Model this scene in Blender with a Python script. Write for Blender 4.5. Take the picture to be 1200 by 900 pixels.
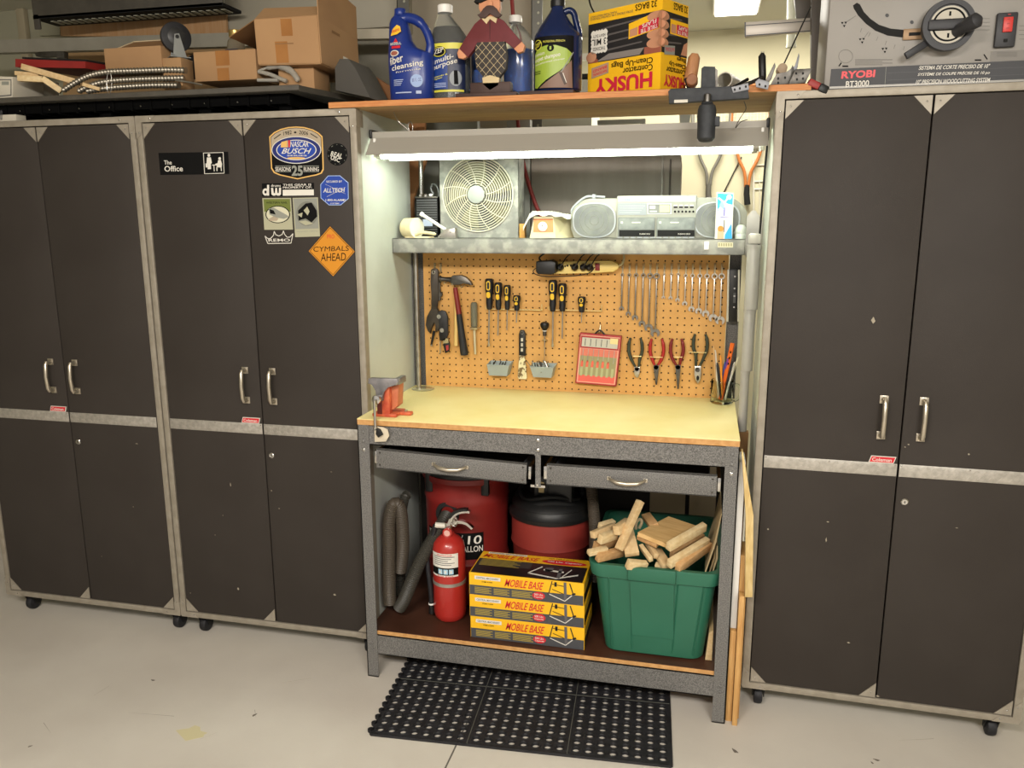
import bpy, bmesh, math, random
from mathutils import Vector, Matrix, noise
random.seed(7)
C = bpy.context.scene.collection
for o in list(bpy.data.objects): bpy.data.objects.remove(o, do_unlink=True)
scn = bpy.context.scene
PI = math.pi
# ------------------------------------------------------------------ camera
CAM = Vector((0.2273, -2.4802, 1.5792)); YAW, PITCH, ROLL, FPX = -0.2349, -0.2027, -0.0036, 943.7
_cy, _sy, _cp, _sp = math.cos(YAW), math.sin(YAW), math.cos(PITCH), math.sin(PITCH)
FW = Vector((_sy*_cp, _cy*_cp, _sp)); _r = Vector((_cy, -_sy, 0)); _u = _r.cross(FW)
RT = _r*math.cos(ROLL) + _u*math.sin(ROLL); UP = -_r*math.sin(ROLL) + _u*math.cos(ROLL)
cam = bpy.data.objects.new('camera', bpy.data.cameras.new('camera')); C.objects.link(cam)
cam.matrix_world = Matrix(((RT.x, UP.x, -FW.x, CAM.x), (RT.y, UP.y, -FW.y, CAM.y), (RT.z, UP.z, -FW.z, CAM.z), (0, 0, 0, 1)))
cam.data.sensor_width = 36; cam.data.lens = FPX*36/1200; cam.data.clip_start = 0.05
scn.camera = cam
scn.view_settings.view_transform = 'Standard'; scn.view_settings.look = 'None'
scn.view_settings.gamma = 1; scn.view_settings.use_curve_mapping = False
scn.view_settings.exposure = 0.0
# ------------------------------------------------------------------ world (warm ambient fill, added; the room is left open behind the viewer)
w = bpy.data.worlds.new('world'); scn.world = w; w.use_nodes = True
w.node_tree.nodes['Background'].inputs[0].default_value = (1.0, 0.93, 0.84, 1)
w.node_tree.nodes['Background'].inputs[1].default_value = 0.72
def area(name, loc, size, sizey, power, col, target):
    l = bpy.data.lights.new(name, 'AREA'); l.shape = 'RECTANGLE'; l.size = size; l.size_y = sizey; l.energy = power; l.color = col
    o = bpy.data.objects.new(name, l); C.objects.link(o); o.location = loc
    d = Vector(target) - Vector(loc); o.rotation_euler = d.to_track_quat('-Z', 'Y').to_euler(); return o
area('ceiling_lamp_light', (-0.6, -3.0, 2.56), 1.2, 0.3, 108, (1.0, 0.92, 0.83), (-0.8, -1.3, 0))
area('ceiling_lamp_light', (1.3, -3.4, 2.56), 1.2, 0.3, 122, (1.0, 0.96, 0.9), (1.2, -1.9, 0))
area('ceiling_lamp_light', (0.33, 1.75, 2.56), 1.2, 0.3, 40, (1.0, 0.96, 0.86), (0.33, 1.75, 0))
TUBE_STRENGTH = 13.5

def at(u, v, x=None, y=None, z=None):
    """the point where the sight line through pixel (u, v) of the 1200x900 photograph meets a plane"""
    d = FW + RT*((u-600)/FPX) - UP*((v-450)/FPX)
    t = (x-CAM.x)/d.x if x is not None else (y-CAM.y)/d.y if y is not None else (z-CAM.z)/d.z
    return CAM + d*t
def xz(u, v, y): p = at(u, v, y=y); return (p.x, p.z)

# ------------------------------------------------------------------ materials
def lin(c):
    if isinstance(c, str): c = [int(c[i:i+2], 16) for i in (0, 2, 4)]
    return tuple(((k/255)/12.92 if k/255 <= .04045 else ((k/255+.055)/1.055)**2.4) for k in c) + (1,)
MATS = {}
def mat(name, col, rough=.5, metal=0.0, col2=None, nscale=8, ncon=(.35, .65), bump=0, bscale=60, emit=0, trans=0, ior=1.45, alpha=1, coat=0, spec=.5, stretch=(1, 1, 1), wave=False, detail=6):
    if name in MATS: return MATS[name]
    m = bpy.data.materials.new(name); m.use_nodes = True; nt = m.node_tree; b = nt.nodes['Principled BSDF']
    b.inputs['Base Color'].default_value = lin(col); b.inputs['Roughness'].default_value = rough; b.inputs['Metallic'].default_value = metal
    b.inputs['IOR'].default_value = ior; b.inputs['Transmission Weight'].default_value = trans; b.inputs['Alpha'].default_value = alpha
    b.inputs['Coat Weight'].default_value = coat; b.inputs['Specular IOR Level'].default_value = spec
    if emit: b.inputs['Emission Color'].default_value = lin(col); b.inputs['Emission Strength'].default_value = emit
    def coords(sc):
        tc = nt.nodes.new('ShaderNodeTexCoord'); mp = nt.nodes.new('ShaderNodeMapping'); mp.inputs['Scale'].default_value = sc
        nt.links.new(tc.outputs['Object'], mp.inputs[0]); return mp.outputs[0]
    if col2:
        n = nt.nodes.new('ShaderNodeTexNoise'); n.inputs['Scale'].default_value = nscale; n.inputs['Detail'].default_value = detail
        nt.links.new(coords(stretch), n.inputs['Vector'])
        r = nt.nodes.new('ShaderNodeValToRGB'); r.color_ramp.elements[0].position = ncon[0]; r.color_ramp.elements[1].position = ncon[1]
        r.color_ramp.elements[0].color = lin(col); r.color_ramp.elements[1].color = lin(col2)
        nt.links.new(n.outputs[0], r.inputs[0]); nt.links.new(r.outputs[0], b.inputs['Base Color'])
    if bump:
        n2 = nt.nodes.new('ShaderNodeTexNoise'); n2.inputs['Scale'].default_value = bscale; n2.inputs['Detail'].default_value = 4
        nt.links.new(coords((1, 1, 1)), n2.inputs['Vector'])
        bp = nt.nodes.new('ShaderNodeBump'); bp.inputs['Strength'].default_value = bump; bp.inputs['Distance'].default_value = .002
        nt.links.new(n2.outputs[0], bp.inputs['Height']); nt.links.new(bp.outputs[0], b.inputs['Normal'])
    MATS[name] = m; return m
X = mat
ALU = X('aluminium_trim', '8f8779', .5, .25, '9c9486', 30)
DOOR = X('charcoal_laminate', '35302c', .55, 0, '3a3531', 3, spec=.2, bump=.12, bscale=500)
SIDE = X('pale_grey_panel', 'b4b8b0', .5, 0, 'c2c6bf', 4)
PLATE = X('diamond_plate', 'aaa59c', .4, .6, 'c0bbb2', 60)
CHROME = X('chrome', 'c8c6c2', .18, 1)
NICKEL = X('satin_nickel', 'c2b9a8', .3, .85)
BLACK = X('black_plastic', '141414', .45)
BLACKM = X('black_matte', '0d0d0d', .8)
RUBBER = X('black_rubber', '17171a', .6, 0, '222226', 40)
HAMMER = X('hammertone_steel', '565553', .45, .2, '84827f', 330, (.36, .66), bump=.25, bscale=300, detail=2)
DUSTY = X('dusty_steel', '83847f', .6, .15, 'a3a39a', 28, (.42, .62), bump=.1, bscale=300)
MDF = X('worktop_board', 'e3d18c', .5, 0, 'ebdca2', 6, (.3, .7))
MDFE = X('board_edge', 'b88750', .7, 0, 'c99a62', 60)
PINE = X('pine_wood', 'd0a86c', .55, 0, 'b98a50', 5, (.35, .7), stretch=(1, 8, 22))
PINEZ = X('pine_upright', 'c99e62', .6, 0, 'b5854b', 8, (.35, .7), stretch=(20, 20, 1.5))
PINEY = X('pine_offcut', 'd9bf92', .6, 0, 'c8a878', 9, (.3, .7), stretch=(8, 2, 12))
PINEE = X('offcut_edge', 'c98f52', .65, 0, 'b97d42', 20)
PLY = X('plywood_top', 'b9986a', .6, 0, 'a07a4c', 3, (.3, .7), stretch=(1.2, 14, 3))
PLYE = X('plywood_edge', 'b5703c', .6, 0, 'c78a52', 12, (.3, .7), stretch=(2, 2, 30))
PEG = X('pegboard', 'c4934f', .6, 0, 'cd9c58', 12)
CARD = X('cardboard', 'b08b62', .8, 0, 'a5805a', 3)
CARDD = X('cardboard_inner', '8f6a45', .85, 0, '82603d', 3)
TAPE = X('packing_tape', 'a2703f', .25, 0, '946437', 10)
WHITE = X('white_plastic', 'e8e6e0', .4)
CREAM = X('cream_plastic', 'e0d4ac', .5, 0, 'd2c69c', 20)
RED = X('red_plastic', '7d1f1c', .45, 0, '6e1a17', 6)
REDP = X('red_paint', 'a62a24', .3, coat=.25)
GREEN = X('green_plastic', '28604a', .4, 0, '2c6650', 4)
STEELD = X('dark_steel', '4e4b47', .4, .8, '63605b', 30)
STEEL = X('bright_steel', 'a09c94', .3, .9, 'b8b4ac', 30)
PAPER = X('white_paper', 'd8d4ca', .7)
INK = X('black_ink', '080808', .7, spec=.2)
YEL = X('yellow_print', 'eab41c', .4)
REDI = X('red_print', 'c8202c', .45)
BLUEI = X('blue_print', '1c3f9a', .45)
SLATE = X('slate_print', '4c4d50', .45)
BEIGE = X('beige_panel', '9c9280', .7, 0, 'a59b89', 3)
GREYP = X('grey_enamel', '9a968c', .5)

# ------------------------------------------------------------------ mesh builder
def rounded(x0, y0, x1, y1, r, n=5):
    out = []
    for cx, cy, a in ((x1-r, y1-r, 0), (x0+r, y1-r, 90), (x0+r, y0+r, 180), (x1-r, y0+r, 270)):
        for i in range(n+1):
            t = math.radians(a+90*i/n); out.append((cx+r*math.cos(t), cy+r*math.sin(t)))
    return out
def oval(cx, cy, rx, ry=None, n=28, a0=0, a1=360):
    ry = ry or rx
    k = n if a1-a0 >= 360 else n+1
    return [(cx+rx*math.cos(math.radians(a0+(a1-a0)*i/n)), cy+ry*math.sin(math.radians(a0+(a1-a0)*i/n))) for i in range(k)]
_txt = {}
def glyphs(s, bold=0, shear=0):
    key = (s, bold, shear)
    if key in _txt: return _txt[key]
    cu = bpy.data.curves.new('t', 'FONT'); cu.body = s; cu.offset = bold; cu.shear = shear; cu.resolution_u = 3
    o = bpy.data.objects.new('t', cu); me = bpy.data.meshes.new_from_object(o)
    vs = [v.co.copy() for v in me.vertices]; fs = [tuple(p.vertices) for p in me.polygons]
    x0 = min(v.x for v in vs); x1 = max(v.x for v in vs); y0 = min(v.y for v in vs); y1 = max(v.y for v in vs)
    vs = [((v.x-x0)/(x1-x0), (v.y-y0)/(y1-y0)) for v in vs]
    bpy.data.objects.remove(o); bpy.data.curves.remove(cu); bpy.data.meshes.remove(me)
    _txt[key] = (vs, fs); return _txt[key]

class M:
    def __init__(s, T=None): s.v = []; s.f = []; s.m = []; s.mats = []; s.T = T or Matrix(); s.F = None; s.curved = 0
    def mi(s, m):
        if m not in s.mats: s.mats.append(m)
        return s.mats.index(m)
    def add(s, vs, fs, m, raw=False):
        b = len(s.v); k = s.mi(m)
        for p in vs: s.v.append(Vector(p) if raw else s.T @ Vector(p))
        for f in fs: s.f.append(tuple(i+b for i in f)); s.m.append(k)
    def bm(s, bm_, m):
        bm_.verts.index_update(); s.add([v.co for v in bm_.verts], [[v.index for v in f.verts] for f in bm_.faces], m); bm_.free()
    def box(s, x0, x1, y0, y1, z0, z1, m, b=0, seg=2):
        if x0 > x1: x0, x1 = x1, x0
        if y0 > y1: y0, y1 = y1, y0
        if z0 > z1: z0, z1 = z1, z0
        t = bmesh.new(); bmesh.ops.create_cube(t, size=1)
        for v in t.verts: v.co = Vector(((x0+x1)/2+v.co.x*(x1-x0), (y0+y1)/2+v.co.y*(y1-y0), (z0+z1)/2+v.co.z*(z1-z0)))
        if b: bmesh.ops.bevel(t, geom=list(t.edges), offset=b, segments=seg, affect='EDGES', profile=.5)
        s.bm(t, m)
    def obox(s, c, size, R, m, b=0):
        old = s.T; s.T = old @ Matrix.Translation(c) @ R.to_4x4()
        sx, sy, sz = size; s.box(-sx/2, sx/2, -sy/2, sy/2, -sz/2, sz/2, m, b); s.T = old
    def bar(s, p, q, w, t, m, b=0, roll=0):
        """a rectangular bar from p to q"""
        p, q = Vector(p), Vector(q); d = q-p; R = d.to_track_quat('X', 'Z').to_matrix() @ Matrix.Rotation(roll, 3, 'X')
        s.obox((p+q)/2, (d.length, w, t), R, m, b)
    def tube(s, pts, r, m, n=12, cap=True, closed=False):
        pts = [Vector(p) for p in pts]; N = len(pts); rs = r if isinstance(r, (list, tuple)) else [r]*N
        t0 = (pts[1]-pts[0]).normalized(); a = Vector((0, 0, 1)) if abs(t0.z) < .9 else Vector((1, 0, 0)); nrm = t0.cross(a).normalized()
        vs = []
        for i, p in enumerate(pts):
            if closed: t = (pts[(i+1) % N]-pts[i-1]).normalized()
            else: t = (pts[min(i+1, N-1)]-pts[max(i-1, 0)]).normalized()
            nrm = (nrm - t*nrm.dot(t)).normalized(); bn = t.cross(nrm)
            for k in range(n):
                an = 2*PI*k/n; vs.append(p+(nrm*math.cos(an)+bn*math.sin(an))*rs[i])
        fs = []
        for i in range(N if closed else N-1):
            j = (i+1) % N
            for k in range(n): fs.append((i*n+k, i*n+(k+1) % n, j*n+(k+1) % n, j*n+k))
        if cap and not closed: fs += [tuple(range(n))[::-1], tuple((N-1)*n+k for k in range(n))]
        s.add(vs, fs, m)
    def lathe(s, prof, c, m, n=32, axis='z', sx=1, sy=1, cap=True):
        """prof: (radius, height) pairs, turned about an axis through c"""
        A = {'z': Matrix(), 'y': Matrix.Rotation(-PI/2, 4, 'X'), 'x': Matrix.Rotation(PI/2, 4, 'Y'), '-y': Matrix.Rotation(PI/2, 4, 'X')}[axis] if isinstance(axis, str) else axis.to_4x4()
        old = s.T; s.T = old @ Matrix.Translation(c) @ A; N = len(prof)
        vs = [(r*math.cos(2*PI*k/n)*sx, r*math.sin(2*PI*k/n)*sy, h) for r, h in prof for k in range(n)]
        fs = [(i*n+k, i*n+(k+1) % n, (i+1)*n+(k+1) % n, (i+1)*n+k) for i in range(N-1) for k in range(n)]
        if cap: fs += [tuple(range(n))[::-1], tuple((N-1)*n+k for k in range(n))]
        s.add(vs, fs, m); s.T = old
    def cyl(s, p, q, r, m, n=20, r2=None):
        s.tube([p, q], [r, r if r2 is None else r2], m, n)
    def loft(s, rings, m, n=32, e=2.0, cap=True):
        """rings: (cx, cy, z, rx, ry) super-ellipse sections"""
        vs = []
        for cx, cy, z, rx, ry in rings:
            for k in range(n):
                a = 2*PI*k/n; ca, sa = math.cos(a), math.sin(a)
                vs.append((cx+rx*math.copysign(abs(ca)**(2/e), ca), cy+ry*math.copysign(abs(sa)**(2/e), sa), z))
        N = len(rings); fs = [(i*n+k, i*n+(k+1) % n, (i+1)*n+(k+1) % n, (i+1)*n+k) for i in range(N-1) for k in range(n)]
        if cap: fs += [tuple(range(n))[::-1], tuple((N-1)*n+k for k in range(n))]
        s.add(vs, fs, m)
    def prism(s, pts, a, b, m, plane='xz', bev=0):
        """polygon extruded from a to b across its plane"""
        mk = {'xz': lambda p, t: (p[0], t, p[1]), 'xy': lambda p, t: (p[0], p[1], t), 'yz': lambda p, t: (t, p[0], p[1])}[plane]
        n = len(pts)
        if bev:
            t = bmesh.new(); lo = [t.verts.new(mk(p, a)) for p in pts]; hi = [t.verts.new(mk(p, b)) for p in pts]
            t.faces.new(lo[::-1]); t.faces.new(hi)
            for i in range(n): t.faces.new((lo[i], lo[(i+1) % n], hi[(i+1) % n], hi[i]))
            ed = [e for f in t.faces if len(f.verts) == n and n != 4 for e in f.edges] or list(t.edges)
            bmesh.ops.bevel(t, geom=list(set(ed)), offset=bev, segments=2, affect='EDGES', profile=.5); s.bm(t, m); return
        vs = [mk(p, a) for p in pts]+[mk(p, b) for p in pts]
        s.add(vs, [tuple(range(n))[::-1], tuple(range(n, 2*n))]+[(i, (i+1) % n, n+(i+1) % n, n+i) for i in range(n)], m)
    def ppx(s, pts, y0, y1, m, bev=0):
        """outline given in photo pixels, standing at depth y0 and extruded back to y1"""
        s.prism([xz(u, v, y0) for u, v in pts], y0, y1, m, 'xz', bev)
    # printed matter: s.F maps (a, b, h) to a point h above a surface
    def poly(s, pts, m, h=.0004):
        if s.curved:
            a0 = min(p[0] for p in pts); a1 = max(p[0] for p in pts); k = max(1, math.ceil((a1-a0)/s.curved))
            for i in range(k):
                lo, hi = a0+(a1-a0)*i/k, a0+(a1-a0)*(i+1)/k; q = pts
                for lim, sg in ((lo, 1), (hi, -1)):
                    out = []
                    for j in range(len(q)):
                        c, d = q[j-1], q[j]; ic, id_ = (c[0]-lim)*sg >= -1e-9, (d[0]-lim)*sg >= -1e-9
                        if ic != id_: t = (lim-c[0])/(d[0]-c[0]); out.append((lim, c[1]+(d[1]-c[1])*t))
                        if id_: out.append(d)
                    q = out
                    if len(q) < 3: break
                if len(q) >= 3: s.add([s.F(a, b, h) for a, b in q], [tuple(range(len(q)))], m, raw=True)
            return
        n = len(pts); s.add([s.F(a, b, h) for a, b in pts], [tuple(range(n))], m, raw=True)
    def rect(s, a0, b0, a1, b1, m, h=.0004, k=1):
        for i in range(k):
            t0, t1 = i/k, (i+1)/k
            s.poly([(a0+(a1-a0)*t0, b0), (a0+(a1-a0)*t1, b0), (a0+(a1-a0)*t1, b1), (a0+(a1-a0)*t0, b1)], m, h)
    def ring(s, outer, inner, m, h=.0004):
        n = len(outer); s.add([s.F(a, b, h) for a, b in outer+inner], [(i, (i+1) % n, n+(i+1) % n, n+i) for i in range(n)], m, raw=True)
    def line(s, p, q, w, m, h=.0006):
        d = Vector((q[0]-p[0], q[1]-p[1])); d.normalize(); nx, ny = -d.y*w/2, d.x*w/2
        s.poly([(p[0]+nx, p[1]+ny), (q[0]+nx, q[1]+ny), (q[0]-nx, q[1]-ny), (p[0]-nx, p[1]-ny)], m, h)
    def text(s, t, LL, LR, UL, m, h=.0008, bold=0.008, shear=0):
        vs, fs = glyphs(t, (.035 if bold >= .05 else min(bold, .012)), shear)
        s.add([s.F(LL[0]+(LR[0]-LL[0])*a+(UL[0]-LL[0])*b, LL[1]+(LR[1]-LL[1])*a+(UL[1]-LL[1])*b, h) for a, b in vs], fs, m, raw=True)
    def trect(s, t, a0, b0, a1, b1, m, h=.0008, bold=.008, shear=0):
        """text filling the rectangle whose lower left is (a0, b0)"""
        s.text(t, (a0, b0), (a1, b0), (a0, b1), m, h, bold, shear)
    def build(s, name, parent=None, label=None, cat=None, group=None, kind=None, sharp=38, smooth=True):
        xs = [v.x for v in s.v]; ys = [v.y for v in s.v]; zs = [v.z for v in s.v]
        o0 = Vector(((min(xs)+max(xs))/2, (min(ys)+max(ys))/2, min(zs) if parent is None else (min(zs)+max(zs))/2))
        me = bpy.data.meshes.new(name); me.from_pydata([v-o0 for v in s.v], [], s.f)
        for m in s.mats: me.materials.append(m)
        me.polygons.foreach_set('material_index', s.m)
        bmm = bmesh.new(); bmm.from_mesh(me); bmesh.ops.recalc_face_normals(bmm, faces=bmm.faces); bmm.to_mesh(me); bmm.free()
        if smooth:
            me.polygons.foreach_set('use_smooth', [True]*len(me.polygons)); me.set_sharp_from_angle(angle=math.radians(sharp))
        o = bpy.data.objects.new(name, me); C.objects.link(o)
        pw = Vector(parent['_w']) if parent is not None else Vector()
        o.location = o0-pw; o['_w'] = list(o0)
        if parent is not None: o.parent = parent
        tag(o, label, cat, group, kind); return o
def tag(o, label=None, cat=None, group=None, kind=None):
    for k, v in (('label', label), ('category', cat), ('group', group), ('kind', kind)):
        if v: o[k] = v
def thing(name, loc, label, cat, group=None):
    o = bpy.data.objects.new(name, None); C.objects.link(o); o.location = loc; o['_w'] = list(loc); o.empty_display_size = .05
    tag(o, label, cat, group); return o
def plane_map(O, A, B):
    """surface map: origin O, unit directions A (right) and B (up)"""
    O, A, B = Vector(O), Vector(A), Vector(B); N = A.cross(B).normalized()
    return lambda a, b, h: O+A*a+B*b+N*h
def px_map(y, s=1.0, ou=0, ov=0):
    """surface map on a wall-parallel plane at depth y, addressed in photo pixels (or zoomed crop pixels)"""
    return lambda a, b, h: at(ou+a/s, ov+b/s, y=y)+Vector((0, -h, 0))
def ell_map(cx, cy, z0, rx, ry, e=2.0):
    """surface map wrapped round an upright elliptical bottle: a is arc length from the front"""
    def f(a, b, h):
        t = a/rx; sa, ca = math.sin(t), math.cos(t); k = (abs(sa)**e+abs(ca)**e)**(-1/e)
        return Vector((cx+(rx+h)*k*sa, cy-(ry+h)*k*ca, z0+b))
    return f
# ------------------------------------------------------------------ the room
FLOORM = X('concrete_floor', 'bfb8ae', .5, 0, 'cdc7bd', 2.2, (.3, .72), bump=.15, bscale=90)
WALLM = X('painted_wall', 'bdb698', .8, 0, 'c6bfa2', 1.5)
WALLG = X('grey_green_wall', '8d8b76', .8, 0, '96937f', 1.5)
CEILM = X('ceiling_paint', 'c4c2b4', .9)
JOINT = X('floor_joint', '5d5952', .8)
m = M(); m.box(-4.2, 4.2, -5, 2.6, -.1, 0, FLOORM)
m.box(-.4555, -.4505, -5, -.1, .0, .0006, JOINT)
rf = random.Random(9)
for su, sv, l_, a_ in ((330, 800, .10, .5), (150, 835, .16, .1), (235, 866, .05, .9), (110, 815, .06, 1.4), (620, 885, .0, 0), (300, 842, .05, 2.2), (1050, 868, .12, .3), (60, 860, .08, 2.6)):
    if l_: p = at(su, sv, z=0); m.prism([(p.x, p.y), (p.x+l_*math.cos(a_), p.y+l_*math.sin(a_)), (p.x+l_*math.cos(a_)+.001, p.y+l_*math.sin(a_)+.002)], 0, .0004, X('floor_scratch', '9b948a', .7), 'xy')
p = at(224, 859, z=0); m.prism([(p.x+(.045+.012*math.sin(k*2.1))*math.cos(k*PI/7), p.y+(.03+.01*math.cos(k*1.7))*math.sin(k*PI/7)) for k in range(14)], 0, .0004, X('floor_stain', 'c9c09a', .55), 'xy')
m.build('floor', kind='structure')
m = M()
rg = random.Random(3)
for k in range(26):
    u, v = rg.uniform(20, 1190), rg.uniform(770, 895)
    if 420 < u < 830 or v < 770+(u/1200)*100: continue
    p = at(u, v, z=0); a = rg.uniform(0, PI); l = rg.uniform(.004, .014)
    m.prism([(p.x+l*math.cos(a+t)*q, p.y+l*math.sin(a+t)*q) for t, q in ((0, 1), (1.2, .4), (2.4, .7), (3.4, 1), (4.6, .3))], 0, .0012, X('grit', '6b635a', .9), 'xy')
m.build('sawdust_grit', label='small dark specks of grit scattered over the concrete floor', cat='grit', kind='stuff')
m = M(); m.box(-4.2, 4.2, -5, 2.6, 2.6, 2.7, CEILM); m.build('ceiling', kind='structure')
m = M(); m.box(-4.2, 4.2, 2.43, 2.55, 0, 2.6, WALLM); m.build('wall_back', kind='structure')
m = M(); m.box(-4.3, -4.2, -5, 2.6, 0, 2.6, WALLG); m.build('wall_left', kind='structure')
m = M(); m.box(4.2, 4.3, -5, 2.6, 0, 2.6, WALLM); m.build('wall_right', kind='structure')

# partition of grey-green boards behind the left cabinets
m = M(); m.box(-4.2, -1.6, 1.12, 1.18, 0, 2.6, WALLG); m.build('wall_partition', kind='structure')
m = M(); p = xz(17, 20, 1.08); q = xz(26, 20, 1.08); m.box(p[0], q[0], 1.09, 1.12, 0, 2.6, X('trim_board', '9c927a', .7), .003); m.build('trim_1', kind='structure')

# ------------------------------------------------------------------ tall cabinets
CW, CZ0, CZ1, CD = .8017, .088, 1.923, .47
def cabinet(x0, y0, rot, label, scuffs=(), n=0):
    T = Matrix.Translation((x0, y0, 0)) @ Matrix.Rotation(rot, 4, 'Z')
    root = thing('garage_cabinet', T @ Vector((CW/2, CD/2, 0)), label, 'cabinet')
    m = M(T); t = .016
    m.box(0, t, .012, CD, CZ0, CZ1, SIDE); m.box(CW-t, CW, .012, CD, CZ0, CZ1, SIDE); m.box(t, CW-t, .022, CD, CZ0, CZ0+t, SIDE)
    m.box(t, CW-t, .022, CD, CZ1-t, CZ1, SIDE); m.box(t, CW-t, CD-.006, CD, CZ0+t, CZ1-t, SIDE)
    m.build('body', root)
    fw = .021; m = M(T)
    m.box(0, fw, -.002, .02, CZ0, CZ1, ALU, .0015); m.box(CW-fw, CW, -.002, .02, CZ0, CZ1, ALU, .0015)
    m.box(fw, CW-fw, -.002, .02, CZ1-fw, CZ1, ALU, .0015); m.box(fw, CW-fw, -.002, .02, CZ0, CZ0+fw, ALU, .0015)
    # aluminium edge angle folded round the side, with corner brackets and rivets
    for sx in (0, 1):
        xx = -.0012 if sx == 0 else CW-.0003
        m.box(xx, xx+.0015, 0, .03, CZ0, CZ1, ALU)
        for zz in (CZ0+.005, CZ1-.055): m.box(xx-.001, xx+.0025, -.0035, .05, zz, zz+.05, ALU, .0005)
    for cx_ in (0, CW):
        for cz_ in (CZ0, CZ1):
            sx = 1 if cx_ == 0 else -1; sz = 1 if cz_ == CZ0 else -1
            m.prism([(cx_, cz_), (cx_+sx*.075, cz_), (cx_+sx*.055, cz_+sz*fw), (cx_+sx*fw, cz_+sz*fw), (cx_+sx*fw, cz_+sz*.055), (cx_, cz_+sz*.075)], -.0036, -.002, ALU)
            for rx, rz in ((.055, .011), (.011, .055)): m.lathe([(.003, 0), (.0025, .0012), (.001, .002)], (cx_+sx*rx, -.0036, cz_+sz*rz), CHROME, 10, '-y')
    m.build('frame', root)
    for side in (0, 1):
        a, b = (fw+.003, CW/2-.0022) if side == 0 else (CW/2+.0022, CW-fw-.003)
        z0, z1 = CZ0+fw+.003, CZ1-fw-.003
        m = M(T); m.box(a, b, .001, .019, z0, z1, DOOR, .0012)
        for (su, sv, dx, dz) in scuffs:
            p = at(su, sv, y=y0); q = T.inverted() @ p
            if a < q.x < b: m.prism([(q.x-dx, q.z), (q.x, q.z+dz), (q.x+dx, q.z-dz*.3), (q.x, q.z-dz)], .0004, .001, X('scuff', '9a917f', .7))
        door = m.build('door', root)
        # handle
        hx = CW/2+(-.055 if side == 0 else .051); h = M(T)
        for hz in (.955, 1.062):
            h.box(hx-.012, hx+.012, -.003, .001, hz-.012, hz+.012, NICKEL, .0012)
            h.lathe([(.008, 0), (.006, .006), (.006, .02)], (hx, -.003, hz), NICKEL, 12, '-y')
        h.tube([(hx, -.02, .952), (hx, -.027, .965), (hx, -.031, 1.0085), (hx, -.027, 1.052), (hx, -.02, 1.065)], [.006, .0075, .0068, .0075, .006], NICKEL, 12)
        h.build('handle', door)
        # diamond plate strip
        h = M(T); h.box(a+.001, b-.001, -.0012, .001, .833, .871, PLATE, .0004)
        k = 0; xx = a+.010
        while xx < b-.008:
            for zz, sg in ((.843, 1), (.861, -1)):
                sg = sg if k % 2 == 0 else -sg
                h.obox((xx, -.0014, zz), (.012, .0014, .0035), Matrix.Rotation(sg*PI/4, 3, 'Y'), PLATE)
            xx += .0135; k += 1
        for xr in (a+.006, b-.006, (a+b)/2): h.lathe([(.0025, 0), (.002, .001), (.001, .0015)], (xr, -.0012, .866), CHROME, 8, '-y')
        h.build('diamond_plate_strip', door)
        # corner plates
        for (cx_, sx) in ((a, 1), (b, -1)):
            for (cz_, sz) in ((z0, 1), (z1, -1)):
                if sz == 1 and sx == (1 if side == 1 else -1) and side == 1: continue
                h = M(T); h.prism([(cx_+sx*.001, cz_+sz*.001), (cx_+sx*.048, cz_+sz*.001), (cx_+sx*.001, cz_+sz*.05)], -.0016, .001, ALU)
                h.lathe([(.0026, 0), (.002, .001), (.001, .0016)], (cx_+sx*.014, -.0016, cz_+sz*.016), CHROME, 8, '-y')
                h.build('corner_plate', door)
        if side == 1:
            h = M(T); h.lathe([(.0105, 0), (.0105, .003), (.008, .005), (.003, .005), (.003, .003)], (CW/2+.026, .001, .757), CHROME, 20, '-y')
            h.box(CW/2+.0253, CW/2+.0267, -.0045, -.0035, .753, .761, BLACKM); h.build('lock', door)
        else:
            h = M(T); bx, bz = CW/2-.082, .872; wd, ht = .074, .02
            h.prism([(bx, bz), (bx+wd-.006, bz), (bx+wd, bz+ht), (bx+.006, bz+ht)], -.003, .001, PAPER)
            h.F = lambda a_, b_, hh: T @ Vector((a_, -.003-hh, b_))
            h.poly([(bx+.0025, bz+.0018), (bx+wd-.0075, bz+.0018), (bx+wd-.0025, bz+ht-.0018), (bx+.0075, bz+ht-.0018)], REDI, .0003)
            h.trect('Coleman', bx+.009, bz+.0045, bx+wd-.012, bz+ht-.005, PAPER, .0006, .02); h.build('badge', door, label='red badge with white lettering')
    for cx_ in (.055, CW-.055):
        for cy_ in (.055, CD-.06):
            m = M(T); m.box(cx_-.03, cx_+.03, cy_-.03, cy_+.03, CZ0-.004, CZ0, STEELD); m.cyl((cx_, cy_, CZ0-.02), (cx_, cy_, CZ0), .016, BLACK)
            for sx in (-1, 1): m.prism([(cy_-.015, CZ0-.018), (cy_+.018, CZ0-.018), (cy_+.02, .024), (cy_+.006, .024)], cx_+sx*.018-.0015, cx_+sx*.018+.0015, BLACK, 'yz')
            m.box(cx_-.019, cx_+.019, cy_-.016, cy_+.018, CZ0-.022, CZ0-.017, BLACK)
            cs = m.build('caster', root)
            m = M(T); m.lathe([(.022, -.014), (.029, -.012), (.031, -.006), (.031, .006), (.029, .012), (.022, .014)], (cx_, cy_+.012, .031), RUBBER, 24, 'x'); m.build('wheel', cs)
    return root
cabinet(-1.6734-.007-CW, 0, 0, 'tall charcoal two-door cabinet at the far left, beside the one with stickers', [(160, 520, .006, .0015), (156, 594, .002, .002), (119, 652, .0015, .0015)])
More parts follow.
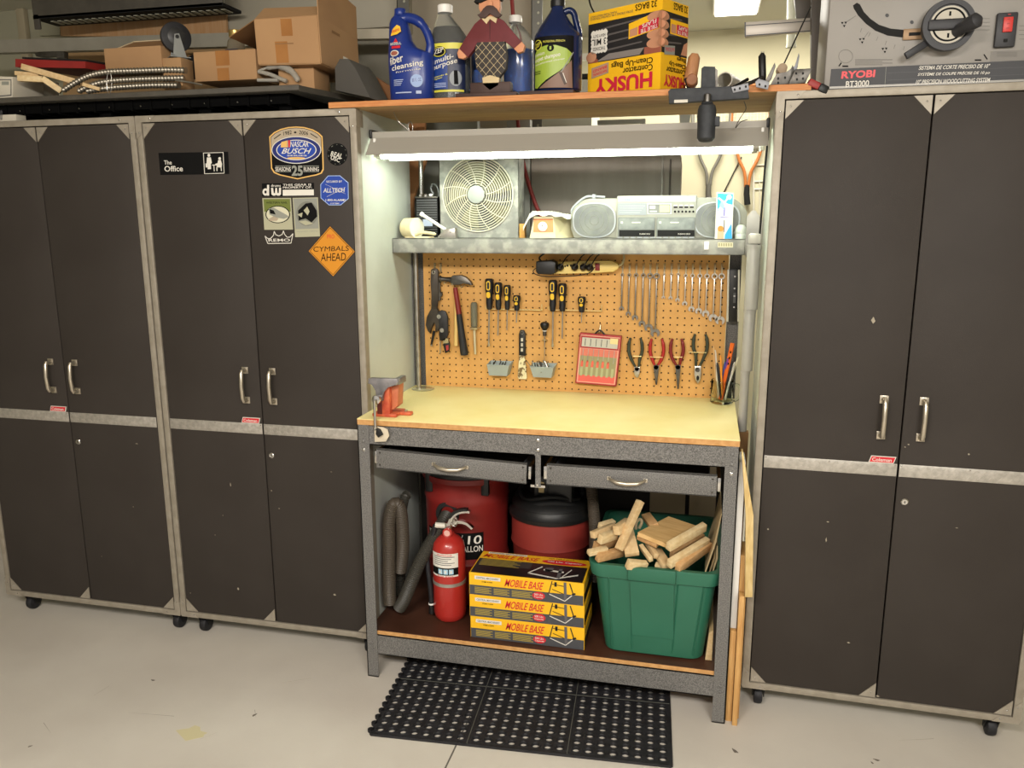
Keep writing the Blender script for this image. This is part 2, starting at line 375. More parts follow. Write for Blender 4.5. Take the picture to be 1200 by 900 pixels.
CABB = cabinet(-1.6734, 0, 0, 'tall charcoal cabinet with stickers on its doors, left of the workbench', [(270, 568, .002, .008), (392, 697, .006, .004), (252, 627, .002, .002), (223, 695, .002, .002), (318, 575, .002, .003), (327, 596, .003, .002), (388, 553, .004, .001), (261, 604, .001, .003), (279, 690, .004, .006)])
cabinet(.4, -.0093, -.0209, 'tall charcoal cabinet without stickers, right of the workbench', [(968, 632, .002, .008), (970, 611, .004, .002), (994, 752, .005, .0025), (1134, 531, .003, .003), (1120, 617, .004, .001), (1028, 814, .006, .003), (1023, 375, .006, .010), (1064, 520, .003, .002), (1060, 523, .002, .002), (900, 620, .003, .003)])

# stickers on the doors of the middle cabinet
door_l, door_r = [o for o in CABB.children if o.name.startswith('door')]
Y0 = .001-.0004
def sticker(door, label, fn, s, ou, ov):
    m = M(); m.F = px_map(Y0, s, ou, ov); fn(m); m.build('sticker', door, label=label, smooth=False)
GOLD = X('gold_print', 'd9ad62', .5); TAN = X('tan_print', 'a89a84', .6); OLIVE = X('olive_print', '66702f', .6); SAGE = X('sage_print', 'a8a68c', .6); DKBL = X('navy_print', '1b2566', .5)
GRYI = X('grey_print', '8a8c82', .6); ORG = X('orange_print', 'cb861e', .45)
def s_office(m):
    m.poly([(110, 211), (460, 205), (466, 317), (120, 322)], INK)
    m.text('The', (140, 270), (178, 269), (138, 249), PAPER, .0008, .01); m.text('Office', (142, 305), (234, 303), (140, 277), PAPER, .0008, .01)
    o = [(335, 210), (437, 207), (442, 314), (341, 317)]; i = [(338, 213), (434, 210), (439, 311), (344, 314)]; m.ring(o, i, PAPER, .0008)
    m.poly(oval(364, 223, 7, 8), PAPER, .0008); m.poly([(354, 234), (374, 233), (379, 262), (374, 265), (375, 292), (358, 293), (357, 270), (352, 268)], PAPER, .0008); m.poly([(347, 264), (356, 264), (357, 283), (348, 284)], PAPER, .0008)
    m.poly(oval(418, 239, 7, 7), PAPER, .0008); m.poly([(410, 248), (424, 246), (430, 266), (428, 284), (404, 283), (402, 275), (412, 270), (398, 272), (396, 266), (408, 262)], PAPER, .0008)
    m.line((380, 272), (412, 271), 4, PAPER, .0008); m.line((389, 272), (391, 303), 4, PAPER, .0008); m.line((404, 283), (405, 302), 5, PAPER, .0008); m.line((425, 283), (427, 302), 4, PAPER, .0008)
sticker(door_l, 'black sign with two white figures at a desk', s_office, 1200/280, 160, 130)
def s_race(m):
    def shape(k): 
        cx, cy = 425, 350
        pts = [(140, 180), (190, 135), (260, 100), (340, 80), (425, 74), (510, 80), (600, 105), (660, 138), (702, 178), (712, 360), (716, 530), (695, 570), (640, 590), (540, 610), (440, 632), (350, 612), (250, 590), (190, 565), (160, 520), (150, 350)]
        return [(cx+(x-cx)*k, cy+(y-cy)*k) for x, y in pts]
    m.poly(shape(1), GOLD, .0004); m.poly(shape(.955), INK, .0006)
    sh = shape(.935); m.poly([p for p in sh if p[1] < 400][:10]+[(690, 330), (165, 330)], TAN, .0008)
    m.text('1982', (292, 170), (380, 155), (288, 128), INK, .001); m.text('2006', (455, 155), (550, 168), (458, 115), INK, .001)
    m.poly([(398, 137), (415, 124), (432, 137), (415, 148)], INK, .001)
    m.line((192, 205), (262, 155), 9, INK, .001); m.line((575, 148), (650, 195), 9, INK, .001)
    m.poly(oval(427, 322, 262, 145, 40), PAPER, .001); m.poly(oval(427, 322, 254, 137, 40), DKBL, .0012); m.poly(oval(428, 322, 212, 108, 40), PAPER, .0014); m.poly(oval(428, 322, 203, 100, 40), BLUEI, .0016)
    m.poly([(270, 238), (330, 222), (335, 295), (262, 295)], GOLD, .0018); m.poly([(325, 222), (345, 221), (352, 293), (330, 295)], TAN, .0018); m.poly([(340, 221), (365, 220), (362, 294), (345, 294)], REDI, .002)
    m.text('NASCAR', (362, 293), (556, 290), (368, 232), PAPER, .002, .01); m.text('BUSCH', (270, 362), (560, 362), (298, 304), PAPER, .002, .02)
    m.text('SERIES', (330, 388), (540, 388), (330, 374), PAPER, .002, .02); m.poly(oval(427, 408, 95, 12), GOLD, .002)
    m.rect(205, 488, 372, 494, GRYI, .001); m.rect(205, 548, 372, 554, GRYI, .001); m.rect(500, 488, 665, 494, GRYI, .001); m.rect(500, 548, 665, 554, GRYI, .001)
    m.text('SEASONS', (205, 545), (368, 545), (205, 502), PAPER, .001, .03); m.text('RUNNING', (505, 545), (665, 545), (505, 502), PAPER, .001, .03)
    m.text('25', (378, 596), (495, 596), (378, 485), GRYI, .0012, .05)
sticker(door_r, 'gold rimmed shield with a blue oval and racing lettering', s_race, 9, 300, 140)
def s_round(m):
    m.poly(oval(858, 368, 108, 118, 32), INK); m.text('REAL', (785, 385), (905, 415), (800, 335), PAPER, .0008, .02); m.text('USC', (785, 420), (880, 455), (797, 378), PAPER, .0008, .02)
    for a in range(0, 360, 24): m.line((858+92*math.cos(a), 368+100*math.sin(a)), (858+98*math.cos(a+.08), 368+106*math.sin(a+.08)), 4, GRYI)
sticker(door_r, 'round black sticker with slanted white letters', s_round, 9, 300, 140)
def s_alarm(m):
    oc = lambda k: [(828+(x-828)*k, 745+(y-745)*k) for x, y in ((760, 592), (885, 590), (975, 665), (978, 835), (895, 905), (770, 905), (682, 830), (680, 685))]
    m.poly(oc(1), X('pale_blue', '9db4dd', .5)); m.poly(oc(.955), BLUEI, .0006)
    m.text('SECURED BY', (742, 667), (910, 665), (742, 645), PAPER); m.text('ALLTECH', (710, 772), (932, 768), (715, 725), PAPER, .0008, .03)
    m.text('1-800-ALARMS', (735, 862), (945, 862), (735, 838), PAPER, .0008, .01)
    m.line((730, 682), (945, 785), 3, PAPER); m.line((748, 815), (942, 715), 3, PAPER); m.poly([(730, 678), (745, 682), (738, 695)], PAPER); m.poly([(742, 820), (760, 808), (745, 800)], PAPER); m.poly([(945, 705), (930, 712), (942, 725)], PAPER)
    m.text('SYSTEMS', (785, 892), (880, 892), (785, 878), PAPER)
sticker(door_r, 'blue octagonal alarm sticker with white letters', s_alarm, 9, 300, 140)
def s_drum(m):
    m.poly([(62, 675), (612, 668), (614, 805), (66, 812)], INK)
    m.poly(oval(102, 765, 32, 38), PAPER, .0008); m.poly(oval(102, 765, 12, 16), INK, .001); m.poly([(118, 690), (140, 690), (140, 803), (118, 803)], PAPER, .0008)
    m.poly([(160, 722), (182, 722), (188, 775), (200, 778), (206, 722), (222, 722), (228, 776), (242, 774), (244, 720), (266, 720), (264, 790), (250, 803), (225, 803), (214, 795), (204, 803), (180, 803), (164, 790)], PAPER, .0008)
    m.text('drums', (160, 712), (262, 712), (160, 683), PAPER); m.text('THIS GEAR IS', (285, 702), (585, 698), (285, 680), PAPER, .0008, .03); m.text('PROPERTY OF:', (285, 730), (590, 726), (285, 708), PAPER, .0008, .03)
    m.poly([(282, 742), (610, 738), (612, 800), (284, 804)], PAPER, .0008)
sticker(door_r, 'black drum gear tag with a blank white name strip', s_drum, 9, 300, 140)
def s_train(m):
    m.poly([(632, 438), (776, 437), (786, 596), (642, 597)], SAGE); m.poly([(638, 443), (771, 442), (775, 505), (642, 506)], OLIVE, .0006)
    m.text('WESTERN RAIL', (652, 466), (758, 465), (652, 456), INK)
    m.poly(oval(710, 520, 62, 44, 30), INK, .0008); m.poly(oval(710, 520, 57, 40, 30), X('cream_print', 'c9c6ac', .6), .001)
    m.poly([(665, 490), (690, 486), (760, 525), (765, 533), (740, 542), (700, 535), (668, 520)], GRYI, .0012); m.poly([(660, 545), (690, 528), (715, 540), (705, 552), (675, 553)], TAN, .0012); m.poly([(668, 492), (690, 500), (700, 520), (672, 515)], INK, .0014)
sticker(door_r, 'green and cream card with a streamlined train in an oval', s_train, 1200/280, 160, 130)
def s_mount(m):
    m.poly([(784, 437), (911, 434), (922, 630), (797, 634)], SAGE); m.poly([(789, 441), (907, 439), (915, 590), (799, 594)], GRYI, .0006)
    m.poly(oval(857, 516, 55, 62, 30), X('dull_print', '77786e', .6), .0008); m.poly([(812, 500), (850, 465), (880, 460), (905, 500), (908, 530), (880, 560), (850, 540), (815, 550)], INK, .001)
    m.poly([(840, 500), (858, 480), (870, 505), (860, 525)], SAGE, .0012); m.poly([(808, 520), (835, 510), (830, 535)], SAGE, .0012); m.poly([(815, 555), (850, 550), (890, 566), (850, 574)], SAGE, .0012)
    m.text('mountain railway', (805, 612), (912, 608), (805, 602), GRYI, .0008, 0)
sticker(door_r, 'grey card with a dark mountain scene in a circle', s_mount, 1200/280, 160, 130)
def s_crown(m):
    o = [(645, 628), (658, 640), (672, 642), (688, 625), (692, 604), (700, 622), (716, 628), (732, 620), (738, 602), (744, 620), (756, 634), (770, 634), (786, 616), (776, 664), (660, 666)]
    for i in range(len(o)): m.line(o[i], o[(i+1) % len(o)], 3.6, PAPER, .0004)
    m.text('REMO', (664, 657), (772, 656), (662, 642), PAPER, .0008, .02)
sticker(door_r, 'white outlined crown with the drum maker word inside', s_crown, 1200/280, 160, 130)
def s_diamond(m):
    d = lambda k: [(980+(x-980)*k, 705+(y-705)*k) for x, y in ((972, 578), (1098, 706), (988, 832), (863, 704))]
    m.poly(d(1), INK); m.poly(d(.985), ORG, .0006); m.ring(d(.94), d(.915), INK, .0008)
    m.text('PRO', (958, 641), (994, 641), (958, 620), REDI, .001, 0); m.text('CYMBALS', (888, 707), (1066, 702), (890, 682), INK, .001, 0); m.text('AHEAD', (926, 755), (1052, 751), (927, 716), INK, .001, 0)
sticker(door_r, 'orange diamond traffic sign sticker with black words', s_diamond, 1200/280, 160, 130)

# ------------------------------------------------------------------ workbench
BX0, BX1, BY0, BY1, BZ = -.870, .348, -.093, .47, .936
bench = thing('workbench', ((BX0+BX1)/2, (BY0+BY1)/2, 0), 'grey speckled steel workbench with yellow top, pegboard back and raised shelf', 'workbench')
m = M(); m.box(BX0, BX1, BY0, BY1, BZ-.004, BZ, MDF, .001); m.box(BX0+.0005, BX1-.0005, BY0+.0005, BY1, BZ-.021, BZ-.004, MDFE); m.build('worktop', bench)
LW = .04
def leg(x, y, sx, sy, z0, z1):
    m = M(); m.box(x, x+sx*LW, y, y+sy*.003, z0, z1, HAMMER); m.box(x, x+sx*.003, y, y+sy*LW, z0, z1, HAMMER)
    if z0 == 0: m.box(x, x+sx*LW, y, y+sy*LW*.6, 0, .004, X('grey_foot_cap', 'b5b0a6', .6))
    zs = [.86, .89, .83, .13, .11] if z0 == 0 else [z0+.05, z1-.06, z0+.3]
    for zz in zs:
        if z0 < zz < z1: m.lathe([(.0055, 0), (.0055, .0025), (.003, .004)], (x+sx*.02, y, zz), HAMMER if zz > .84 or zz < .2 else CHROME, 6, '-y' if sy > 0 else 'y')
    m.build('leg', bench)
for x, sx in ((BX0, 1), (BX1, -1)):
    leg(x, BY0, sx, 1, 0, BZ-.021); leg(x, BY1+.03, sx, -1, 0, 1.51)
def beam(name, a, b, y, z0, z1, lip=1, pts=()):
    m = M(); m.box(a, b, y, y+.003, z0, z1, HAMMER); m.box(a, b, y, y+.02, z0, z0+.003, HAMMER); m.box(a, b, y, y+.02, z1-.003, z1, HAMMER)
    for (px_, pz_) in pts: m.lathe([(.006, 0), (.006, .003), (.003, .005)], (px_, y, pz_), CHROME, 12, '-y')
    m.build(name, bench)
beam('apron', BX0+LW, BX1-LW, BY0+.003, BZ-.088, BZ-.021, pts=((-.262, BZ-.038), (-.262, BZ-.07)))
beam('front_rail', BX0+LW, BX1-LW, BY0+.003, .088, .162)
beam('rear_rail', BX0+LW, BX1-LW, BY1-.02, .088, .162)
for x in (BX0+.004, BX1-.007):
    for z0, z1 in ((.088, .162), (BZ-.088, BZ-.021)):
        m = M(); m.box(x, x+.003, BY0+LW, BY1-.01, z0, z1, HAMMER); m.build('side_rail', bench)
m = M(); m.box(BX0+.008, BX1-.008, BY0+.007, BY1-.002, .162, .176, MDFE); m.box(BX0+.008, BX1-.008, BY0+.007, BY1-.002, .176, .178, X('brown_shelf_top', '3d2419', .45, 0, '4d2f22', 5)); m.build('lower_shelf', bench)
m = M(); m.box(BX0+.01, BX1-.01, BY1-.004, BY1+.002, .18, BZ-.022, X('back_shade_sheet', '2a2622', .8)); m.build('lower_back_shade', bench)  # dark sheet added to stand for the darkness behind the lower shelf
# drawers, the left one sagging to the right
def drawer(x0, x1, z0, z1, tilt, hx, label):
    cx, cz = (x0+x1)/2, (z0+z1)/2; T = Matrix.Translation((cx, 0, cz)) @ Matrix.Rotation(tilt, 4, 'Y'); w, h = (x1-x0)/2, (z1-z0)/2
    m = M(T); y = BY0-.004
    m.box(-w, w, y, y+.0025, -h, h, HAMMER, .0006); m.box(-w, w, y, y+.014, -h, -h+.0025, HAMMER); m.box(-w, w, y, y+.014, h-.0025, h, HAMMER)
    m.box(-w+.02, -w+.022, y+.0025, y+.42, -h+.006, h-.012, X('grey_drawer_steel', '54565a', .5, .3)); m.box(w-.022, w-.02, y+.0025, y+.42, -h+.006, h-.012, MATS['grey_drawer_steel'])
    m.box(-w+.02, w-.02, y+.0025, y+.42, -h+.006, -h+.008, MATS['grey_drawer_steel']); m.box(-w+.02, w-.02, y+.418, y+.42, -h+.006, h-.012, MATS['grey_drawer_steel'])
    for sx in (-1, 1):
        for sz in (-1, 1): m.lathe([(.0035, 0), (.0025, .0015)], (sx*(w-.012), y, sz*(h-.012)), STEELD, 8, '-y')
    d = m.build('drawer', bench, label=label)
    m = M(T); k = hx-cx
    pts = [(k-.055, y-.001, .004), (k-.05, y-.012, .002), (k-.03, y-.02, -.004), (k, y-.023, -.006), (k+.03, y-.02, -.004), (k+.05, y-.012, .002), (k+.055, y-.001, .004)]
    m.tube(pts, [.004, .005, .0065, .007, .0065, .005, .004], NICKEL, 10)
    m.box(k-.062, k-.05, y-.003, y, -.004, .008, NICKEL, .001); m.box(k+.05, k+.062, y-.003, y, -.004, .008, NICKEL, .001); m.build('handle', d)
    for sx in (-1, 1):
        m = M(T); m.box(sx*(w+.001), sx*(w+.012), y+.012, y+.42, -.02, .022, CHROME, .001); m.build('slide', d, label='bright metal slide')
drawer(-.805, -.297, .762, .828, math.radians(2.0), -.55, 'shallow steel drawer sagging to the right')
drawer(-.232, .287, .757, .823, 0, .02, 'shallow steel drawer hanging level')
m = M(); m.box(-.272, -.252, BY0+.0, BY0+.003, .745, BZ-.08, HAMMER); m.box(-.272, -.269, BY0, BY0+.05, .745, BZ-.088, HAMMER); m.box(-.285, -.238, BY0+.003, BY0+.02, .742, .75, CHROME)
m.lathe([(.005, 0), (.004, .003)], (-.262, BY0, .752), CHROME, 10, '-y'); m.build('drawer_hanger', bench)
# pegboard with real holes
HP = .0254; hx0, _z = xz(512.7, 432, BY1)
_, hz0 = xz(729.3, 322, BY1)
PX0, PX1, PZ0, PZ1 = BX0+.043, BX1-.043, BZ, 1.475
m = M(); yb = BY1; i0 = int(math.floor((PX0-hx0)/HP)); i1 = int(math.ceil((PX1-hx0)/HP)); j0 = int(math.floor((PZ0-hz0)/HP)); j1 = int(math.ceil((PZ1-hz0)/HP))
vs = []; fs = []
for i in range(i0, i1+1):
    for j in range(j0, j1+1):
        cx, cz = hx0+i*HP, hz0+j*HP; a, b_ = max(cx-HP/2, PX0), min(cx+HP/2, PX1); c, d = max(cz-HP/2, PZ0), min(cz+HP/2, PZ1)
        if b_-a < .002 or d-c < .002: continue
        r = .0032
        if cx-r < a or cx+r > b_ or cz-r < c or cz+r > d:
            k = len(vs); vs += [(a, yb, c), (b_, yb, c), (b_, yb, d), (a, yb, d)]; fs.append((k, k+1, k+2, k+3)); continue
        k = len(vs)
        sq = [(b_, cz), (b_, d), (cx, d), (a, d), (a, cz), (a, c), (cx, c), (b_, c)]
        ho = [(cx+r*math.cos(t*PI/4), cz+r*math.sin(t*PI/4)) for t in range(8)]
        vs += [(p[0], yb, p[1]) for p in sq]+[(p[0], yb, p[1]) for p in ho]+[(p[0], yb+.004, p[1]) for p in ho]
        for t in range(8):
            u_ = (t+1) % 8; fs.append((k+t, k+u_, k+8+u_, k+8+t)); fs.append((k+8+t, k+8+u_, k+16+u_, k+16+t))
m.add(vs, fs, PEG); m.box(PX0, PX1, yb+.004, yb+.006, PZ0, PZ1, X('dark_behind_board', '1a120b', .9)); m.box(PX0, PX1, yb, yb+.006, PZ1, PZ1+.001, PEG)
peg = m.build('pegboard', bench, smooth=False)
def hole(i, j): return hx0+i*HP, hz0+j*HP
# raised shelf
SY0, SZ = .27, 1.512
m = M(); m.box(BX0, BX1, SY0, SY0+.002, SZ-.052, SZ, DUSTY, .0006); m.box(BX0, BX1, SY0, BY1+.06, SZ-.003, SZ-.001, DUSTY); m.box(BX0, BX0+.002, SY0, BY1+.03, SZ-.052, SZ, DUSTY); m.box(BX1-.002, BX1, SY0, BY1+.03, SZ-.052, SZ, DUSTY)
m.box(BX0, BX1, SY0, SY0+.015, SZ-.052, SZ-.05, DUSTY)
m.build('raised_shelf', bench)
# uprights behind the shelf
m = M(); p = xz(489, 350, BY1-.01); m.cyl((BX0+.02, BY1-.02, BZ), (BX0+.02, BY1-.02, SZ-.004), .009, STEEL); m.build('upright_rod', bench)
# ------------------------------------------------------------------ plank across the two cabinets
TZ = 1.9235; TT = TZ+.018
m = M(); m.box(-.957, .488, -.012, .45, TZ, TT-.0008, PLY); m.box(-.957, .488, -.0135, -.0118, TZ, TT, PLYE); m.box(-.957, .488, -.0135, .45, TT-.0008, TT, PLY)
m.build('plank', label='long plywood plank bridging two cabinets above the workbench light', cat='plank')

# ------------------------------------------------------------------ shop light
SL = thing('shop_light', (-.24, .13, 1.775), 'long grey fluorescent shop light with glowing tubes hanging over the workbench', 'light')
LX0, LX1 = -.864, .388
m = M()
prof = [(.048, 1.783), (.05, 1.783), (.098, 1.838), (.098, 1.857), (.172, 1.857), (.172, 1.838), (.22, 1.783), (.222, 1.783), (.174, 1.84), (.174, 1.859), (.096, 1.859), (.096, 1.84)]
m.prism(prof, LX0, LX1, GREYP, 'yz'); m.build('housing', SL)
m = M(); m.prism([(.0505, 1.7835), (.0985, 1.8375), (.1715, 1.8375), (.2195, 1.7835), (.2175, 1.7835), (.171, 1.836), (.099, 1.836), (.0525, 1.7835)], LX0+.002, LX1-.002, X('white_reflector', 'dedbd0', .35), 'yz'); m.build('reflector', SL)
TUBE = X('lit_tube', 'f4fff0', .5, emit=TUBE_STRENGTH)
for y in (.096, .174):
    m = M(); m.cyl((LX0+.035, y, 1.788), (LX1-.04, y, 1.788), .0155, TUBE, 16); t = m.build('tube', SL, label='glowing white tube')
    for x0, x1 in ((LX0+.02, LX0+.036), (LX1-.041, LX1-.025)):
        m = M(); m.cyl((x0, y, 1.788), (x1, y, 1.788), .016, STEEL, 16); m.build('tube_end', t)
    for x0, sx in ((LX0+.012, 1), (LX1-.02, 1)):
        m = M(); m.box(x0, x0+.008, y-.012, y+.012, 1.777, 1.838, WHITE, .002); m.build('lamp_holder', SL)
for x0, x1 in ((LX0-.004, LX0+.006), (LX1-.006, LX1+.004)):
    m = M(); m.box(x0, x1, .09, .18, 1.838, 1.866, BLACK, .003); m.build('end_cap', SL)
m = M(); p = [at(895, 160, y=.1), at(902, 168, y=.12), at(901, 200, y=.15), at(893, 260, y=.2), at(888, 300, y=.25), at(885, 345, y=.3), at(880, 346, y=.3), at(881, 315, y=.3)]
def smooth(pts, k=6):
    pts = [Vector(q) for q in pts]; out = []
    for i in range(len(pts)-1):
        a, b, c, d = pts[max(i-1, 0)], pts[i], pts[i+1], pts[min(i+2, len(pts)-1)]
        for j in range(k):
            t = j/k; out.append(.5*((2*b)+(c-a)*t+(2*a-5*b+4*c-d)*t*t+(3*b-a-3*c+d)*t**3))
    return out+[pts[-1]]
for q in p: q.x = min(q.x, .388)
m.tube(smooth(p), .0035, BLACK, 8); m.box(.372, .392, .1, .13, 1.80, 1.86, BLACK, .003); m.build('power_cord', SL, label='black power cord hanging down beside the right cabinet')
for x, xt in ((-.74, -.79), (.19, .2)):
    m = M(); m.tube(smooth([(xt, .12, TZ-.001), (xt+.004, .12, TZ-.012), (xt+.012, .13, TZ-.03), (x, .14, 1.86)]), .0012, STEEL, 6); m.tube(smooth([(x-.006, .14, 1.858), (x-.008, .14, 1.885), (x, .14, 1.893), (x+.006, .14, 1.88), (x+.006, .14, 1.858)]), .0012, STEEL, 6); m.build('hanging_hook', SL)

# ------------------------------------------------------------------ bottles on the plank
NAVY = X('blue_bottle', '182d74', .3, 0, '1b327e', 4); DNAVY = X('dark_blue_bottle', '101f46', .22); CLEARP = X('clear_plastic', 'e9eeec', .12, trans=.92, ior=1.2)
WASH = X('blue_liquid', '0a4fae', .1, coat=.4); DARKL = X('dark_liquid', '34302e', .15)
def P(u, v, y): return xz(u, v, y)
# 1 blue handled bottle
b1 = thing('cleaner_bottle', (at(482, 117, y=.08).x, .08, TT), 'blue handled bottle of fiber cleansing carpet cleaner at the left end of the plank', 'bottle')
y = .08; zt = lambda v: P(480, v, y)[1]; xx = lambda u, v=80: P(u, v, y)[0]
m = M(); m.loft([((xx(458.5)+xx(507))/2, y, TT, .064, .036), ((xx(457)+xx(508))/2, y, TT+.008, .071, .04), (xx(482.5), y, zt(95), .0735, .042), (xx(482.3), y, zt(72), .075, .042), (xx(481.5), y, zt(64), .0725, .041), (xx(473.5), y, zt(57), .047, .038), (xx(470.8), y, zt(48), .037, .035), (xx(470), y, zt(36), .0335, .032), (xx(469.3), y, zt(28), .03, .029), (xx(469), y, zt(22), .024, .023), (xx(469), y, zt(18), .014, .014), (xx(469), y, zt(16), .0135, .0135)], NAVY, 40, 2.3)
m.build('body', b1)
m = M(); m.tube(smooth([(xx(468), y, zt(25)), (xx(477), y, zt(21)), (xx(487), y, zt(23)), (xx(496), y, zt(30)), (xx(502), y, zt(41)), (xx(505), y, zt(54)), (xx(503), y, zt(66))], 5), [.018]*5+[.0155]*10+[.013]*11+[.014]*5, NAVY, 16); m.build('handle', b1)
m = M(); m.lathe([(.017, 0), (.018, .002), (.018, .018), (.0165, .02)], (xx(469, 15), y, zt(18)), NAVY, 24); m.build('cap', b1)
m = M(); m.F = (lambda f: lambda a, b, h: f(xx(a)-xx(482.3), zt(b)-TT, h))(ell_map(xx(482.3), y, TT, .0765, .043, 2.3)); m.curved = 2.5
m.poly([(463, 44), (466, 37), (472, 32), (476, 34), (477, 40), (472, 43)], X('label_yellow', 'e9b832', .5), .001); m.text('cleans', (465, 41), (475, 39), (465, 37), REDI, .0014, .01)
m.poly([(467, 52), (473, 52), (470, 47)], REDI, .001); m.trect('BISSELL', 462, 55, 477, 52, PAPER, .0012, .02); m.rect(464, 59, 475.5, 56, REDI, .001)
m.poly(oval(467.5, 64.5, 6, 3.6), PAPER, .001); m.poly(oval(467.5, 64.5, 4.8, 2.6), X('label_brown', '9b5a4a', .5), .0013)
m.text('fiber', (461, 78.5), (479, 74.5), (460, 69.5), PAPER, .0014, .02); m.text('cleansing', (464, 87), (501, 81), (463.5, 79), PAPER, .0014, .02)
m.text('formula', (469, 88), (498, 84.6), (469, 86), PAPER, .0012, 0)
for k in range(4): m.rect(466, 95.4+k*2, 478-k, 96.2+k*2, X('label_pale', 'a9b4d4', .5), .001)
m.poly(oval(493, 97.5, 7, 7.5), X('label_disc', '8fa6cf', .5), .001); m.text('80 FL OZ', (488, 99), (498, 98), (488, 95), NAVY, .0013, .01); m.rect(468, 110, 487, 111.4, MATS['label_pale'], .001); m.rect(492, 109, 498, 112.5, MATS['label_pale'], .001)
m.build('label_print', b1)
# 2 clear jug, dark liquid, blue label
y = .13; xx2 = lambda u, v=80: P(u, v, y)[0]; zt2 = lambda v: P(525, v, y)[1]
b2 = thing('cleaner_bottle', (xx2(528), y, TT), 'clear bottle of dark multi-purpose cleaner with white cap and blue label', 'bottle')
prof2 = [(505.5, 550, 116), (504.5, 551, 112), (504.5, 551, 56), (505, 550, 51), (507, 547, 44), (510, 540, 33), (512.5, 533, 24), (514.5, 529, 18), (514.5, 529, 15)]
def rings2(k, top=0):
    out = []
    for a, b, v in prof2:
        if v < top: continue
        out.append(((xx2(a)+xx2(b))/2, y, TT+.002 if v == 116 else zt2(v), (xx2(b)-xx2(a))/2*k, min(.05, (xx2(b)-xx2(a))/2*k*.8)))
    return out
m = M(); m.loft(rings2(1), CLEARP, 32, 2.2); m.build('body', b2)
m = M(); r = rings2(.95, 29); m.loft(r, DARKL, 32, 2.2); m.build('liquid', b2, label='dark cleaning liquid')
m = M(); m.lathe([(.0235, 0), (.024, .002), (.024, .022), (.022, .024)], (xx2(521.5, 10), y, zt2(15.5)), WHITE, 28); m.build('cap', b2, label='white screw cap')
m = M(); EF = ell_map(xx2(527.7), y, TT, .0672, .0502, 2.2); m.curved = 2.5; m.F = lambda a, b, h: EF(xx2(a)-xx2(527.7), zt2(b)-TT, h)
LBB = X('label_blue', '16377f', .4); LBY = X('label_lime', 'cfc845', .4)
m.rect(505, 111, 551, 53, X('label_navy', '101b3c', .4), .0006, 12); m.rect(505, 61, 549, 54, LBY, .0008, 10); m.rect(505, 110.5, 549, 108, LBY, .0008, 10); m.rect(506, 107, 530, 66, LBB, .0008, 8)
m.poly(oval(520, 64, 9, 6.5), INK, .001); m.poly(oval(520, 64, 8, 5.6), LBY, .0012); m.poly(oval(520, 64, 7.2, 4.8), INK, .0014); m.text('ZEP', (514, 67), (526, 64), (514, 61.5), PAPER, .0016, .03)
m.text('multi-', (515, 78), (537, 72), (515, 72), PAPER, .0012, .02); m.text('purpose', (512, 87), (541, 79), (512, 81), PAPER, .0012, .02)
m.text('cleaner &', (514, 94), (530, 91), (514, 92), LBY, .0012, .01); m.text('degreaser', (514, 97), (524, 95), (514, 94.5), LBY, .0012, .01)
m.poly(oval(539, 95, 7, 9), X('label_grey', '8c9196', .5), .001); m.poly([(537, 86), (541, 86), (542, 102), (537, 102)], INK, .0012)
for k in range(3): m.rect(508, 100+k*2, 528, 100.8+k*2, MATS['label_pale'], .001)
m.build('label', b2)
# 3 and 4 washer fluid jugs behind the figure
def fluid_jug(uc, capv, label, y, u0, u1, with_cap=True):
    X_ = lambda u, v=80: P(u, v, y)[0]; Z_ = lambda v: P(uc, v, y)[1]; c = (X_(u0)+X_(u1))/2; R = (X_(u1)-X_(u0))/2
    b = thing('fluid_jug', (c, y, TT), label, 'jug')
    pr = [(.9, 0), (1, .01), (1, Z_(60)-TT), (.97, Z_(52)-TT), (.8, Z_(42)-TT), (.55, Z_(34)-TT), (.32, Z_(30)-TT), (.3, Z_(26)-TT)]
    m = M(); m.loft([(c+(X_(uc)-c)*(max(0, h-.2)/(pr[-1][1]-.2)), y, TT+h+.001, R*k, R*k*.95) for k, h in pr], CLEARP, 32, 2.3); m.build('body', b)
    m = M(); m.loft([(c, y, TT+h+.002, R*k*.94, R*k*.9) for k, h in ((.9, 0), (1, .01), (1, Z_(63)-TT), (.99, Z_(60.5)-TT))], WASH, 32, 2.3); m.build('liquid', b, label='bright blue washer fluid')
    m = M(); m.lathe([(.021, 0), (.0215, .002), (.0215, .012), (.02, .02), (.018, .021)], (X_(uc), y, Z_(27)), WHITE, 24); m.build('cap', b)
fluid_jug(604, 22, 'clear jug of blue fluid behind the right arm of the wooden figure', .17, 591, 625)
fluid_jug(574, 22, 'clear jug of blue fluid hidden mostly behind the body of the wooden figure', .20, 553, 588)
# 5 blue gallon with green label
y = .09; X5 = lambda u, v=60: P(u, v, y)[0]; Z5 = lambda v: P(655, v, y)[1]
b5 = thing('shampoo_jug', (X5(654), y, TT), 'dark blue gallon jug of carpet shampoo with green label and black cap', 'jug')
c = (X5(626.5)+X5(682))/2; R = (X5(682)-X5(626.5))/2
m = M(); m.loft([(c, y, TT+.0165, R*.93, R*.85), (c, y, TT+.022, R, R*.9), (c, y, Z5(47), R, R*.9), (c, y, Z5(43), R*.97, R*.88), (c-.003, y, Z5(36), R*.8, R*.75), (c-.004, y, Z5(26), R*.56, R*.55), (c-.003, y, Z5(16), R*.34, R*.34), (c-.002, y, Z5(10), R*.25, R*.25), (c-.002, y, Z5(8), R*.25, R*.25)], DNAVY, 40, 2.3); m.build('body', b5)
m = M(); m.lathe([(.0215, 0), (.022, .002), (.022, .018), (.02, .02)], (c-.002, y, Z5(8.5)), BLACK, 24); m.build('cap', b5)
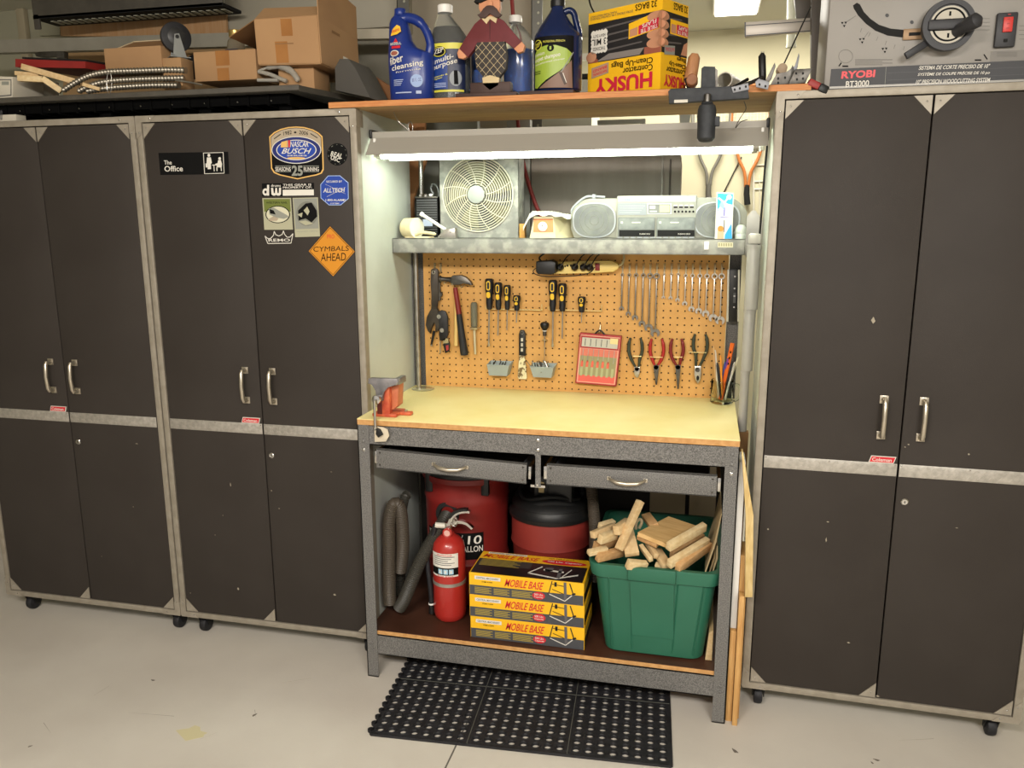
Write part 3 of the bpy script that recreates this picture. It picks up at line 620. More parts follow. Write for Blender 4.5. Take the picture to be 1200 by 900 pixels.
m = M(); m.tube(smooth([(X5(661), y, Z5(15)), (X5(667), y, Z5(13)), (X5(672), y, Z5(17)), (X5(675), y, Z5(28)), (X5(678.5), y, Z5(41)), (X5(678), y, Z5(46))], 5), .0095, DNAVY, 14); m.build('handle', b5)
m = M(); EF5 = ell_map(c, y, TT, R+.0005, R*.9+.0005, 2.3); m.curved = 3; m.F = lambda a, b, h: EF5(X5(a)-c, Z5(b)-TT, h)
LG = X('label_green', '8fa53a', .4); LBR = X('label_carpet', '7d6152', .5)
m.rect(626, 107, 676.5, 47, INK, .0005, 14)
m.poly([(628, 105), (628, 66), (634, 60), (645, 57.5), (656, 58), (668, 62), (675, 68), (671, 78), (660, 88), (645, 97), (633, 106)], LG, .0009)
m.poly([(636, 106), (650, 96), (664, 86), (674, 75), (675.5, 107)], LBR, .0011); m.line((676, 66), (662, 89), 1.2, GRYI, .0014); m.line((661, 89), (667, 103), 3, X('label_dark_brown', '4a3930', .5), .0014); m.line((664, 90), (668, 101), .8, PAPER, .0016)
m.poly(oval(633.5, 56, 6, 6), LBY, .0009); m.poly(oval(633.5, 56, 5.3, 5.2), INK, .0011); m.text('ZEP', (629, 60), (638, 57), (629.5, 55), LBY, .0013, .03)
m.trect('PROFESSIONAL STRENGTH', 641, 54.5, 666, 52, LBY, .0009, 0); m.poly(oval(650, 61, 4, 4), INK, .0011); m.text('1', (648.8, 63), (651, 63), (648.8, 59), LG, .0013, .01)
m.text('premium', (629, 71), (643, 69), (629, 66), PAPER, .0012, 0); m.text('carpet shampoo', (629, 77.5), (661, 72), (629, 71.5), PAPER, .0012, .01); m.text('concentrated cleaner', (629, 80), (666, 74.5), (629, 78), PAPER, .0012, 0)
for k in range(3): m.rect(628, 86+k*1.6, 638, 86.7+k*1.6, INK, .0012)
m.build('label', b5)
# ------------------------------------------------------------------ painted wooden figure
y = .045; fig = thing('wooden_figure', (P(574, 112, y)[0], y, TT), 'painted wooden man with a large moustache, maroon shirt and plaid trousers on a brown base', 'ornament')
WBR = X('figure_brown', '3b2620', .6, 0, '45302a', 20); MAR = X('figure_maroon', '5c1c1f', .65, 0, '66242a', 20); SKIN = X('figure_flesh', 'c98a64', .6); PLAID = X('figure_charcoal', '35302d', .7); CRM = X('figure_cream', 'c9b48a', .6)
m = M(); x0, x1 = P(537, 115, y)[0], P(608, 115, y)[0]; m.box(x0, x1, y-.03, y+.035, TT, TT+.014, WBR, .002); m.box(P(552, 100, y)[0], P(599, 100, y)[0], y-.012, y+.022, TT+.014, P(575, 97, y)[1], WBR, .002); m.build('base', fig)
m = M(); m.ppx([(557.5, 47), (591, 46), (594, 66), (593, 80), (585, 91), (567, 91), (558, 80), (556, 66)], y-.008, y+.012, PLAID, .0015)
m.F = lambda a, b, h: at(a, b, y=y-.0085-h)
tro = [(557.5, 47), (591, 46), (594, 66), (593, 80), (585, 91), (567, 91), (558, 80), (556, 66)]
def clipseg(p, q, poly):
    ts = [0., 1.]; 
    for i in range(len(poly)):
        a, b = poly[i], poly[(i+1) % len(poly)]; d = (q[0]-p[0])*(b[1]-a[1])-(q[1]-p[1])*(b[0]-a[0])
        if abs(d) < 1e-9: continue
        t = ((a[0]-p[0])*(b[1]-a[1])-(a[1]-p[1])*(b[0]-a[0]))/d; w = ((a[0]-p[0])*(q[1]-p[1])-(a[1]-p[1])*(q[0]-p[0]))/d
        if 0 <= w <= 1 and 0 < t < 1: ts.append(t)
    ts = sorted(ts)[1:-1]
    return [(p[0]+(q[0]-p[0])*t, p[1]+(q[1]-p[1])*t) for t in (ts[0], ts[-1])] if len(ts) >= 2 else None
for k in range(-4, 9):
    for sg in (1, -1):
        c0 = 556+k*9; s_ = clipseg((c0, 40), (c0+sg*50, 98), [(575+(a-575)*.96, 68+(b-68)*.97) for a, b in tro])
        if s_: m.line(s_[0], s_[1], .4, CRM, .0003)
m.build('trousers', fig)
m = M(); m.ppx([(565, 91), (574, 88), (585, 91), (584, 100), (574, 106), (566, 99)], y-.012, y+.008, CRM, .001); m.build('shoes', fig)
m = M(); m.ppx([(565, 20), (556, 28), (547, 42), (538, 57), (548, 67), (556, 57), (559, 49), (592, 48), (602, 57), (611, 49), (600, 36), (590, 24), (583, 20)], y-.009, y+.013, MAR, .0015)
m.ppx([(573.4, 24), (574.6, 24), (574.2, 46), (573.8, 46)], y-.0098, y-.009, X('seam', '3d1214', .7)); m.build('shirt', fig)
for pts in ([(538, 56), (547, 66), (543, 69), (537, 68), (535.5, 62)], [(611, 48.5), (615, 53), (613, 60), (607, 62), (602, 57)]):
    m = M(); m.ppx(pts, y-.008, y+.012, SKIN, .002); m.build('hand', fig)
m = M(); m.ppx([(561, 2), (562, -3), (570, -6), (578, -6), (585, -3), (586, 8), (583, 18), (574, 22), (565, 18), (561, 10)], y-.01, y+.014, SKIN, .002); m.ppx([(571, 2), (574, -1), (577, 2), (577, 7), (571, 7)], y-.016, y-.009, SKIN, .002); m.build('head', fig)
m = M(); m.ppx([(564, 21.5), (574, 19), (583, 20), (581, 27), (574, 22), (570, 28)], y-.0115, y-.009, CRM); m.build('collar', fig)
m = M(); m.ppx([(574, 6), (570, 6.5), (566, 10), (563, 16), (559, 17), (562, 20.5), (568, 21), (572, 17), (574, 15), (577, 18), (581, 20.5), (585, 20), (588, 17), (584, 15), (582, 10), (578, 6.5)], y-.02, y-.0105, WBR, .0015); m.build('moustache', fig)
m = M(); m.ppx([(555, 2), (559, -4), (568, -9), (580, -9), (587, -3), (586, -1), (575, -3), (562, 3)], y-.018, y+.016, BLACKM, .0015); m.build('hat', fig)
m = M(); x0, x1 = P(621, 112, .09)[0], P(668, 112, .09)[0]; m.box(x0-.02, x1+.02, .03, .15, TT, TT+.016, WBR, .002); m.build('wooden_block', label='flat dark brown wooden block under the dark blue shampoo jug', cat='block')

# ------------------------------------------------------------------ box of rubbish bags standing upside down
A = at(773.5, 102, y=.02); hz = TT+.001; A.z = hz
def u_of(p): d = p-CAM; return 600+FPX*d.dot(RT)/d.dot(FW)
th = math.radians(30); dirL = Vector((-math.cos(th), math.sin(th), 0)); nr = Vector((math.sin(th), math.cos(th), 0))
wl = next(k*.001 for k in range(100, 500) if u_of(A+dirL*k*.001) < 688.5); wr = next(k*.001 for k in range(50, 300) if u_of(A+nr*k*.001) > 803)
H = at(775, -3, y=.02).z-hz
bb = thing('bag_box', (A+dirL*wl/2+nr*wr/2), 'yellow, black and red box of contractor clean-up bags standing upside down on the plank', 'box')
bb.location.z = hz; bb['_w'] = list(bb.location)
m = M(); c4 = [A, A+dirL*wl, A+dirL*wl+nr*wr, A+nr*wr]; m.add([p for p in c4]+[p+Vector((0, 0, H)) for p in c4], [(0, 1, 2, 3), (4, 5, 6, 7), (0, 1, 5, 4), (1, 2, 6, 5), (2, 3, 7, 6), (3, 0, 4, 7)], YEL)
Z = Vector((0, 0, 1))
HR = X('husky_red', 'c01f3a', .45); PNK = X('pink_border', 'e6b0a8', .5); SKP = X('photo_skin', 'b98465', .6)
def printed(F, W_, narrow):
    m.F = lambda a, b, h: F(a*W_, b*H, h)
    def up(s, a0, b0, a1, b1, mt, h=.0016, bold=.02, sh=0): # letters standing on their heads: lower-left corner is the top right one
        m.text(s, (a1, b1), (a0, b1+(0)), (a1, b0), mt, h, bold, sh)
    m.rect(0, .42, 1, .87, X('photo_black', '1d1b1c', .5), .0006)
    for k in range(4): m.poly([(.08, .52+k*.085), (.75, .56+k*.085), (.75, .575+k*.085), (.3, .555+k*.085), (.08, .53+k*.085)], X('photo_sheen', '55504f', .5), .0009)
    if not narrow:
        m.poly([(0.12, .43), (.72, .43), (.78, .5), (.3, .5)], X('photo_grey', '7d7672', .5), .0009)
        m.poly(oval(.05, .49, .075, .06), SKP, .0012); m.poly([(0, .42), (.15, .42), (.14, .46), (0, .5)], X('photo_skin_dark', '8f4f3c', .6), .001)
        for k in range(4): m.poly(oval(.93, .53+k*.095, .12, .055), SKP, .0011+k*.0001)
        m.poly([(.78, .42), (1, .42), (1, .5), (.78, .5)], MATS['photo_skin_dark'], .001)
        st = []
        for k in range(40):
            q = .94 if k % 2 else 1.05; a = 2*PI*k/40; ca, sa = math.cos(a), math.sin(a); mm = max(abs(ca), abs(sa)); st.append((.16+.115*q*ca/mm, .655+.13*q*sa/mm))
        m.poly(st, PAPER, .0012); up('3 MIL', .06, .615, .26, .69, INK); up('HEAVY DUTY', .07, .705, .25, .74, INK, .0016, .01); up('THICKNESS', .07, .555, .25, .595, INK, .0016, .01)
        m.poly([(.57, .62), (.97, .68), (.97, .87), (.57, .79)], YEL, .0013); m.poly([(.7, .65), (.96, .685), (.96, .8), (.7, .745)], HR, .0015); m.poly([(.585, .64), (.69, .65), (.69, .74), (.585, .72)], SKP, .0016)
        m.text('TRUE TIE', (.95, .735), (.73, .70), (.95, .69), PAPER, .002); m.text('FLAPS', (.93, .79), (.75, .755), (.93, .745), PAPER, .002)
        up('Clean-Up Bags', .34, .315, .9, .40, INK); up('Contractor', .5, .235, .9, .305, INK)
        m.text('HUSKY', (.9, .225), (.1, .225), (.9, .05), HR, .0018, .05)
        m.poly([(.06, .24), (.3, .28), (.3, .40), (.06, .36)], GRYI, .0018); m.poly([(.07, .25), (.29, .288), (.29, .39), (.07, .352)], SKP, .002); m.text('NATIONAL', (.28, .325), (.08, .29), (.28, .295), HR, .0022, .02); m.text('BRAND', (.28, .37), (.08, .335), (.28, .34), HR, .0022, .02)
        up('32 BAGS', .65, .915, .93, .985, INK); up('EXTRA STRONG 3 MIL CONTRACTOR BAGS', .03, .91, .62, .935, SLATE, .0016, 0); up('PUNCTURE RESISTANT', .03, .94, .4, .96, SLATE, .0016, 0)
    else:
        m.poly([(.3, .64), (1, .64), (1, .80), (.3, .80)], YEL, .0013); m.poly([(.55, .655), (1, .655), (1, .76), (.55, .76)], HR, .0015); m.poly([(.33, .655), (.52, .655), (.52, .75), (.33, .75)], SKP, .0016); up('TRUE TIE', .58, .66, .98, .70, PAPER, .002, .02); up('FLAPS', .62, .71, .95, .75, PAPER, .002, .02)
        for k in range(4): m.poly(oval(.05, .53+k*.095, .2, .05), SKP, .001+k*.0001)
        m.poly([(.75, .44), (1, .44), (1, .6), (.85, .56)], SKP, .001); m.poly([(.1, .40), (.5, .42), (.5, .52), (.1, .50)], GRYI, .0018); m.text('NATIONAL', (.48, .5), (.12, .48), (.48, .455), HR, .002, .01)
        up('Bags', .6, .36, .95, .42, INK); up('Clean-Up', .3, .29, .95, .355, INK); up('Contractor', .2, .21, .95, .28, INK)
        m.text('HUSKY', (.93, .19), (.12, .19), (.93, .06), HR, .0018, .05); up('32 BAGS', .4, .91, .95, .985, INK)
# left (front) face: a runs from the near edge to the left, so flip it
nf = -nr
printed(lambda a, b, h: A+dirL*(wl-a)+Z*b+nf*h, wl, False)
printed(lambda a, b, h: A+nr*a+Z*b-dirL*h, wr, True)
m.build('carton', bb, smooth=False)
m = M(); m.ppx([(801, 92), (806, 104), (816, 98), (811, 88)], .1, .16, X('dark_rag', '221d1b', .9), .003); m.build('rag', label='small dark rag squeezed beside the yellow bag box', cat='rag')
m = M(); T_ = Matrix.Translation(at(811, 82, y=.12)) @ Matrix.Rotation(.14, 4, 'Y'); m.T = T_; m.tube([(0, 0, -.045), (0, 0, -.03), (0, 0, .035), (0, 0, .046)], [.016, .019, .0175, .01], X('tan_wood', 'b5835a', .6, 0, 'a5734a', 15, stretch=(10, 10, 2)), 20); m.build('wooden_peg', label='upright tan wooden peg with rounded top, beside the yellow bag box', cat='peg')
m = M(); q = at(811, 93, y=.05); m.lathe([(.014, 0), (.0165, .003), (.0165, .05)], (q.x, .05, q.z), X('turned_wood', '8f5a3c', .6, 0, 'a3714e', 20), 24, 'y'); m.build('wooden_dowel', label='short round wooden dowel lying end-on below the tan peg', cat='dowel')

# ------------------------------------------------------------------ black clamping fixture on the plank edge
IRON = X('cast_iron_black', '2f3134', .6, .3, '3b3d40', 40)
jig = thing('tool_clamp', (at(830, 110, y=-.02).x, -.02, TT-.03), 'black metal clamp with crossbar and round grip hanging over the front of the plank', 'clamp')
m = M(); m.ppx([(783, 107), (786, 104), (876, 100), (878, 115), (784, 121)], -.045, -.015, IRON, .002); m.ppx([(790, 117), (806, 116.5), (806, 120), (790, 120.5)], -.048, -.045, X('clear_tape', 'b9b3a4', .3)); m.build('crossbar', jig)
m = M(); m.ppx([(822, 80), (825, 77.5), (838, 78), (838.5, 103), (821, 103)], -.04, .02, IRON, .002); m.ppx([(838, 80), (841, 82), (841, 104), (838, 104)], -.035, .01, STEELD); m.build('upright_block', jig)
m = M(); q = at(829, 115, y=-.06)
m.lathe([(.010, -.03), (.010, .01), (.007, .012)], (q.x, -.058, q.z), STEELD, 16); m.lathe([(.014, -.018), (.017, -.014), (.014, -.01)], (q.x, -.058, q.z), IRON, 16); m.build('spindle', jig)
m = M(); q = at(828, 143, y=-.06); m.lathe([(.008, -.055), (.018, -.052), (.0245, -.044), (.0255, .032), (.022, .044), (.012, .05)], (q.x, -.058, q.z), IRON, 24); m.box(q.x+.022, q.x+.036, -.07, -.048, q.z-.012, q.z+.014, IRON, .002); m.build('grip', jig)
# ------------------------------------------------------------------ odds and ends at the right of the plank
PIPE = X('pvc_pipe', 'b2ada2', .45)
m = M(); q = at(849, 99, y=.03); R_ = q.z-TT-.0005
m.T = Matrix.Translation((q.x, .03, TT+.0005+abs(R_))) @ Matrix.Rotation(-.25, 4, 'Z'); r_ = .022
m.T = Matrix.Translation((q.x, .02, TT+r_+.0008)) @ Matrix.Rotation(-.28, 4, 'Z')
m.lathe([(r_, 0), (r_, .14), (r_-.003, .14), (r_-.003, 0), (r_, 0)], (0, 0, 0), PIPE, 28, 'y', cap=False); m.build('pipe_offcut', label='short grey plastic pipe offcut lying open end forward on the plank', cat='pipe')
def strut(name, pts, y0, y1, label, mt=DUSTY, holes=()):
    m = M(); m.ppx(pts, y0, y1, mt, .0008); m.F = lambda a, b, h: at(a, b, y=y0-h)
    for (a, b) in holes: m.poly(oval(a, b, 1.2, 1.6, 10), BLACKM, .0008)
    return m.build(name, label=label, cat='bracket')
strut('perforated_bracket', [(857, 102), (877, 97), (878, 105), (859, 109)], -.049, -.046, 'small light grey perforated bracket lying over the right end of the black clamp', X('bracket_grey', '85868a', .5, .4), ((861, 105), (867, 103.5), (874, 101.5)))
strut('metal_bracket', [(903, 99), (910, 86), (925, 84), (929, 76), (932, 86), (926, 98), (912, 101)], .02, .05, 'grey steel bracket with slots leaning left of the square one', STEELD, ((912, 92), (920, 91), (912, 97)))
strut('metal_bracket', [(924, 99), (932, 81), (952, 80), (944, 97)], .0, .03, 'square dark steel bracket with slots at the right end of the plank', STEELD, ((933, 86), (941, 86), (934, 93), (941, 92)))
strut('metal_bracket', [(922, 84), (932, 77), (936, 62), (937, 66), (934, 82), (926, 88)], .05, .058, 'pointed light steel bracket rising highest among the brackets', MATS['bracket_grey'])
strut('metal_bracket', [(897, 94), (908, 73), (909, 78), (904, 93), (899, 98)], .03, .038, 'thin angled steel bracket just right of the black marker', STEELD)
strut('metal_bracket', [(885, 96), (889, 92), (902, 96), (900, 105), (886, 102)], -.04, -.036, 'small light bracket with round holes tilted over the plank edge', MATS['bracket_grey'], ((890, 99), (897, 101)))
for k, (p, q, r_, lb) in enumerate((((860, 102), (876, 93), .005, 'black rod end lying above the perforated bracket'), ((872, 100), (896, 90), .006, 'thin dark steel rod leaning toward the upright marker'))):
    m = M(); m.cyl(at(*p, y=.0), at(*q, y=.06), r_, STEELD if k else BLACK, 10); m.build('metal_rod', label=lb, cat='rod')
m = M(); m.tube([at(894, 96, y=.06), at(893.5, 90, y=.06), at(893, 66, y=.06), at(893.5, 62, y=.06)], [.008, .0105, .0105, .004], BLACK, 14); m.cyl(at(892.5, 64, y=.06), at(892.3, 60, y=.06), .0015, STEEL, 8); m.cyl(at(895, 64, y=.06), at(895, 60, y=.06), .0015, STEEL, 8); m.build('black_marker', label='black pen-shaped tool standing upright among the steel brackets', cat='tool')
m = M(); q = at(917, 79, y=.12); m.lathe([(.004, -.004), (.014, 0), (.015, .05)], (q.x, .12, q.z-.002), X('tan_cap', 'a8937a', .6), 18, 'y'); m.build('tan_plug', label='round tan plug end resting on top of the steel brackets', cat='plug')
m = M(); m.bar(at(947, 96, y=-.005), at(966, 105, y=.0), .022, .02, X('red_grip', '8c2420', .5), .004); m.bar(at(959, 102, y=-.007), at(969, 107, y=-.002), .026, .022, BLACK, .004); m.build('hand_tool', label='red and black hand tool grip beside the table saw on the right cabinet', cat='tool')
m = M(); m.tube(smooth([at(872, 119, y=-.03), at(874, 128, y=.02), at(867, 139, y=.05), at(862, 150, y=.06), at(868, 143, y=.06), at(876, 140, y=.05)]), .0013, STEELD, 6); m.build('wire_loop', label='bent thin wire dangling below the plank between clamp and cord', cat='wire')

# ------------------------------------------------------------------ table saw on the right cabinet
SY = .0; saw = thing('table_saw', (.86, .1, 1.923), 'grey benchtop table saw with handwheel and red switch on the right cabinet', 'saw')
SG = X('saw_grey', '84807a', .5, .1, '8b8781', 3); SB = X('saw_black', '2e2e31', .5)
m = M(); x0 = at(968, 60, y=SY).x; m.box(x0, 1.2, SY, .2, 1.9265, 2.32, SG, .006); m.box(x0+.0005, 1.2, SY-.002, SY+.01, 1.9265, 1.932, X('saw_rim', '77746e', .4, .5)); m.build('housing', saw)
m = M(); m.F = lambda a, b, h: at(960+a/5, b/5, y=SY-h)
m.poly([(70, 405), (1400, 345), (1400, 482), (58, 525)], SB, .0015); m.line((392, 392), (384, 512), 2, GRYI, .002)
m.text('RYOBI', (128, 462), (325, 452), (134, 418), X('ryobi_red', 'd2252e', .4), .0022, .05); m.text('BT3000', (154, 512), (290, 505), (158, 476), PAPER, .0022, .02)
m.text('SISTEMA DE CORTE PRECISIO DE 10"', (582, 410), (998, 398), (587, 386), PAPER, .0022, .02, .2); m.text('SYSTÈME DE COUPE PRÉCISE DE 10 po', (576, 450), (998, 438), (580, 424), PAPER, .0022, .02, .2); m.text('10" PRECISION WOODCUTTING SYSTEM', (564, 494), (1000, 480), (568, 468), PAPER, .0022, .02, .2)
for k in range(2): m.line((400, 428+k*42), (1400, 385+k*42), 1.5, SLATE, .0018)
m.poly([(1005, 300), (1400, 285), (1400, 345), (1000, 362)], X('saw_grey_dark', '736f69', .5), .0004)
GL = X('faint_print', '5e5b55', .6)
for k in range(4): m.rect(210, 348+k*10, 430-(k % 2)*60, 351+k*10, GL, .001)
for k, (a, b) in enumerate(((300, 190), (345, 215), (395, 240), (250, 165), (445, 262), (500, 270), (548, 275))): m.line((a, b), (a-12+k, b+24), 2, GL, .001)
m.line((160, 128), (215, 92), 2, GL, .001); m.line((265, 220), (290, 185), 2, GL, .001)
for a, b in ((147, 140), (252, 236), (385, 292)):
    for da, db in ((-12, -6), (8, -8), (0, 12)): m.poly([(a+da-8, b+db-5), (a+da+8, b+db-5), (a+da, b+db+8)], INK, .001)
m.ring(oval(155, 330, 42, 40), oval(155, 330, 40, 38), GL, .001); m.line((115, 388), (130, 368), 7, INK, .001); m.rect(136, 384, 170, 392, INK, .001); m.rect(912, 348, 950, 356, INK, .001); m.line((965, 318), (985, 348), 7, INK, .001)
for k in range(4):
    m.rect(900, 148+k*22-40, 1000, 150+k*22-40, GL, .001); m.rect(1170, 150+k*26, 1300, 152+k*26, GL, .001); m.rect(1040, 305+k*8, 1160, 307+k*8, GL, .001)
m.build('printed_panel', saw, smooth=False)
m = M(); m.F = lambda a, b, h: at(960+a/5, b/5, y=SY-h); k = 24
arc = [(200, 25), (228, 90), (275, 140), (330, 180), (400, 208), (505, 222)]; arc2 = [(508, 176), (420, 168), (350, 145), (300, 110), (262, 70), (238, 25), (220, 16)]
m.poly([(198, 32), (203, 50)]+arc[1:]+arc2, BLACKM, .001)
for a, b in ((398, 90), (543, 130)): m.poly(oval(a, b, 11, 11, 14), SB, .001)
m.build('tilt_slot', saw)
m = M(); q = at(960+556/5, 202/5, y=SY); m.box(q.x-.028, q.x+.03, SY-.006, SY, q.z-.014, q.z+.014, X('brass_dull', '94795c', .5, .3), .002); m.box(q.x-.014, q.x+.014, SY-.008, SY-.006, q.z-.004, q.z+.004, BLACKM); m.build('pointer_block', saw)
wc = at(1112, 29, y=-.045); m = M(); Rr = .063
m.lathe([(.02, .045), (.02, .0), (Rr*.78, .0), (Rr*.8, -.004), (Rr, -.004), (Rr*1.02, .006), (Rr, .018), (Rr*.8, .018)][::-1], (wc.x, wc.y, wc.z), SB, 48, 'y')
m.F = lambda a, b, h: Vector((wc.x+a, wc.y-.001-h, wc.z+b))
wd_ = Rr*.73
m.box(wc.x-Rr*.8, wc.x+Rr*.8, wc.y-.010, wc.y, wc.z-.012, wc.z+.012, SB, .003)
for sg in (1, -1):
    o = [(wd_*math.cos(math.radians(t)), sg*wd_*math.sin(math.radians(t))) for t in range(18, 163, 8)]; m.poly(o, X('wheel_label', 'b5afa0', .5), .0015)
    m.ring([(p[0]*.88, p[1]*.9) for p in o], [(p[0]*.78, p[1]*.8) for p in o], INK, .002); m.rect(-.0025, sg*.021, .0025, sg*.032, INK, .002)
m.build('handwheel', saw); q = at(1141, 25, y=-.1)
m = M(); m.tube([(q.x-.02, wc.y-.0, q.z-.01), (q.x-.015, -.07, q.z-.007), (q.x-.006, -.085, q.z-.003), (q.x+.008, -.1, q.z+.003), (q.x+.012, -.108, q.z+.005)], [.017, .014, .018, .019, .008], SB, 20); m.build('crank_knob', saw)
m = M(); m.bar(at(1088, 49, y=-.03), at(1061, 66, y=-.04), .011, .018, SB, .003); m.build('lock_lever', saw)
m = M(); a_, b_ = at(1163, 57, y=SY), at(1192, 15, y=SY); m.box(a_.x, b_.x, -.014, SY, a_.z, b_.z, SB, .004)
rx0, rz0, rx1, rz1 = a_.x+.014, a_.z+.036, b_.x-.012, b_.z-.012; m.box(rx0, rx1, -.019, -.014, rz0, rz1, X('switch_red', 'c0352f', .4), .002)
for k in range(4): m.box(rx0+.008, rx1-.008, -.0196, -.019, rz0+.008+k*.011, rz0+.0105+k*.011, X('switch_print', '9c2a26', .5))
m.box(a_.x+.02, b_.x-.02, -.017, -.014, a_.z+.012, a_.z+.020, BLACKM, .001); m.build('switch', saw, label='black switch box with a red paddle')
# ------------------------------------------------------------------ things on the raised shelf
SH = SZ-.001
# tape roll
y = .33; q = at(482, 266.5, y=y)
rt = thing('tape_dispenser', (q.x, y, SH), 'cream coloured roll in a small dispenser at the left end of the raised shelf', 'tape')
ax = Matrix.Rotation(math.radians(-25), 4, 'Z'); T = Matrix.Translation((q.x, y, SH+.036)) @ ax
m = M(T); m.lathe([(.011, -.026), (.033, -.026), (.035, -.024), (.035, .022), (.033, .026), (.009, .026)], (0, 0, 0), CREAM, 36, 'x'); m.lathe([(.0055, .0262), (.0045, .0268)], (0, 0, 0), BLACKM, 16, 'x'); m.build('roll', rt)
m = M(T); m.lathe([(.034, .0265), (.036, .027), (.036, .0295), (.004, .03)], (0, 0, 0), X('off_white_disc', 'dcdccb', .5), 36, 'x'); m.build('flange', rt)
m = M(); m.loft([(q.x+.03, y-.0, SH+.001, .055, .025), (q.x+.03, y-.0, SH+.006, .053, .023)], CREAM, 24, 3); m.tube(smooth([(q.x+.02, y-.02, SH+.012), (q.x+.05, y-.02, SH+.02), (q.x+.1, y-.02, SH+.014)]), [.006]*12+[.003], CREAM, 8); m.build('base', rt)
# bracket with white rod
m = M(); y = .30; m.ppx([(513, 280), (513, 277), (521, 269), (533, 267.5), (534, 280)], y, y+.03, STEEL, .001)
for u, v in ((516, 277.5), (528, 272)): p = at(u, v, y=y); m.lathe([(.003, 0), (.002, .002)], p, CHROME, 8, '-y')
m.cyl(at(494, 251, y=y+.02), at(522, 269, y=y+.02), .006, WHITE, 12); m.cyl(at(493, 250, y=y+.02), at(495.5, 252, y=y+.02), .008, WHITE, 12)
m.build('rod_bracket', label='small metal bracket holding a slanting white rod, in front of the fan', cat='bracket')
# finned charger
y = .40; a, b = P(488, 277, y), P(512, 232, y); ch = thing('battery_charger', ((a[0]+b[0])/2, y+.03, SH), 'black finned transformer block left of the shelf fan', 'charger')
m = M(); m.box(a[0], b[0], y+.004, y+.06, SH+.0005, b[1], BLACK, .003); n = 15
for k in range(n): zz = SH+.012+(b[1]-SH-.02)*k/(n-1); m.box(a[0]+.004, b[0]-.002, y, y+.004, zz-.0018, zz+.0018, X('fin_grey', '55585a', .5, .3))
m.box(a[0]-.003, b[0]+.003, y-.002, y+.062, b[1], b[1]+.005, STEELD, .001); m.box(P(496, 270, y)[0], P(507, 270, y)[0], y-.001, y, P(500, 265, y)[1], P(500, 257, y)[1], X('charger_label', 'b7c2dc', .5)); m.build('housing', ch)
m = M(); 
for u in (493, 499): p = at(u, 229, y=y+.02); m.lathe([(.007, 0), (.007, .008), (.004, .011)], (p.x, p.y, b[1]+.005), CHROME, 12)
p = at(505, 229, y=y+.02); m.lathe([(.0, -.006), (.007, -.004), (.008, .0), (.007, .004), (.0, .006)], (p.x, p.y, b[1]+.011), WHITE, 16); m.build('terminals', ch)
m = M(); m.tube(smooth([at(508, 228, y=.43), at(505, 221, y=.43), at(507, 216, y=.43), at(511, 217, y=.43), at(514, 224, y=.43), at(514, 232, y=.43)]), .004, X('grey_hook', '6d7070', .4, .5), 10); m.build('hook', ch)
m = M(); m.cyl((at(494, 190, y=.50).x, .49, SH+.0005), (at(494, 190, y=.50).x, .49, 1.9), .009, CHROME, 14); m.build('chrome_rod', label='upright chrome rod behind the finned transformer block', cat='rod')
# fan
y = .375; F0 = thing('box_fan', (P(562, 228, y)[0], y+.04, SH), 'square galvanised fan with round cream wire guard standing on the raised shelf', 'fan')
fc = at(560, 228, y=y); R = .128; m = M(); x0, x1, z1 = P(515, 228, y)[0], P(608, 228, y)[0], 1.80
hx_, hz_ = fc.x, fc.z
# face plate with a round opening
N = 48; ou = []; inn = []
for k in range(N):
    t = 2*PI*k/N; ca, sa = math.cos(t), math.sin(t); inn.append((hx_+R*ca, hz_+R*sa))
    s_ = min(((x1-hx_)/ca if ca > 1e-6 else (x0-hx_)/ca if ca < -1e-6 else 1e9), ((z1-hz_)/sa if sa > 1e-6 else (SH+.001-hz_)/sa if sa < -1e-6 else 1e9)); ou.append((hx_+s_*ca, hz_+s_*sa))
for c in ((x0, SH+.001), (x1, SH+.001), (x1, z1), (x0, z1)):
    k = min(range(N), key=lambda k: (ou[k][0]-c[0])**2+(ou[k][1]-c[1])**2); ou[k] = c
vs = [(p[0], y, p[1]) for p in ou]+[(p[0], y, p[1]) for p in inn]+[(p[0], y+.05, p[1]) for p in inn]
m.add(vs, [(k, (k+1) % N, N+(k+1) % N, N+k) for k in range(N)]+[(N+k, N+(k+1) % N, 2*N+(k+1) % N, 2*N+k) for k in range(N)], DUSTY)
m.box(x0, x0+.002, y, y+.09, SH+.001, z1, DUSTY); m.box(x1-.002, x1, y, y+.09, SH+.001, z1, DUSTY); m.box(x0, x1, y, y+.09, z1-.002, z1, DUSTY); m.box(x0, x1, y-.002, y+.09, SH+.001, SH+.005, DUSTY); m.box(x0, x1, y+.085, y+.09, SH+.001, z1, X('fan_back', '6b6e6a', .7)); m.build('casing', F0)
m = M(); WIRE = X('fan_wire', 'cfcbb6', .45)
rings = [.03+i*(R+.002-.03)/12 for i in range(13)]
for r in rings: m.tube([(hx_+r*math.cos(2*PI*k/40), y-.004-.016*(1-(r/R)**2), hz_+r*math.sin(2*PI*k/40)) for k in range(40)], .0017 if r < rings[-1] else .0028, WIRE, 5, closed=True)
for j in range(12):
    t0 = 2*PI*j/12; m.tube([(hx_+r*math.cos(t0+(r-.03)*3.5), y-.0055-.016*(1-(r/R)**2), hz_+r*math.sin(t0+(r-.03)*3.5)) for r in rings], .0016, WIRE, 5)
m.build('guard', F0)
m = M(); m.lathe([(.031, 0), (.031, .004), (.028, .006), (.0, .006)], (hx_, y-.022, hz_), X('fan_hub', '9ba09b', .5), 32, '-y', cap=False)
for j in range(12): t = 2*PI*j/12; m.obox((hx_+.031*math.cos(t), y-.02, hz_+.031*math.sin(t)), (.006, .004, .004), Matrix.Rotation(-t, 3, 'Y'), BLACK)
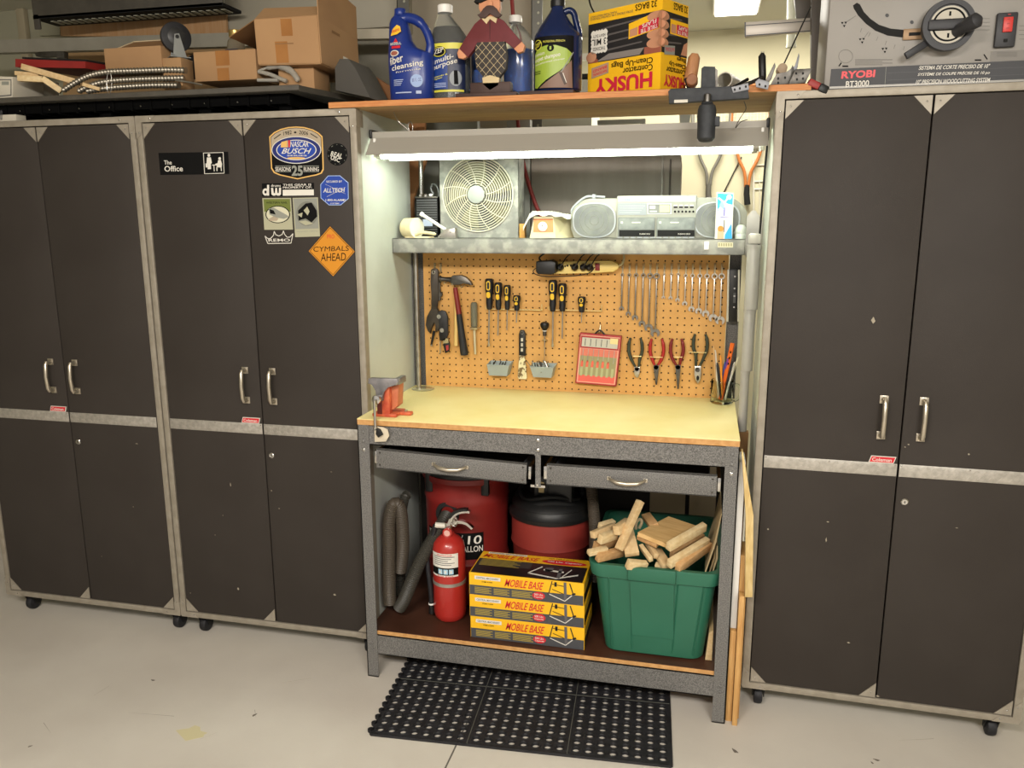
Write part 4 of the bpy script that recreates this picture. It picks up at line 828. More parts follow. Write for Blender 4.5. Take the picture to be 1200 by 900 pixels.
m.build('badge', F0, label='grey round centre badge')
m = M()
for j in range(5):
    t = 2*PI*j/5+.3; vs = []
    for i in range(6):
        r = .02+.1*i/5
        for s_, dy in ((-.35, .018), (0, .006), (.35, -.006)): vs.append((hx_+r*math.cos(t+s_+(r*2)), y+.04+dy, hz_+r*math.sin(t+s_+(r*2))))
    m.add(vs, [(i*3+k, i*3+k+1, i*3+k+4, i*3+k+3) for i in range(5) for k in range(2)], X('fan_blade', '8f8d70', .6))
m.cyl((hx_, y+.01, hz_), (hx_, y+.08, hz_), .03, DUSTY, 24); m.build('blades', F0, label='pale yellow fan blades')
# small tan box and vintage timer with a cloth
m = M(); a, b = P(608.5, 277, .36), P(613.5, 262, .36); m.box(a[0], b[0]+.004, .36, .39, SH+.0005, b[1], X('tan_box', 'b98a45', .6), .001); m.build('small_box', label='tiny tan box between the fan and the beige timer', cat='box')
y = .31; tm = thing('timer', (P(645, 276, y)[0], y+.05, SH), 'beige countertop timer with an orange front and white dial, cloth on top', 'timer')
m = M(); f = [P(620.5, 279, y), P(651.5, 279, y), P(648, 254, y), P(626, 254, y)]; dx = .07; back = [(f[0][0]+.02, f[0][1]), (f[1][0]+.06, f[1][1]), (f[2][0]+.045, f[2][1]-.006), (f[3][0]+.01, f[3][1]-.006)]
f = [(p[0], max(p[1], SH+.001)) for p in f]; back = [(p[0], max(p[1], SH+.001)) for p in back]
m.add([(p[0], y, p[1]) for p in f]+[(p[0], y+.09, p[1]) for p in back], [(0, 1, 2, 3), (4, 5, 6, 7), (0, 1, 5, 4), (1, 2, 6, 5), (2, 3, 7, 6), (3, 0, 4, 7)], X('timer_beige', 'd6cfa8', .5)); m.build('body', tm)
m = M(); m.F = px_map(y); m.poly([(625.5, 256.5), (648, 256.5), (648.5, 272), (625, 272)], X('timer_orange', 'd98a5a', .5), .001); m.rect(625, 256.3, 648, 257.6, X('timer_brown', '9b5630', .5), .0014)
m.build('orange_panel', tm, label='orange front panel'); p = at(636, 265.5, y=y); m = M(); m.lathe([(.0165, 0), (.0155, .003), (.011, .004), (.009, .009), (0, .009)], (p.x, y-.001, p.z), WHITE, 28, '-y', cap=False); m.box(p.x-.001, p.x+.001, y-.0115, y-.01, p.z, p.z+.007, BLACK); m.build('dial', tm)
m = M(); rg = random.Random(5); vs = []; nx, ny = 16, 6
for i in range(nx):
    for j in range(ny):
        t = i/(nx-1); s_ = j/(ny-1); u = 613+t*56; v = 270-18.5*min(1, t/.16) if t < .16 else 251.5+4*max(0, (t-.6)/.4)
        p = at(u, v, y=y-.012+s_*.085); vs.append((p.x, p.y, max(p.z+.003+.004*math.sin(i*1.7+j*1.3)-(.0 if j else .006), SH+.003)))
fs = [(i*ny+j, (i+1)*ny+j, (i+1)*ny+j+1, i*ny+j+1) for i in range(nx-1) for j in range(ny-1)]
nn = len(vs); vs2 = [(a, b, c+.006) for a, b, c in vs]; allf = fs+[tuple(k+nn for k in q_) for q_ in fs]
edge = [i*ny for i in range(nx)]+[(nx-1)*ny+j for j in range(1, ny)]+[i*ny+ny-1 for i in range(nx-2, -1, -1)]+[j for j in range(ny-2, 0, -1)]
allf += [(edge[k], edge[(k+1) % len(edge)], edge[(k+1) % len(edge)]+nn, edge[k]+nn) for k in range(len(edge))]
m.add(vs+vs2, allf, X('white_cloth', 'dedccb', .9, bump=.4, bscale=120)); m.build('cloth', label='crumpled off-white cloth draped over the beige timer', cat='cloth', sharp=80)
# boombox
y = .345; bm0 = thing('boombox', (P(771, 270, y)[0], y+.06, SH), 'dusty grey double cassette radio with round speakers on the raised shelf', 'radio')
BG = X('radio_grey', 'a3a295', .5, 0, '8d8e85', 8); BD = X('radio_dark', '65686a', .5, 0, '7f827c', 14); BS = X('radio_silver', 'b5bac0', .4, .1, 'a8adb0', 20)
m = M(); x0, x1 = P(669, 260, y)[0], P(875, 260, y)[0]; z0 = SH+.001; z1 = P(770, 232, y)[1]; xc0, xc1 = P(723, 250, y)[0], P(816, 250, y)[0]
out = [(x0+.012, z0), (x0, z0+.03), (x0, z0+.085), (x0+.012, z1-.028), (x0+.04, z1-.006), (x0+.06, z1), (x1-.06, z1), (x1-.04, z1-.006), (x1-.012, z1-.028), (x1, z0+.085), (x1, z0+.03), (x1-.012, z0)]
m.prism(out, y, y+.13, BG, 'xz', .004); zt_ = P(770, 229, y-.01)[1]; m.box(xc0, xc1, y-.01, y+.12, z0, zt_, BG, .003)
m.build('cabinet', bm0)
for uc, vc in ((696.5, 261), (840, 259)):
    p = at(uc, vc, y=y); r = .075; m = M(); zb_, ztp = z0+.001, z1-.014; hh = (ztp-zb_)/2; zc_ = (ztp+zb_)/2
    sp = [(p.x+r*math.copysign(abs(math.cos(t))**.8, math.cos(t)), zc_+hh*math.copysign(abs(math.sin(t))**.8, math.sin(t))) for t in [2*PI*k/40 for k in range(40)]]
    m.prism(sp, y-.008, y, BS, 'xz'); cx_ = p.x; cz_ = (z0+z1-.013)/2; sp2 = [(cx_+(a-cx_)*.93, cz_+(b-cz_)*.94) for a, b in sp]; m.prism(sp2, y-.0095, y-.007, BD, 'xz')
    for r2 in (.05, .033, .016): m.tube([(cx_+r2*math.cos(2*PI*k/32), y-.0097, cz_+r2*math.sin(2*PI*k/32)) for k in range(32)], .0012, X('radio_dust', '868a80', .8), 5, closed=True)
    m.build('speaker', bm0)
m = M(); m.F = px_map(y-.0105); m.rect(724, 230, 815, 236.5, BS, .0006); m.text('STEREO', (729, 235.2), (742, 235.2), (729, 233), X('radio_blue', '5a74b0', .4), .001, .02)
m.rect(724, 238, 757.5, 252, X('tuner_strip', '8f959a', .4), .0006)
for k in range(4): m.rect(726, 241+k*2.6, 756-k*2, 241.5+k*2.6, BS, .001)
m.rect(758.5, 238, 787, 251, BS, .0008); m.rect(760, 239.5, 785.5, 249.8, BD, .001); m.rect(761.3, 241, 768, 244.5, PAPER, .0013); m.rect(761.3, 246.8, 770, 248.6, BS, .0013); m.rect(773, 240.5, 784.5, 248.6, X('display', 'cfcd9a', .3), .0014)
for k in range(4): m.rect(789.5+k*6.3, 240, 794+k*6.3, 243.6, PAPER, .001); m.rect(789.5+k*6.3, 241.6, 794+k*6.3, 243.6, BLACKM, .0013)
for k in range(6): m.poly(oval(791+k*4.3, 248, 1.2, 1.4, 10), BLACKM, .0012)
m.build('control_panel', bm0, label='silver tuner panel with a pale display'); 
for a_, b_ in ((724.5, 768), (769.5, 815)):
    m = M(); p0, p1 = P(a_, 270, y), P(b_, 254.5, y); m.box(p0[0], p1[0], y-.0145, y-.009, P(a_, 277.5, y)[1], p1[1], BD, .0015); m.F = px_map(y-.0146)
    m.rect(a_+1, 255.5, b_-1, 268.5, X('deck_window', '8e948f', .3, 0, '6d7272', 25), .0005); m.rect(a_+16, 260, a_+26, 261.3, PAPER, .001); m.rect(a_+3, 259.5, a_+5.5, 262, PAPER, .001); m.rect(a_+1, 269.6, b_-1, 277, BLACKM, .0005); m.text('DUBBING DECK', (a_+25, 275), (b_-6, 275), (a_+25, 273.4), PAPER, .001, 0)
    m.build('cassette_door', bm0)
m = M()
for k in range(12): p0 = P(724+k*7.6, 279, y); m.box(p0[0], p0[0]+.017, y-.013, y, z0, z0+.006, BS, .001)
m.build('piano_keys', bm0); m = M()
q0, q1, q2 = at(671, 238, y=y+.05), at(700, 231, y=y+.05), at(873, 240, y=y+.05)
m.tube(smooth([(x0-.006, y+.06, z0+.08), (x0-.003, y+.06, z1-.03), (x0+.04, y+.06, z1+.006), (x0+.08, y+.06, z1+.008), (x0+.11, y+.06, z1+.006)]), .004, BS, 8); m.box(x0+.065, x0+.077, y+.05, y+.07, z1, z1+.016, BS, .002); m.build('carry_handle', bm0)
# toothbrush packet
y = .285; tb = thing('toothbrush_packet', (P(849, 280, y)[0], y, SH), 'white and blue packet with an orange corner propped upright before the right radio speaker', 'packet')
m = M(); m.ppx([(837.5, 281), (840, 225), (860, 226), (858, 282)], y-.004, y+.006, PAPER, .001); m.F = px_map(y-.0043)
LB = X('packet_blue', '2f9bd2', .4); LB2 = X('packet_sky', '8cc8e6', .4)
m.poly([(841, 226.5), (859, 227.5), (858.5, 240), (849, 238), (840.5, 248)], LB, .0005); m.line((842, 232), (858, 244), 2, PAPER, .0008); m.line((842, 246), (854, 231), 2, PAPER, .0008); m.poly(oval(854.5, 231, 3, 3, 16), PAPER, .001)
m.poly([(846, 234), (849, 240), (848.5, 246), (843, 241)], LB2, .001); m.line((849, 243), (848.6, 253), 1.4, X('packet_purple', '6a62b8', .5), .001); m.line((844, 254.5), (854, 254), .8, MATS['packet_purple'], .001); m.line((848.8, 258), (848.2, 272), 1, SLATE, .001)
m.poly([(849.5, 275), (857, 262), (858, 281), (849, 281)], LB, .0006); m.poly(oval(844.5, 268, 3.6, 3.4, 18), X('packet_orange', 'e58434', .5), .0008); m.poly([(841, 268), (848, 268), (847.7, 281), (840.5, 281)], X('packet_peach', 'e7a888', .5), .0007); m.build('carton', tb, smooth=False)
m = M(); p = at(867.5, 280, y=.30); m.lathe([(.0165, 0), (.0175, .003), (.0175, .014), (.0165, .016), (.0175, .018), (.0175, .03), (.0165, .036), (.010, .044), (.0, .046)], (p.x, .30, SH+.0005), X('white_bottle', 'c9d0c8', .4), 24, cap=False); m.build('small_bottle', label='small rounded off-white bottle at the right end of the raised shelf', cat='bottle')
m = M(); a, b = P(825, 292.5, SY0), P(831, 283, SY0); m.box(a[0], b[0], SY0-.006, SY0, a[1], b[1], WHITE, .001); m.cyl(((a[0]+b[0])/2, SY0-.007, b[1]-.006), ((a[0]+b[0])/2, SY0-.006, b[1]-.006), .001, BLACKM, 8); m.build('magnet', label='small white magnetic clip stuck to the front of the raised shelf', cat='magnet')
m = M(); m.F = px_map(SY0); m.rect(841, 284, 859, 290, X('label_strip', 'c9c4a4', .6), .0005)
for k in range(6): m.rect(842+k*2.8, 285, 843.6+k*2.8, 288.5, X('label_strip_dark', '97926f', .6), .0008)
ob = m.build('shelf_label', bench, smooth=False)
# ------------------------------------------------------------------ pegboard
YB = BY1
def px2(u, v, y=YB-.012): return xz(u, v, y)
HOOK = X('zinc_hook', 'c9c0a2', .3, .7)
wr = [(80, 189, 16, 545, 1), (150, 190, 17, 600, 1), (218, 193, 21, 645, 1), (290, 194, 22, 705, 1), (358, 199, 28, 752, 1), (425, 203, 31, 808, 1),
      (500, 185, 11, 428, 0), (572, 182, 13, 436, 0), (643, 182, 14, 458, 0), (716, 196, 17, 497, 0), (785, 197, 20, 555, 0), (858, 199, 22, 578, 0), (930, 203, 24, 607, 0), (1006, 205, 28, 655, 0), (1077, 205, 30, 682, 0)]
S7 = 8.571
wnames = ['shortest of the six darker wrenches at the left of the row', 'second shortest of the six darker wrenches', 'third shortest of the six darker wrenches', 'third longest of the six darker wrenches', 'second longest of the six darker wrenches', 'longest of the six darker wrenches and longest in the row',
 'shortest bright wrench, just right of the longest dark one', 'second shortest of the nine bright wrenches', 'third shortest of the nine bright wrenches', 'fourth shortest of the nine bright wrenches', 'middle sized wrench, fifth of the nine bright ones', 'fourth longest of the nine bright wrenches', 'third longest of the nine bright wrenches', 'second longest of the nine bright wrenches', 'longest bright wrench, at the right end of the row']
WD = X('wrench_dark', '77736b', .35, .85, '88847c', 30); WB = X('wrench_bright', 'bcb6aa', .28, .9, 'cac5ba', 30)
for k, (cx, cy, r, vb, dark) in enumerate(wr):
    u0, v0 = 720+cx/S7, 300+cy/S7; vb_ = 300+vb/S7; yb = YB-.012
    p = at(u0, v0, y=yb); drift = -(13 if dark else 17)*(vb-cy)/480; e = at(u0+drift/S7, vb_, y=yb); rr = r/S7*.00306*1.05; mt = WD if dark else WB
    m = M(); N = 24; t = .006
    # ring end
    def rg_(R, y_): return [(p.x+R*math.cos(2*PI*i/N), y_, p.z+R*math.sin(2*PI*i/N)) for i in range(N)]
    vs = rg_(rr, yb-t/2)+rg_(rr*.62, yb-t/2)+rg_(rr, yb+t/2)+rg_(rr*.62, yb+t/2); fs = []
    for i in range(N): j = (i+1) % N; fs += [(i, j, N+j, N+i), (2*N+i, 2*N+j, 3*N+j, 3*N+i), (i, j, 2*N+j, 2*N+i), (N+i, N+j, 3*N+j, 3*N+i)]
    m.add(vs, fs, mt)
    d = (e-p); L = d.length; d.normalize(); sh0 = p+d*rr*.85; jaw = rr*1.45; sh1 = e-d*jaw*1.3
    m.bar(sh0, sh1, max(.0068, rr*1.15), .0045, mt, .0012)
    m.bar(sh0+(sh1-sh0)*.1+Vector((0, -.0023, 0)), sh0+(sh1-sh0)*.9+Vector((0, -.0023, 0)), rr*.35, .0012, mt)
    # open end
    nx = Vector((-d.z, 0, d.x)); c_ = e-d*jaw*.75
    pts = []
    for a in range(-140, 141, 20):
        q = c_ - d*(jaw*math.cos(math.radians(a)))*.95+nx*(jaw*math.sin(math.radians(a))); pts.append((q.x, q.z))
    hw = jaw*.42; ii = [(c_+d*jaw*.75+nx*(-hw+jaw*.1)), (c_-d*jaw*.05-nx*hw), (c_-d*jaw*.3), (c_-d*jaw*.05+nx*hw), (c_+d*jaw*.85+nx*(hw+jaw*.05))]
    pts = pts+[(q.x, q.z) for q in ii[::-1]]
    m.prism(pts, yb-.0035, yb+.0035, mt)
    m.build('wrench', label=('dark grey' if dark else 'bright steel')+' combination wrench, '+wnames[k], cat='wrench', group='combination wrenches hanging in a row on the pegboard')
    h = M(); z1 = at(u0+1, 309, y=YB).z; hw = .0042
    for s_ in (-1, 1): h.tube(smooth([(p.x+s_*hw*.6, YB+.002, z1), (p.x+s_*hw*.6, YB-.004, z1), (p.x+s_*hw*.5, YB-.007, z1-.01), (p.x+s_*.001, YB-.006, p.z+rr*.45), (p.x+s_*.001, YB-.022, p.z+rr*.42), (p.x+s_*.001, YB-.025, p.z+rr*.7)], 3), .0013, HOOK, 6)
    h.build('hook', peg)
# screwdrivers
def rack(u0, u1, v, lab):
    m = M(); a, b = at(u0, v, y=YB-.02), at(u1, v+.5, y=YB-.02); a.z = b.z
    m.cyl(a, b, .0016, X('rack_wire', 'd6c48c', .4, .4), 8); m.tube([b, b+Vector((0, -.002, .003)), b+Vector((0, -.002, .022))], .0016, MATS['rack_wire'], 8); m.tube([a, a+Vector((0, -.002, .012))], .0016, MATS['rack_wire'], 8)
    k = 0; x = a.x+.006
    while x < b.x-.004: m.cyl((x, YB-.001, a.z), (x, YB-.020, a.z), .0012, MATS['rack_wire'], 6); m.lathe([(.0022, -.003), (.0022, .003)], (x, YB-.02, a.z), MATS['rack_wire'], 6, 'x'); x += .0127; k += 1
    m.build('wire_rack', label=lab, cat='rack')
rack(569.5, 635, 363, 'cream wire tool rack holding four screwdrivers on the left of the pegboard')
rack(643.5, 705, 364, 'cream wire tool rack holding three screwdrivers in the middle of the pegboard')
HB = X('driver_black', '16161a', .45); HY = X('driver_yellow', 'e0b52c', .45)
def driver(uc, v0, v1, w, vt, rs, lab, tip=0):
    y = YB-.026; p0, p1, pt = at(uc, v0, y=y), at(uc, v1, y=y), at(uc-(.5 if vt < 420 else 1), vt, y=y); R = w*.0031/2; L = p0.z-p1.z
    t = thing('screwdriver', (p0.x, y, pt.z), lab, 'screwdriver', 'black and yellow screwdrivers on the pegboard')
    m = M(); pr = [(0, 0), (.45, .0), (.62, .02), (.8, .22), (.72, .45), (.95, .62), (1.02, .8), (.95, .97), (.7, 1), (0, 1)]; m.lathe([(R*a, L*b) for a, b in pr], (p0.x, y, p1.z), HB, 20, cap=False); m.build('handle', t)
    m = M(); m.F = lambda a, b, h: Vector((p0.x+a, y-R*(.98 if b > L*.5 else .86)-h, p1.z+b))
    for zc, hh, o in ((.78, .15 if L > .05 else .13, 1), (.48, .10, 0)):
        m.poly(rounded(-R*.45, L*(zc-hh), R*.45, L*(zc+hh), R*.42), HY, .0006); 
        if o: m.poly(rounded(-R*.27, L*(zc-hh*.75), R*.27, L*(zc+hh*.75), R*.26), HB, .0009)
        
    m.build('yellow_inset', t, label='yellow oval inset'); m = M(); m.cyl((p1.x, y, p1.z), (pt.x, y, pt.z+(.012 if tip else 0)), rs, STEEL, 12)
    if tip: m.loft([(pt.x, y, pt.z+.014, rs, rs), (pt.x, y, pt.z+.009, rs*1.5, rs*.7), (pt.x, y, pt.z, rs*1.2, rs*.2)], STEEL, 12)
    m.build('shaft', t)
for a in ((573.3, 326.5, 362.5, 10.5, 406, .0031, 'largest black and yellow screwdriver at the left end of the left rack', 1), (584, 331, 363, 9.5, 393, .0026, 'second black and yellow screwdriver from the left, a little shorter than the first', 0),
          (594.5, 334, 363, 8.5, 387, .0022, 'third black and yellow screwdriver from the left on the left rack', 0), (605.7, 346, 364, 9, 378, .0025, 'stubby black and yellow screwdriver at the right of the left rack', 0),
          (648, 328, 365, 10.5, 407, .0031, 'largest black and yellow screwdriver on the middle rack', 1), (659.3, 332, 365, 10, 397, .0026, 'smaller screwdriver beside the largest one on the middle rack', 0), (681.8, 347.5, 366, 9.5, 378, .0022, 'stubby black and yellow screwdriver alone on the middle rack', 0)): driver(*a)
# hammers
y = YB-.03; hm = thing('hammer', (xz(540, 415, y)[0], y, xz(540, 416, y)[1]), 'claw hammer with dark head and red and black grip hanging on the pegboard', 'hammer')
m = M(); m.tube([at(533.5, 337, y=y), at(538, 368, y=y)], [.009, .0105], RED, 14); m.build('upper_grip', hm, label='red upper grip'); m = M(); m.tube([at(538, 368, y=y), at(541.5, 396, y=y), at(544, 413, y=y), at(544.3, 416, y=y)], [.0108, .0135, .0155, .014], X('grip_black', '1c1c1e', .6), 16); m.build('lower_grip', hm, label='black lower grip')
m = M(); m.ppx([(528, 325), (530, 323), (540, 322.5), (546, 325), (551, 330), (553, 334.5), (550, 334), (543, 331), (538, 334), (528, 334)], y-.011, y+.011, STEELD, .003)
a = at(529, 328, y=y); b = at(515.5, 327, y=y); m.tube([a, (a+b)/2+Vector((0, 0, .001)), b+Vector((.008, 0, 0)), b+Vector((.004, 0, 0)), b], [.011, .008, .009, .0125, .0125], STEELD, 18); m.build('head', hm)
m = M(); m.cyl(at(535, 338, y=y+.012), at(534.5, 405, y=y+.014), .008, X('pale_wood', 'd9b870', .6), 12); m.build('wooden_stick', label='pale wooden stick mostly hidden behind the red and black hammer', cat='stick')
for u, v in ((525.5, 331), (534.5, 333), (545, 336)):
    h = M(); p = at(u, v, y=YB); h.tube([(p.x, YB+.001, p.z+.012), (p.x, YB-.008, p.z+.006), (p.x, YB-.048, p.z), (p.x, YB-.052, p.z+.006)], .0022, HOOK, 8); h.build('hook', peg)
# clear handled screwdriver
y = YB-.02; cs = thing('screwdriver', (at(556, 415, y=y).x, y, at(556, 415, y=y).z), 'large screwdriver with a clear ribbed handle right of the hammer', 'screwdriver')
p0, p1, p2 = at(555.5, 354, y=y), at(555.5, 383, y=y), at(557, 415, y=y); R = .0145; L = p0.z-p1.z
m = M(); m.loft([(p0.x, y, p1.z, R*.8, R*.8), (p0.x, y, p1.z+L*.05, R*.9, R*.9), (p0.x, y, p1.z+L*.85, R*.95, R*.95), (p0.x, y, p1.z+L*.96, R*.85, R*.85), (p0.x, y, p0.z, R*.55, R*.55)], X('smoky_acrylic', '8b8a76', .15, trans=.5), 12); m.build('handle', cs)
m = M(); m.lathe([(.010, 0), (.014, .003), (.014, .009), (.008, .013)], (p0.x, y, p1.z-.012), X('brass', 'b3a57c', .3, .6), 18); m.tube([(p0.x, y, p1.z-.01), (p2.x, y, p2.z)], [.0055, .0045], X('shaft_cream', 'cfc6a4', .35, .5), 12); m.build('shaft', cs)
m = M(); p = at(556, 384, y=YB-.02); m.tube([(p.x-.017, YB-.001, p.z), (p.x-.017, YB-.02, p.z), (p.x-.012, YB-.03, p.z-.003), (p.x+.012, YB-.03, p.z-.003), (p.x+.017, YB-.02, p.z), (p.x+.017, YB-.001, p.z)], .002, HOOK, 8); m.build('hook', peg)
# pipe wrench, keys and snips at the left edge
y = YB-.022; aw = thing('adjustable_wrench', (at(510, 390, y=y).x, y, at(510, 400, y=y).z), 'big dark adjustable wrench hanging jaws down at the left edge of the pegboard', 'wrench')
m = M(); m.ppx([(505, 316), (508, 314.5), (512, 315), (513.5, 318), (513.5, 350), (512, 362), (505, 363), (505.5, 345), (504.5, 330)], y-.006, y+.006, X('oiled_steel', '3d3832', .45, .6, '4b453d', 20), .002);
q = at(508.5, 319, y=y); m.tube([(q.x+.006*math.cos(2*PI*k/16), y-.006, q.z+.006*math.sin(2*PI*k/16)) for k in range(16)], .0018, STEEL, 6, closed=True); m.build('handle', aw)
m = M(); m.ppx([(505, 362), (500, 371), (498.5, 381), (501, 388), (504, 391), (505.5, 382), (508, 376), (511, 380), (509.5, 388), (513, 388), (517, 381), (518, 374), (514, 366), (512, 361)], y-.009, y+.009, MATS['oiled_steel'], .003); m.build('jaws', aw)
m = M(); a, b = at(509, 388, y=y), at(506, 402, y=y); m.tube([a, b, at(505.5, 405, y=y)], [.006, .004, .0035], BLACK, 10); m.lathe([(.004, 0), (.004, .006)], at(505.8, 405.5, y=y), STEEL, 10); m.build('black_pick', label='small black handled pick hanging below the big adjustable wrench', cat='tool')
m = M(); m.cyl(at(514.5, 330, y=YB-.014), at(515, 352, y=YB-.014), .006, STEELD, 10); m.lathe([(.009, -.004), (.011, 0), (.009, .004)], at(515.5, 345, y=YB-.014), STEELD, 16, '-y'); m.lathe([(.005, -.004), (.006, 0), (.004, .004)], at(513, 354, y=YB-.02), CHROME, 12, '-y'); m.build('spindle_tool', label='slim dark steel tool squeezed between adjustable wrench and hammer head', cat='tool')
y = YB-.03; sn = thing('locking_pliers', (at(520, 380, y=y).x, y, at(520, 400, y=y).z), 'black locking pliers with two shiny round pivots left of the hammer grip', 'pliers')
m = M(); m.ppx([(512, 366), (517, 363.5), (522, 365), (524.5, 372), (525, 392), (522, 400), (515, 399.5), (514, 392), (516, 386), (515, 376)], y-.006, y+.006, BLACK, .003); m.build('body', sn)
m = M()
for u, v in ((514.5, 371), (518, 387)): p = at(u, v, y=y-.007); m.lathe([(.0085, 0), (.0085, .003), (.003, .003), (.003, .0015), (0, .0015)], p, CHROME, 20, '-y', cap=False)
m.build('pivot', sn); m = M(); m.ppx([(519, 398), (525, 397.5), (527, 404), (526, 412), (521.5, 414), (519.5, 406)], y-.004, y+.006, BLACK, .002); m.ppx([(522.5, 405), (525.5, 404.5), (525.5, 410), (523, 411)], y-.006, y-.004, X('red_dot', 'a23030', .5)); m.ppx([(519, 397), (525, 396.5), (525.5, 402), (519.5, 402.5)], y-.006, y+.002, X('brass', 'b3a57c', .3, .6)); m.build('jaw', sn)
for u, v, v2 in ((510, 309, 318), (517, 309, 318), (516.5, 401, 413)):
    h = M(); p, q = at(u, v, y=YB), at(u, v2, y=YB); h.tube(smooth([(p.x-.002, YB+.001, p.z), (p.x-.002, YB-.006, p.z), (q.x-.002, YB-.006, q.z), (q.x, YB-.02, q.z-.003), (q.x+.002, YB-.006, q.z), (p.x+.002, YB-.006, p.z), (p.x+.002, YB+.001, p.z)], 3), .0013, HOOK, 6); h.build('hook', peg)
# grey bins
BIN = X('grey_bin', '9aa4a2', .5)
def bin_(u0, u1, ub0, ub1, v0, v1, vb, lab):
    yf = YB-.055; a, b, c, d = at(u0, v0, y=yf), at(u1, v0+1, y=yf), at(ub0, v1, y=yf+.012), at(ub1, v1+.8, y=yf+.012); a.z = b.z; c.z = d.z
    m = M(); t = .0015; zt = a.z; zb = c.z
    outer = [(a.x, yf, zt), (b.x, yf, zt), (b.x+.004, YB-.001, zt+.008), (a.x-.0, YB-.001, zt+.008), (c.x, yf+.012, zb), (d.x, yf+.012, zb), (d.x+.002, YB-.001, zb), (c.x, YB-.001, zb)]
    inner = [(a.x+t, yf+t, zt), (b.x-t, yf+t, zt), (b.x-t, YB-.003, zt+.008), (a.x+t, YB-.003, zt+.008), (c.x+t, yf+.012+t, zb+t), (d.x-t, yf+.012+t, zb+t), (d.x-t, YB-.003, zb+t), (c.x+t, YB-.003, zb+t)]
    fs = [(0, 1, 5, 4), (1, 2, 6, 5), (2, 3, 7, 6), (3, 0, 4, 7), (4, 5, 6, 7), (8, 9, 13, 12), (9, 10, 14, 13), (10, 11, 15, 14), (11, 8, 12, 15), (12, 13, 14, 15), (0, 1, 9, 8), (1, 2, 10, 9), (2, 3, 11, 10), (3, 0, 8, 11)]
    m.add(outer+inner, fs, BIN); m.tube([(a.x, yf, zt), (b.x, yf, zt), (b.x+.003, YB-.002, zt+.008)], .002, BIN, 6); return m.build('parts_bin', label=lab, cat='bin', group='small grey pegboard bins'), a, b, zb
o_, a, b, zb = bin_(570.5, 596.5, 573, 594, 427.5, 440, 0, 'small grey bin left of the putty knife, nearly empty')
rg = random.Random(2)
m = M()
for k in range(5): x = a.x+.012+k*.012; m.cyl((x, YB-.04, zb+.02), (x+rg.uniform(-.01, .012), YB-.012, a.z+rg.uniform(.002, .01)), .0022, STEELD if k else BLACK, 6)
m.build('small_bits', label='few dark drill bits lying in the left grey bin', cat='bits', kind='stuff')
o_, a, b, zb = bin_(621, 648.5, 625, 646, 430, 442, 0, 'small grey bin right of the putty knife, full of bits')
m = M()
for k in range(22):
    x = a.x+.006+rg.uniform(0, b.x-a.x-.02); m.cyl((x, YB-.05+rg.uniform(0, .03), zb+.02), (x+rg.uniform(-.022, .004), YB-.05+rg.uniform(0, .035), a.z+rg.uniform(.004, .022)), rg.uniform(.0012, .0026), rg.choice([STEEL, STEELD, CHROME]), 6)
m.build('drill_bits', label='heap of steel drill bits piled in the right grey bin', cat='bits', kind='stuff')
# putty knife
y = YB-.012; pk = thing('putty_knife', (at(612, 444, y=y).x, y, at(612, 444, y=y).z), 'putty knife with black handle and speckled blade between the two grey bins', 'knife')
m = M(); m.ppx([(608, 391), (609.5, 387), (613.5, 387), (615.5, 391), (615.7, 417), (608, 416.5)], y-.006, y+.005, BLACK, .002); m.F = px_map(y-.0063)
for k in range(3): m.rect(610.4, 396+k*6, 613, 400+k*6, X('knife_letters', 'b9b4a6', .5), .0005)
m.tube([at(611.7+1.6*math.cos(t*.5), 390+1.8*math.sin(t*.5), y=y-.0065) for t in range(13)], .0006, STEEL, 5); m.build('handle', pk)
m = M(); m.ppx([(608.5, 416.5), (615, 417), (617.5, 443), (616, 444.5), (608, 444), (606.8, 442)], y-.001, y+.001, X('speckled_blade', 'd8cfa6', .5, 0, '6e5a38', 55, (.5, .56)), 0); m.build('blade', pk)
# awl
y = YB-.02; aw2 = thing('scratch_awl', (at(638, 430, y=y).x, y, at(638, 430, y=y).z), 'small awl with a black knob handle above the right grey bin', 'awl')
p = at(638.3, 384, y=y); m = M(); m.lathe([(.006, -.012), (.008, -.009), (.0155, .004), (.017, .012), (.015, .018), (.008, .0215), (0, .022)], p, BLACK, 24, cap=False); m.lathe([(.0085, -.013), (.0085, -.010)], p, PAPER, 20); m.lathe([(.007, -.03), (.0075, -.013)], p, STEELD, 16); m.build('handle', aw2)
m = M(); m.tube([(p.x, y, p.z-.028), (p.x, y, p.z-.06), (p.x, y, p.z-.14)], [.0025, .002, .0006], STEEL, 8); m.lathe([(.010, 0), (.011, .002)], (p.x, y+.004, p.z-.048), HOOK, 16); m.build('spike', aw2)
# red driver set
y = YB-.03; ds = thing('driver_set', (at(700, 452, y=y).x, y, at(700, 453, y=y).z), 'flat red and clear case of small screwdrivers hanging on the pegboard', 'case')
c4 = [(679.5, 390), (728.5, 394), (722, 453), (674, 449)]
m = M(); m.ppx(c4, y, YB-.006, X('case_red', '9c2b2e', .4), .002); m.F = px_map(y-.0002)
def q4(a, b):
    (x0, y0), (x1, y1), (x2, y2), (x3, y3) = c4; return ((x0*(1-a)+x1*a)*(1-b)+(x3*(1-a)+x2*a)*b, (y0*(1-a)+y1*a)*(1-b)+(y3*(1-a)+y2*a)*b)
def r4(a0, b0, a1, b1, mt, h): m.poly([q4(a0, b0), q4(a1, b0), q4(a1, b1), q4(a0, b1)], mt, h)
r4(.03, .03, .97, .97, X('case_pink', 'd79a86', .3), .0004); r4(.04, .05, .96, .29, X('case_red', '9c2b2e', .4), .0007); r4(.07, .08, .93, .26, X('case_grey', 'b5b2a4', .4), .001); r4(.74, .06, .93, .17, X('case_tag', 'd9c98e', .5), .0014)
